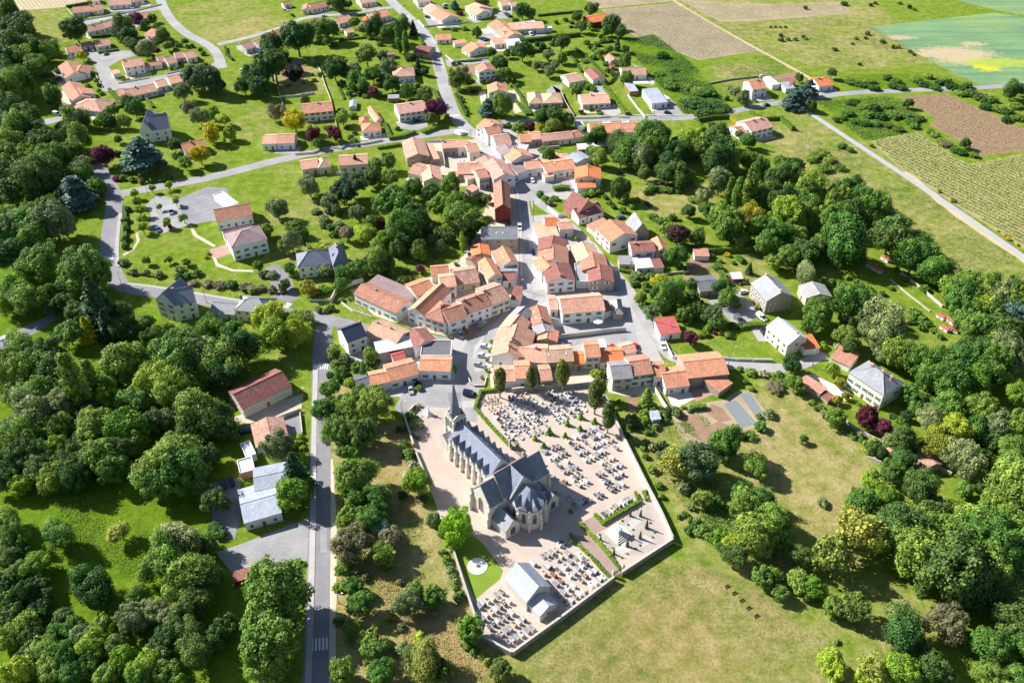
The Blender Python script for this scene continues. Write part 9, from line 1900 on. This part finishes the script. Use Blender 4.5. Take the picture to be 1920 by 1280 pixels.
(152.3,332.8,5.9,'d'),(162.5,335.1,6.5,'m'),(171.7,344,3.8,'o'),(169.9,333.3,3.9,'o'),(162.7,312.3,7.3,'d'),(114.1,314.1,6.3,'m'),(122,316.5,5,'m'),(134.7,322.2,2.6,'m'),
(140.3,305,7.8,'m'),(137.6,313.5,4.3,'m'),(146.1,307.3,4.3,'d'),(130.1,309.4,4.3,'d'),(123.4,304.1,4.9,'d'),(111,300.3,3,'m'),(117.4,302.2,4.3,'m'),(120.9,291.4,3.6,'o'),
(167.4,297.8,6.8,'m'),(175.8,312,4,'m'),(172.7,288.9,5.7,'m'),(169.9,285.5,2,'s'),(176.8,288.8,3.5,'o'),(119,263.7,4.7,'m'),(132.1,266,6.3,'m'),(133.5,279.5,2.9,'m'),
(141,275.9,2.9,'m'),(114,257.1,3.3,'m'),(137.5,249.8,6.6,'o'),(129.4,262,2.8,'d'),(125.2,249.2,3.7,'m'),(140.8,293.9,1.3,'sl'),(130.9,288.7,1.6,'s'),(135.7,290.2,1.4,'s'),
(147.8,281.4,1.3,'s'),(151.4,282.3,1.3,'sd'),(164.5,293,1.2,'s'),(163.4,300.2,1.1,'s'),(151.8,260.8,1.9,'s'),(176.7,276.6,5.2,'m'),(183.9,281.1,5.3,'m'),(188.4,276.6,5.2,'m'),
(176.5,268.7,5.7,'m'),(181.6,263.6,5.7,'l'),(191.8,272.2,5.2,'o'),(184.7,258.6,5.6,'d'),(195.2,267.9,5.1,'m'),(191.2,255.5,6,'b2'),(175.7,261.1,5,'m'),(175.4,253,4.9,'m'),
(184,249,5.5,'d'),(178.5,249.1,4.3,'m'),(205.5,279.5,3.4,'m'),(201.6,279.6,3.7,'m'),(192.3,268.1,3.6,'m'),(160.2,268,1.9,'s'),(159.1,270.7,1.7,'s'),(161.4,265.5,1.7,'s'),
(149,271.9,1.3,'sl'),(207.5,367.1,1,'s'),(210.6,358,1.1,'s'),(220,331.5,0.7,'sy'),(221.6,324.5,1,'sy'),(223.8,320.1,0.8,'sy'),(221.6,327,0.7,'sy'),(-136.1,178.5,4,'d'),
(-142.8,178.5,4,'m'),(-148.5,182.6,4.3,'d'),(-136.4,187.6,3.9,'m'),(-180.5,240.6,4.8,'m'),(-169.2,235.5,5.7,'d'),(-180.4,231.1,5.2,'m'),(-173.9,223.5,5.5,'m'),(-169.6,227.7,5.6,'m'),
(-161.4,224.9,5.6,'d'),(-160.7,215.4,5.4,'m'),(-168.8,215.2,4.5,'m'),(-154.8,210.7,5,'o'),(-159.2,206.4,5.3,'o'),(-167.6,203,2.9,'o'),(-163.6,194,4.7,'m'),(-158,195.4,5.2,'m'),
(-150.9,200.6,4.3,'m'),(-147.4,189.9,4.2,'l'),(-152.9,188.2,4.7,'d'),(-157.6,185.4,4.6,'d'),(-157.2,179,3.8,'d'),(-152.1,177.1,3,'l'),(-147.6,213.8,3.3,'k'),(-145.2,219.9,2.3,'k'),
(-137.1,227.8,7.1,'m'),(-140.7,221.9,4,'m'),(-139.2,216,3.4,'l'),(-133.6,220.6,3,'m'),(-123,220.4,6.8,'l'),(-128.3,210.2,5.4,'m'),(-116,214.9,5.8,'m'),(-111.4,219.2,4,'m'),
(-105.3,206.5,6.2,'m'),(-120.2,230.8,8.1,'m'),(-114.8,234.9,6.7,'o'),(-106.5,231.5,7,'m'),(-101,226.5,4.8,'d'),(-99.5,240,5.2,'d'),(-136.8,200.2,5.2,'m'),(-125.9,198.5,5.6,'l'),
(-119.5,204.9,3.4,'o'),(-115,206.1,3.4,'o'),(-130.9,186.7,5,'m'),(-126,190.3,4.4,'d'),(-123.3,194.3,4,'d'),(-125.1,182.5,4.1,'m'),(-110.1,192.8,4.2,'m'),(-106.5,181,7.1,'m'),
(-109.8,175.9,5.7,'m'),(-102.6,178.1,6.2,'m'),(-100.5,186.9,3.2,'m'),(-98,184.6,2.2,'m'),(-94.8,201.1,3.3,'d'),(-97.4,189.4,3,'d'),(-95.3,175.3,2.3,'s'),(-90.9,170.5,3.7,'d'),
(-100.7,201.3,4.5,'d'),(-102.7,218.5,2.3,'s'),(-98.2,207.5,3.6,'d'),(-106.2,198.2,4,'d'),(-139.4,195.2,3.5,'d'),(-135.5,183.1,3.8,'d'),(-141.5,186,4.3,'d'),(-140.5,180.9,3.8,'d'),
(-143.3,212,3.1,'d'),(-143.6,205.5,3.1,'d'),(-33.4,215.3,0.9,'so'),(-32.6,216.7,0.8,'sw'),(-33.2,202.4,0.8,'s'),(-31.5,201.2,0.7,'s'),(-35.2,196.1,1.1,'s'),(-33.4,191.2,1.3,'s'),
(-31.8,186.8,0.9,'s'),(-69.2,196.2,1,'sl'),(-70.1,198.7,0.9,'s'),(-63.1,230.4,1.2,'s'),(-59.4,231.7,1.4,'s'),(-61.6,236.3,1.3,'s'),(-53.5,237.7,1.3,'s'),(-49.6,242.4,1.2,'s'),
(-50.8,236.3,1.2,'s'),(-65.9,232.6,1.3,'s'),(-67.8,184.5,0.9,'sd'),(-65.7,242.4,2.4,'m'),(-61.2,238.5,2,'o'),(-61.5,230.7,2.3,'m'),(-55.5,233.2,2.5,'m'),(-51.7,239.4,2.4,'m'),
(-58,226.2,1.8,'l'),(-63.7,221.7,3.1,'m'),(-63.4,209.5,3.8,'m'),(-56.6,217.4,2.2,'l'),(-53.1,219.5,2.7,'m'),(-46.1,210.3,5.2,'m'),(-55.8,210.2,3.8,'m'),(-58.4,198.5,4,'m'),
(-49.4,197.5,4.3,'d'),(-53,205.9,2.8,'m'),(-51.2,192.3,2.1,'m'),(-37.6,204.9,1.5,'sd'),(-34.3,210.7,1.7,'sl'),(-33,206.5,2.1,'so'),(-35.8,197.6,1.4,'s'),(-34,193.2,1.9,'s'),
(-32.5,188.6,1.3,'sw'),(-33.6,184.3,1.3,'sw'),(-29.4,177.5,3.6,'l'),(-48,178.7,5.2,'m'),(-40.6,171,3.7,'m'),(-51.4,176.8,2.8,'m'),(-47.5,170.1,3.1,'m'),(-34.1,175.7,1.4,'sd'),
(-27.3,174.4,1.2,'sd'),(-67.2,179.1,4.3,'c'),(-67.6,172.6,4.3,'l'),(-76.3,192.8,3.7,'o'),(-71.2,197.7,1.5,'sl'),(-70.9,201,1.2,'sl'),(-50.2,239,1.7,'s'),(-64.7,237.5,1.7,'s'),
(-63.5,242.2,1.5,'so'),(-33.1,225.4,1.2,'s'),(-33.5,227.6,1.1,'sp'),(-17.9,168.9,1.4,'m'),(-53.9,192.9,2.3,'m'),(37.4,218.7,0.8,'s'),(36.6,215.3,0.8,'s'),(42.6,207,1.6,'s'),
(48.8,206,1.2,'s'),(52.8,208.7,1,'s'),(39.8,206,1.2,'s'),(38.5,202.3,1.1,'s'),(44.3,198.4,1.3,'s'),(46.7,196.5,1.5,'so'),(49.5,197.8,1.4,'so'),(43.6,192.5,1.1,'s'),
(45,186.6,1.3,'s'),(46.3,179.9,1.2,'s'),(46.5,175.6,1,'s'),(43.2,196.2,1,'s'),(61.5,214,0.8,'s'),(59.5,216,0.8,'sy'),(69.9,202.7,1.3,'s'),(84.8,211.2,1.1,'s'),
(85.5,224.9,0.9,'s'),(84.1,229.1,1,'s'),(6.8,223.9,2.1,'e'),(17.8,224.8,2.6,'e'),(28.5,212.9,2.8,'e'),(31.1,220.6,2.3,'e'),(32.1,203.8,2.4,'e'),(-4.2,221.3,2.5,'e'),
(30,232.9,1.6,'sl'),(46.8,217.1,2.2,'c2'),(49.2,214.1,1.5,'s'),(40.7,207.2,2.1,'d'),(45.3,212.2,1.5,'sl'),(45.6,209.1,1.4,'sl'),(52.1,211.9,1.6,'s'),(56.8,212.6,1.9,'so'),
(45.9,204.2,2,'s'),(83.5,235.8,1.2,'s'),(86.9,233.6,1.8,'s'),(91.6,232.9,1.6,'sw'),(58.2,184.4,5.8,'q'),(51.2,185,4,'x'),(50.1,192.7,2.4,'so'),(69,192.5,4.5,'m'),
(67.5,191.3,2.2,'g'),(77.4,184.8,3.6,'m'),(53.9,178.2,1.9,'so'),(58.5,172.1,2.6,'x'),(63.3,172.7,2.2,'s'),(70.7,174.4,3,'m'),(70.3,168,4.2,'m'),(76.4,170.6,3.1,'m'),
(76,201.9,1.8,'s'),(73.6,203.2,1.6,'s'),(79.5,201.8,2,'s'),(84,205.6,1.8,'s'),(55,171.3,1.2,'so'),(60.4,179.3,2.5,'s'),(62.5,177.1,2.5,'s'),(23.6,210.7,1,'t'),
(28.2,208.4,1,'t'),(18.8,207.5,1,'t'),(23,205,0.9,'t'),(12.5,203.3,1.1,'t'),(17.8,201.7,0.9,'t'),(7.7,200.5,0.9,'t'),(10.5,197.1,0.9,'t'),(1.7,196.7,0.9,'t'),
(4.1,193.2,0.7,'t'),(13.5,176.4,0.8,'t'),(18,169.9,0.7,'t'),(105.7,215.2,1,'s'),(108.7,211.3,1,'s'),(111.7,204.2,0.9,'s'),(114.3,201.1,0.9,'so'),(111.1,214.6,0.9,'sl'),
(116.6,199.9,0.9,'s'),(117.1,198.7,0.8,'sl'),(102.4,222.1,0.8,'s'),(97,229.1,1.1,'s'),(94.3,229.9,1,'s'),(113,208.8,0.8,'sg'),(132.9,208.5,1.4,'s'),(131.1,211.2,1.2,'sd'),
(134.9,209.9,1.6,'d'),(142,217.2,2.1,'o'),(140.2,222.7,2.1,'m'),(101.5,234,3.1,'d'),(116,233.1,2.1,'l'),(123.4,247.8,1.7,'so'),(125.9,244.6,3.3,'d'),(117.4,248.7,1.6,'sl'),
(100,224.4,2.8,'m'),(109.2,207.4,2.9,'m'),(116.8,226.6,1.6,'y2'),(113.6,217.8,1.5,'y2'),(117.4,220.1,1.3,'y2'),(119.7,206.6,3.2,'p'),(123.6,203,2.6,'p'),(121.3,217.5,0.7,'s'),
(124,197.3,2.2,'o'),(116.7,194.8,1.1,'sl'),(120.9,199.7,1.1,'sl'),(118.3,194.3,2,'d'),(120.4,192.7,1.8,'d'),(124.8,188,3.2,'d'),(127.6,195.2,3.7,'d'),(119.9,182.4,3.2,'m'),
(112.4,178.7,3,'l'),(113.9,171,3.2,'l'),(124.7,174,4.5,'d'),(105.3,168,4.2,'m'),(129.7,168.6,3,'d'),(140.5,175.5,2.5,'m'),(131,204.6,2,'sl'),(136.1,193.2,4.4,'y3'),
(141.9,185.8,5.3,'o'),(152.4,189.7,2.3,'d'),(155.1,187.1,2.2,'y2'),(157.6,185.3,1.3,'sl'),(146.6,176.5,2.5,'d'),(151.8,173.1,6.9,'m'),(146.6,170,3.7,'m'),(96.8,199.3,1.3,'m'),
(135.9,239.8,2.6,'o'),(139.6,237.2,5,'m'),(145,233.4,5.1,'m'),(153.7,233.2,4.7,'m'),(146.9,224.7,4.1,'m'),(152.8,220.7,5.5,'m'),(162.7,232.6,5.7,'m'),(166.6,227.7,5.1,'m'),
(162.6,222.1,4.5,'l'),(175.8,237.6,4.8,'m'),(180.5,240,5.2,'o'),(184.4,236.9,4.2,'o'),(175,241.8,3.9,'d'),(173.8,226.1,3,'m'),(175.1,217.9,3.5,'l'),(138.5,217.3,2.9,'m'),
(141.6,211.5,2.2,'o'),(138.7,213.2,2.1,'m'),(146.5,208.9,4.8,'m'),(156.6,208.2,4.8,'m'),(140.4,205,3.8,'o'),(146.5,200.6,4.3,'l'),(153.1,201.2,3.8,'m'),(160.5,202.4,4.3,'o'),
(166.5,199.3,3.8,'m'),(172.2,208.6,2.4,'m'),(160.9,190.5,4.2,'m'),(162.5,185.9,2.6,'m'),(156.5,196.9,3,'d'),(153.3,196.7,2.2,'s'),(161.8,197.5,2.5,'m'),(107.4,215.1,1.3,'s'),
(107.5,212.1,1.3,'so'),(113.8,202.7,1.3,'s'),(116.4,202.2,1.2,'so'),(105,217.9,1.1,'s'),(103.4,220.6,1,'s'),(94.1,225.8,2.9,'sg'),(88.6,212.1,1.8,'so'),(96.8,232.3,1.6,'s'),
(99.7,230.4,1.2,'s'),(113.1,206,1.1,'so'),(95.9,172.7,1.5,'so'),(-133.9,137,3.1,'d'),(-128.2,133.6,2.7,'d'),(-134.2,131.3,3,'d'),(-128.5,128.1,3,'m'),(-121.2,131.9,2.2,'d'),
(-116.7,128.3,2.6,'m'),(-150.8,162.3,3.6,'m'),(-143.2,152.5,2.7,'d'),(-139.1,143.9,3.1,'d'),(-132.3,124,3.1,'m'),(-125.8,124.2,2.9,'d'),(-129,137.7,2.2,'d'),(-146.3,157,3.7,'m'),
(-132.6,156.8,3.9,'m'),(-134.7,147,3.5,'l'),(-143.8,149.4,3.3,'d'),(-113.9,138.9,4.7,'d'),(-118.7,140.8,2.6,'d'),(-132.5,141.3,2.8,'d'),(-137.3,134.5,2.8,'m'),(-121.5,126,2.3,'m'),
(-115.5,159.4,3,'x'),(-96.4,153.1,5.4,'o'),(-95.5,147.1,4.9,'m'),(-89.9,141.7,5.5,'m'),(-100.1,146.6,3.9,'m'),(-88.2,154.4,2.9,'m'),(-84.8,141.9,4.2,'d'),(-101.9,136.8,3.1,'m'),
(-96.2,132.6,3.1,'o'),(-101.3,129.9,3.4,'o'),(-91.4,131,3.1,'o'),(-86.1,133.5,4,'d'),(-108.9,128.5,2.7,'m'),(-112.7,125.3,2.7,'o'),(-108.8,121.6,3.6,'l'),(-103.5,122.5,2.8,'d'),
(-121.2,120.3,3.3,'m'),(-125.2,118.5,2.6,'o'),(-114.8,119.1,3.3,'m'),(-124.7,114.6,3.5,'l'),(-117.5,115.5,3.3,'m'),(-111.1,114.8,3.2,'m'),(-99.6,117.5,2.9,'l'),(-93.7,115.5,3.3,'l'),
(-91.9,120,2.6,'o'),(-102.1,113.9,2.9,'m'),(-94.2,113.4,2.6,'m'),(-128.1,114,2.2,'m'),(-85,113.6,1.9,'l'),(-85.3,126.1,3.2,'d'),(-81.1,119.5,3.9,'d'),(-87,161,2,'sd'),
(-88.6,162.6,2.4,'sd'),(-88.2,126.3,3.2,'d'),(-90.6,124,3.1,'d'),(-133.7,128.8,2.5,'d'),(-140.7,140.5,3,'d'),(-89,115.3,2.7,'m'),(-108.2,117.5,2.7,'m'),(-75.8,127.4,2.8,'d'),
(-78.5,124.3,2.8,'d'),(-20.3,154.4,1.1,'s'),(-18.1,150.2,1,'s'),(-16.7,146.2,0.9,'so'),(-15.8,142.2,0.9,'s'),(-21.1,161.2,1,'so'),(-48.9,150.5,1.4,'s'),(-48.8,142.4,1.4,'s'),
(-36.1,149.6,1.5,'s'),(-41.7,146,1.4,'sg'),(-43.7,146.1,1.1,'sg'),(-29.9,129.9,1.1,'so'),(-21.5,134,1.1,'so'),(-12,124.3,1.3,'s'),(-9.8,122.8,1.2,'s'),(-7.7,121.7,1.1,'s'),
(-6.6,119.8,1,'s'),(-47,131.5,1.3,'s'),(-43.4,125.9,1.1,'s'),(-31.7,144.3,1.1,'sg'),(-62.3,133.3,7.5,'m'),(-61.8,121.9,6.5,'m'),(-63,116.3,4.7,'m'),(-59.9,113.3,1.9,'l'),
(-48.7,164.5,3,'m'),(-42.4,162.9,3.6,'m'),(-38.4,161,2.5,'b2'),(-46,153,4.5,'g'),(-48.1,146.8,1.9,'m'),(-35.4,156.3,3,'g'),(-37.5,150.9,3.2,'m'),(-45.7,140.9,1.8,'m'),
(-43.8,140.9,2.3,'m'),(-40.9,134.1,3.3,'m'),(-43.1,128.3,1.9,'m'),(-28.6,134.5,3.3,'o'),(-27,139.6,2.3,'m'),(-21.6,137.2,2.6,'m'),(-32.7,132.7,1.2,'s'),(-37.4,125.7,2.2,'m'),
(-36.4,121.1,2.6,'m'),(-33.7,123.7,1.7,'m'),(-24.8,119.2,3.1,'t2'),(-22.8,117,4.2,'t2'),(-18,115.6,2.6,'t2'),(-24.6,126.5,1.6,'sl'),(-43.1,115.2,3.1,'m'),(-33.1,114.3,3.3,'m'),
(-11.3,126.7,3,'l'),(-3.1,115.9,2.6,'t2'),(-18.9,151.9,1.2,'s'),(-17.6,148.2,1.2,'so'),(-16.2,144.2,1.1,'so'),(-14.8,139.2,1.6,'sd'),(-23.3,164.9,1.8,'o'),(-16.1,160.3,4.1,'l2'),
(-18,156.8,1.6,'l2'),(-16.5,117.2,2.1,'s'),(-29.2,123,1.8,'so'),(54.5,163.6,1.2,'s'),(57.5,162.5,1.4,'s'),(59.9,158.2,1.2,'sl'),(61.1,156.2,1.3,'s'),(62.3,154.3,1.4,'sd'),
(50.8,167.8,0.8,'s'),(53.8,166.3,0.9,'s'),(68.2,163.9,1.8,'s'),(10.8,130.5,0.7,'sl'),(12.7,132.3,0.6,'sl'),(13.5,133,0.5,'sl'),(15.8,135,0.5,'sl'),(18.8,137.2,0.6,'sl'),
(23.2,140.8,0.6,'sl'),(25.5,142.3,0.5,'sl'),(32.9,147.8,0.7,'sl'),(64.1,150.4,3.2,'d'),(70.1,154.8,5.1,'m'),(74.5,160.2,4.4,'m'),(64.5,157.9,2.4,'sl'),(62,160.9,1.8,'sl'),
(70.6,143,2.8,'m'),(58.7,160.1,1.4,'s'),(55.8,161.5,1.4,'s'),(52.7,162.1,1.2,'s'),(70.9,163.4,2.4,'m'),(52.9,168.3,1,'s'),(55.8,166.2,1.1,'so'),(40.5,163.7,1,'z'),
(38.1,159.8,0.9,'z'),(34,157,0.9,'z'),(29.8,154.2,0.7,'z'),(26.3,159.2,0.6,'z'),(39.2,168.2,0.8,'z'),(36.1,168.3,0.7,'g2'),(26.1,161.3,0.3,'sl'),(29.6,156.4,0.3,'sl'),
(31.9,152.9,0.3,'sl'),(33.7,154.3,0.3,'sl'),(31.6,157.6,0.3,'sl'),(36.1,160.8,0.3,'sl'),(36.3,163.1,0.3,'sl'),(37.8,157.4,0.3,'sl'),(41.9,160.3,0.3,'sl'),(42.7,162.1,0.3,'sl'),
(41.8,165.6,0.3,'sl'),(35,165,0.3,'sl'),(33.4,166.5,0.3,'sl'),(36.3,156.2,0.3,'sl'),(77.5,162.5,4.1,'m'),(77.3,155.8,3,'m'),(82.7,149.9,3.3,'d'),(90.8,149.3,5,'x'),
(100.5,154.8,6.1,'x'),(79.5,142.7,2.7,'m'),(83.3,140.1,2.7,'l'),(74.3,139.3,2.1,'m'),(73.8,144.7,2,'m'),(87.1,134.3,2.5,'m'),(92.2,132.9,3.7,'x'),(112.8,157,6.2,'d'),
(118.5,160.7,4.9,'m'),(113.1,147.6,6.4,'m'),(120.1,141,7.9,'d'),(126.6,156.9,5.4,'m'),(133.1,153.8,6.2,'m'),(136.5,149.2,6.1,'m'),(140.2,158.6,5.3,'m'),(131.2,143.9,6,'m'),
(135.9,142,5.1,'m'),(133.7,159.7,5,'m'),(135.6,135.2,4.6,'m'),(131.7,127.6,4.9,'d'),(142.5,146.1,4.7,'m'),(101.8,123.9,5.2,'d'),(114.6,128.1,4.2,'g'),(123.6,121.4,4.4,'m'),
(131.8,121.7,3.4,'m'),(81.6,117,3.2,'l'),(91.4,114.9,3.5,'x'),(98.7,115,4,'l'),(106.5,115,4,'d'),(121.2,113.3,3.3,'m'),(127.1,113.6,3.3,'m'),(88.6,113.4,2.2,'l'),
(86.3,125.6,0.8,'so'),(110,163.3,3.6,'d'),(124.3,162.8,4.1,'d'),(128.1,150.6,4.8,'m'),(126.5,136.7,4.6,'d'),(130.5,133.7,4.1,'d'),(148.2,157,4,'m'),(147.2,162.8,4.1,'m'),
(139.6,139.9,3.8,'d')]
def _size(r, k): return 'small ' if k in ('t', 'z', 'g2') else ('large ' if r > 6 else ('tall ' if r > 4.4 else ('medium ' if r > 2.8 else 'small ')))
_L = told_apart([(_size(t[2], t[3])+DESC[t[3]]+' '+where(t[0], t[1]), t[0], t[1]) for t in TREES])
TG = {'s': 'shrubs of the gardens and fields', 't': 'clipped cones in the cemetery', 'v': 'young trees of the car park', 'e': 'cemetery cypresses', 'z': 'cypresses of the memorial garden'}
for _i, _t in enumerate(TREES): tree(_i, *_t, _L[_i], TG['s'] if _t[3][0] == 's' else TG.get(_t[3], 'trees of the village and woods'))
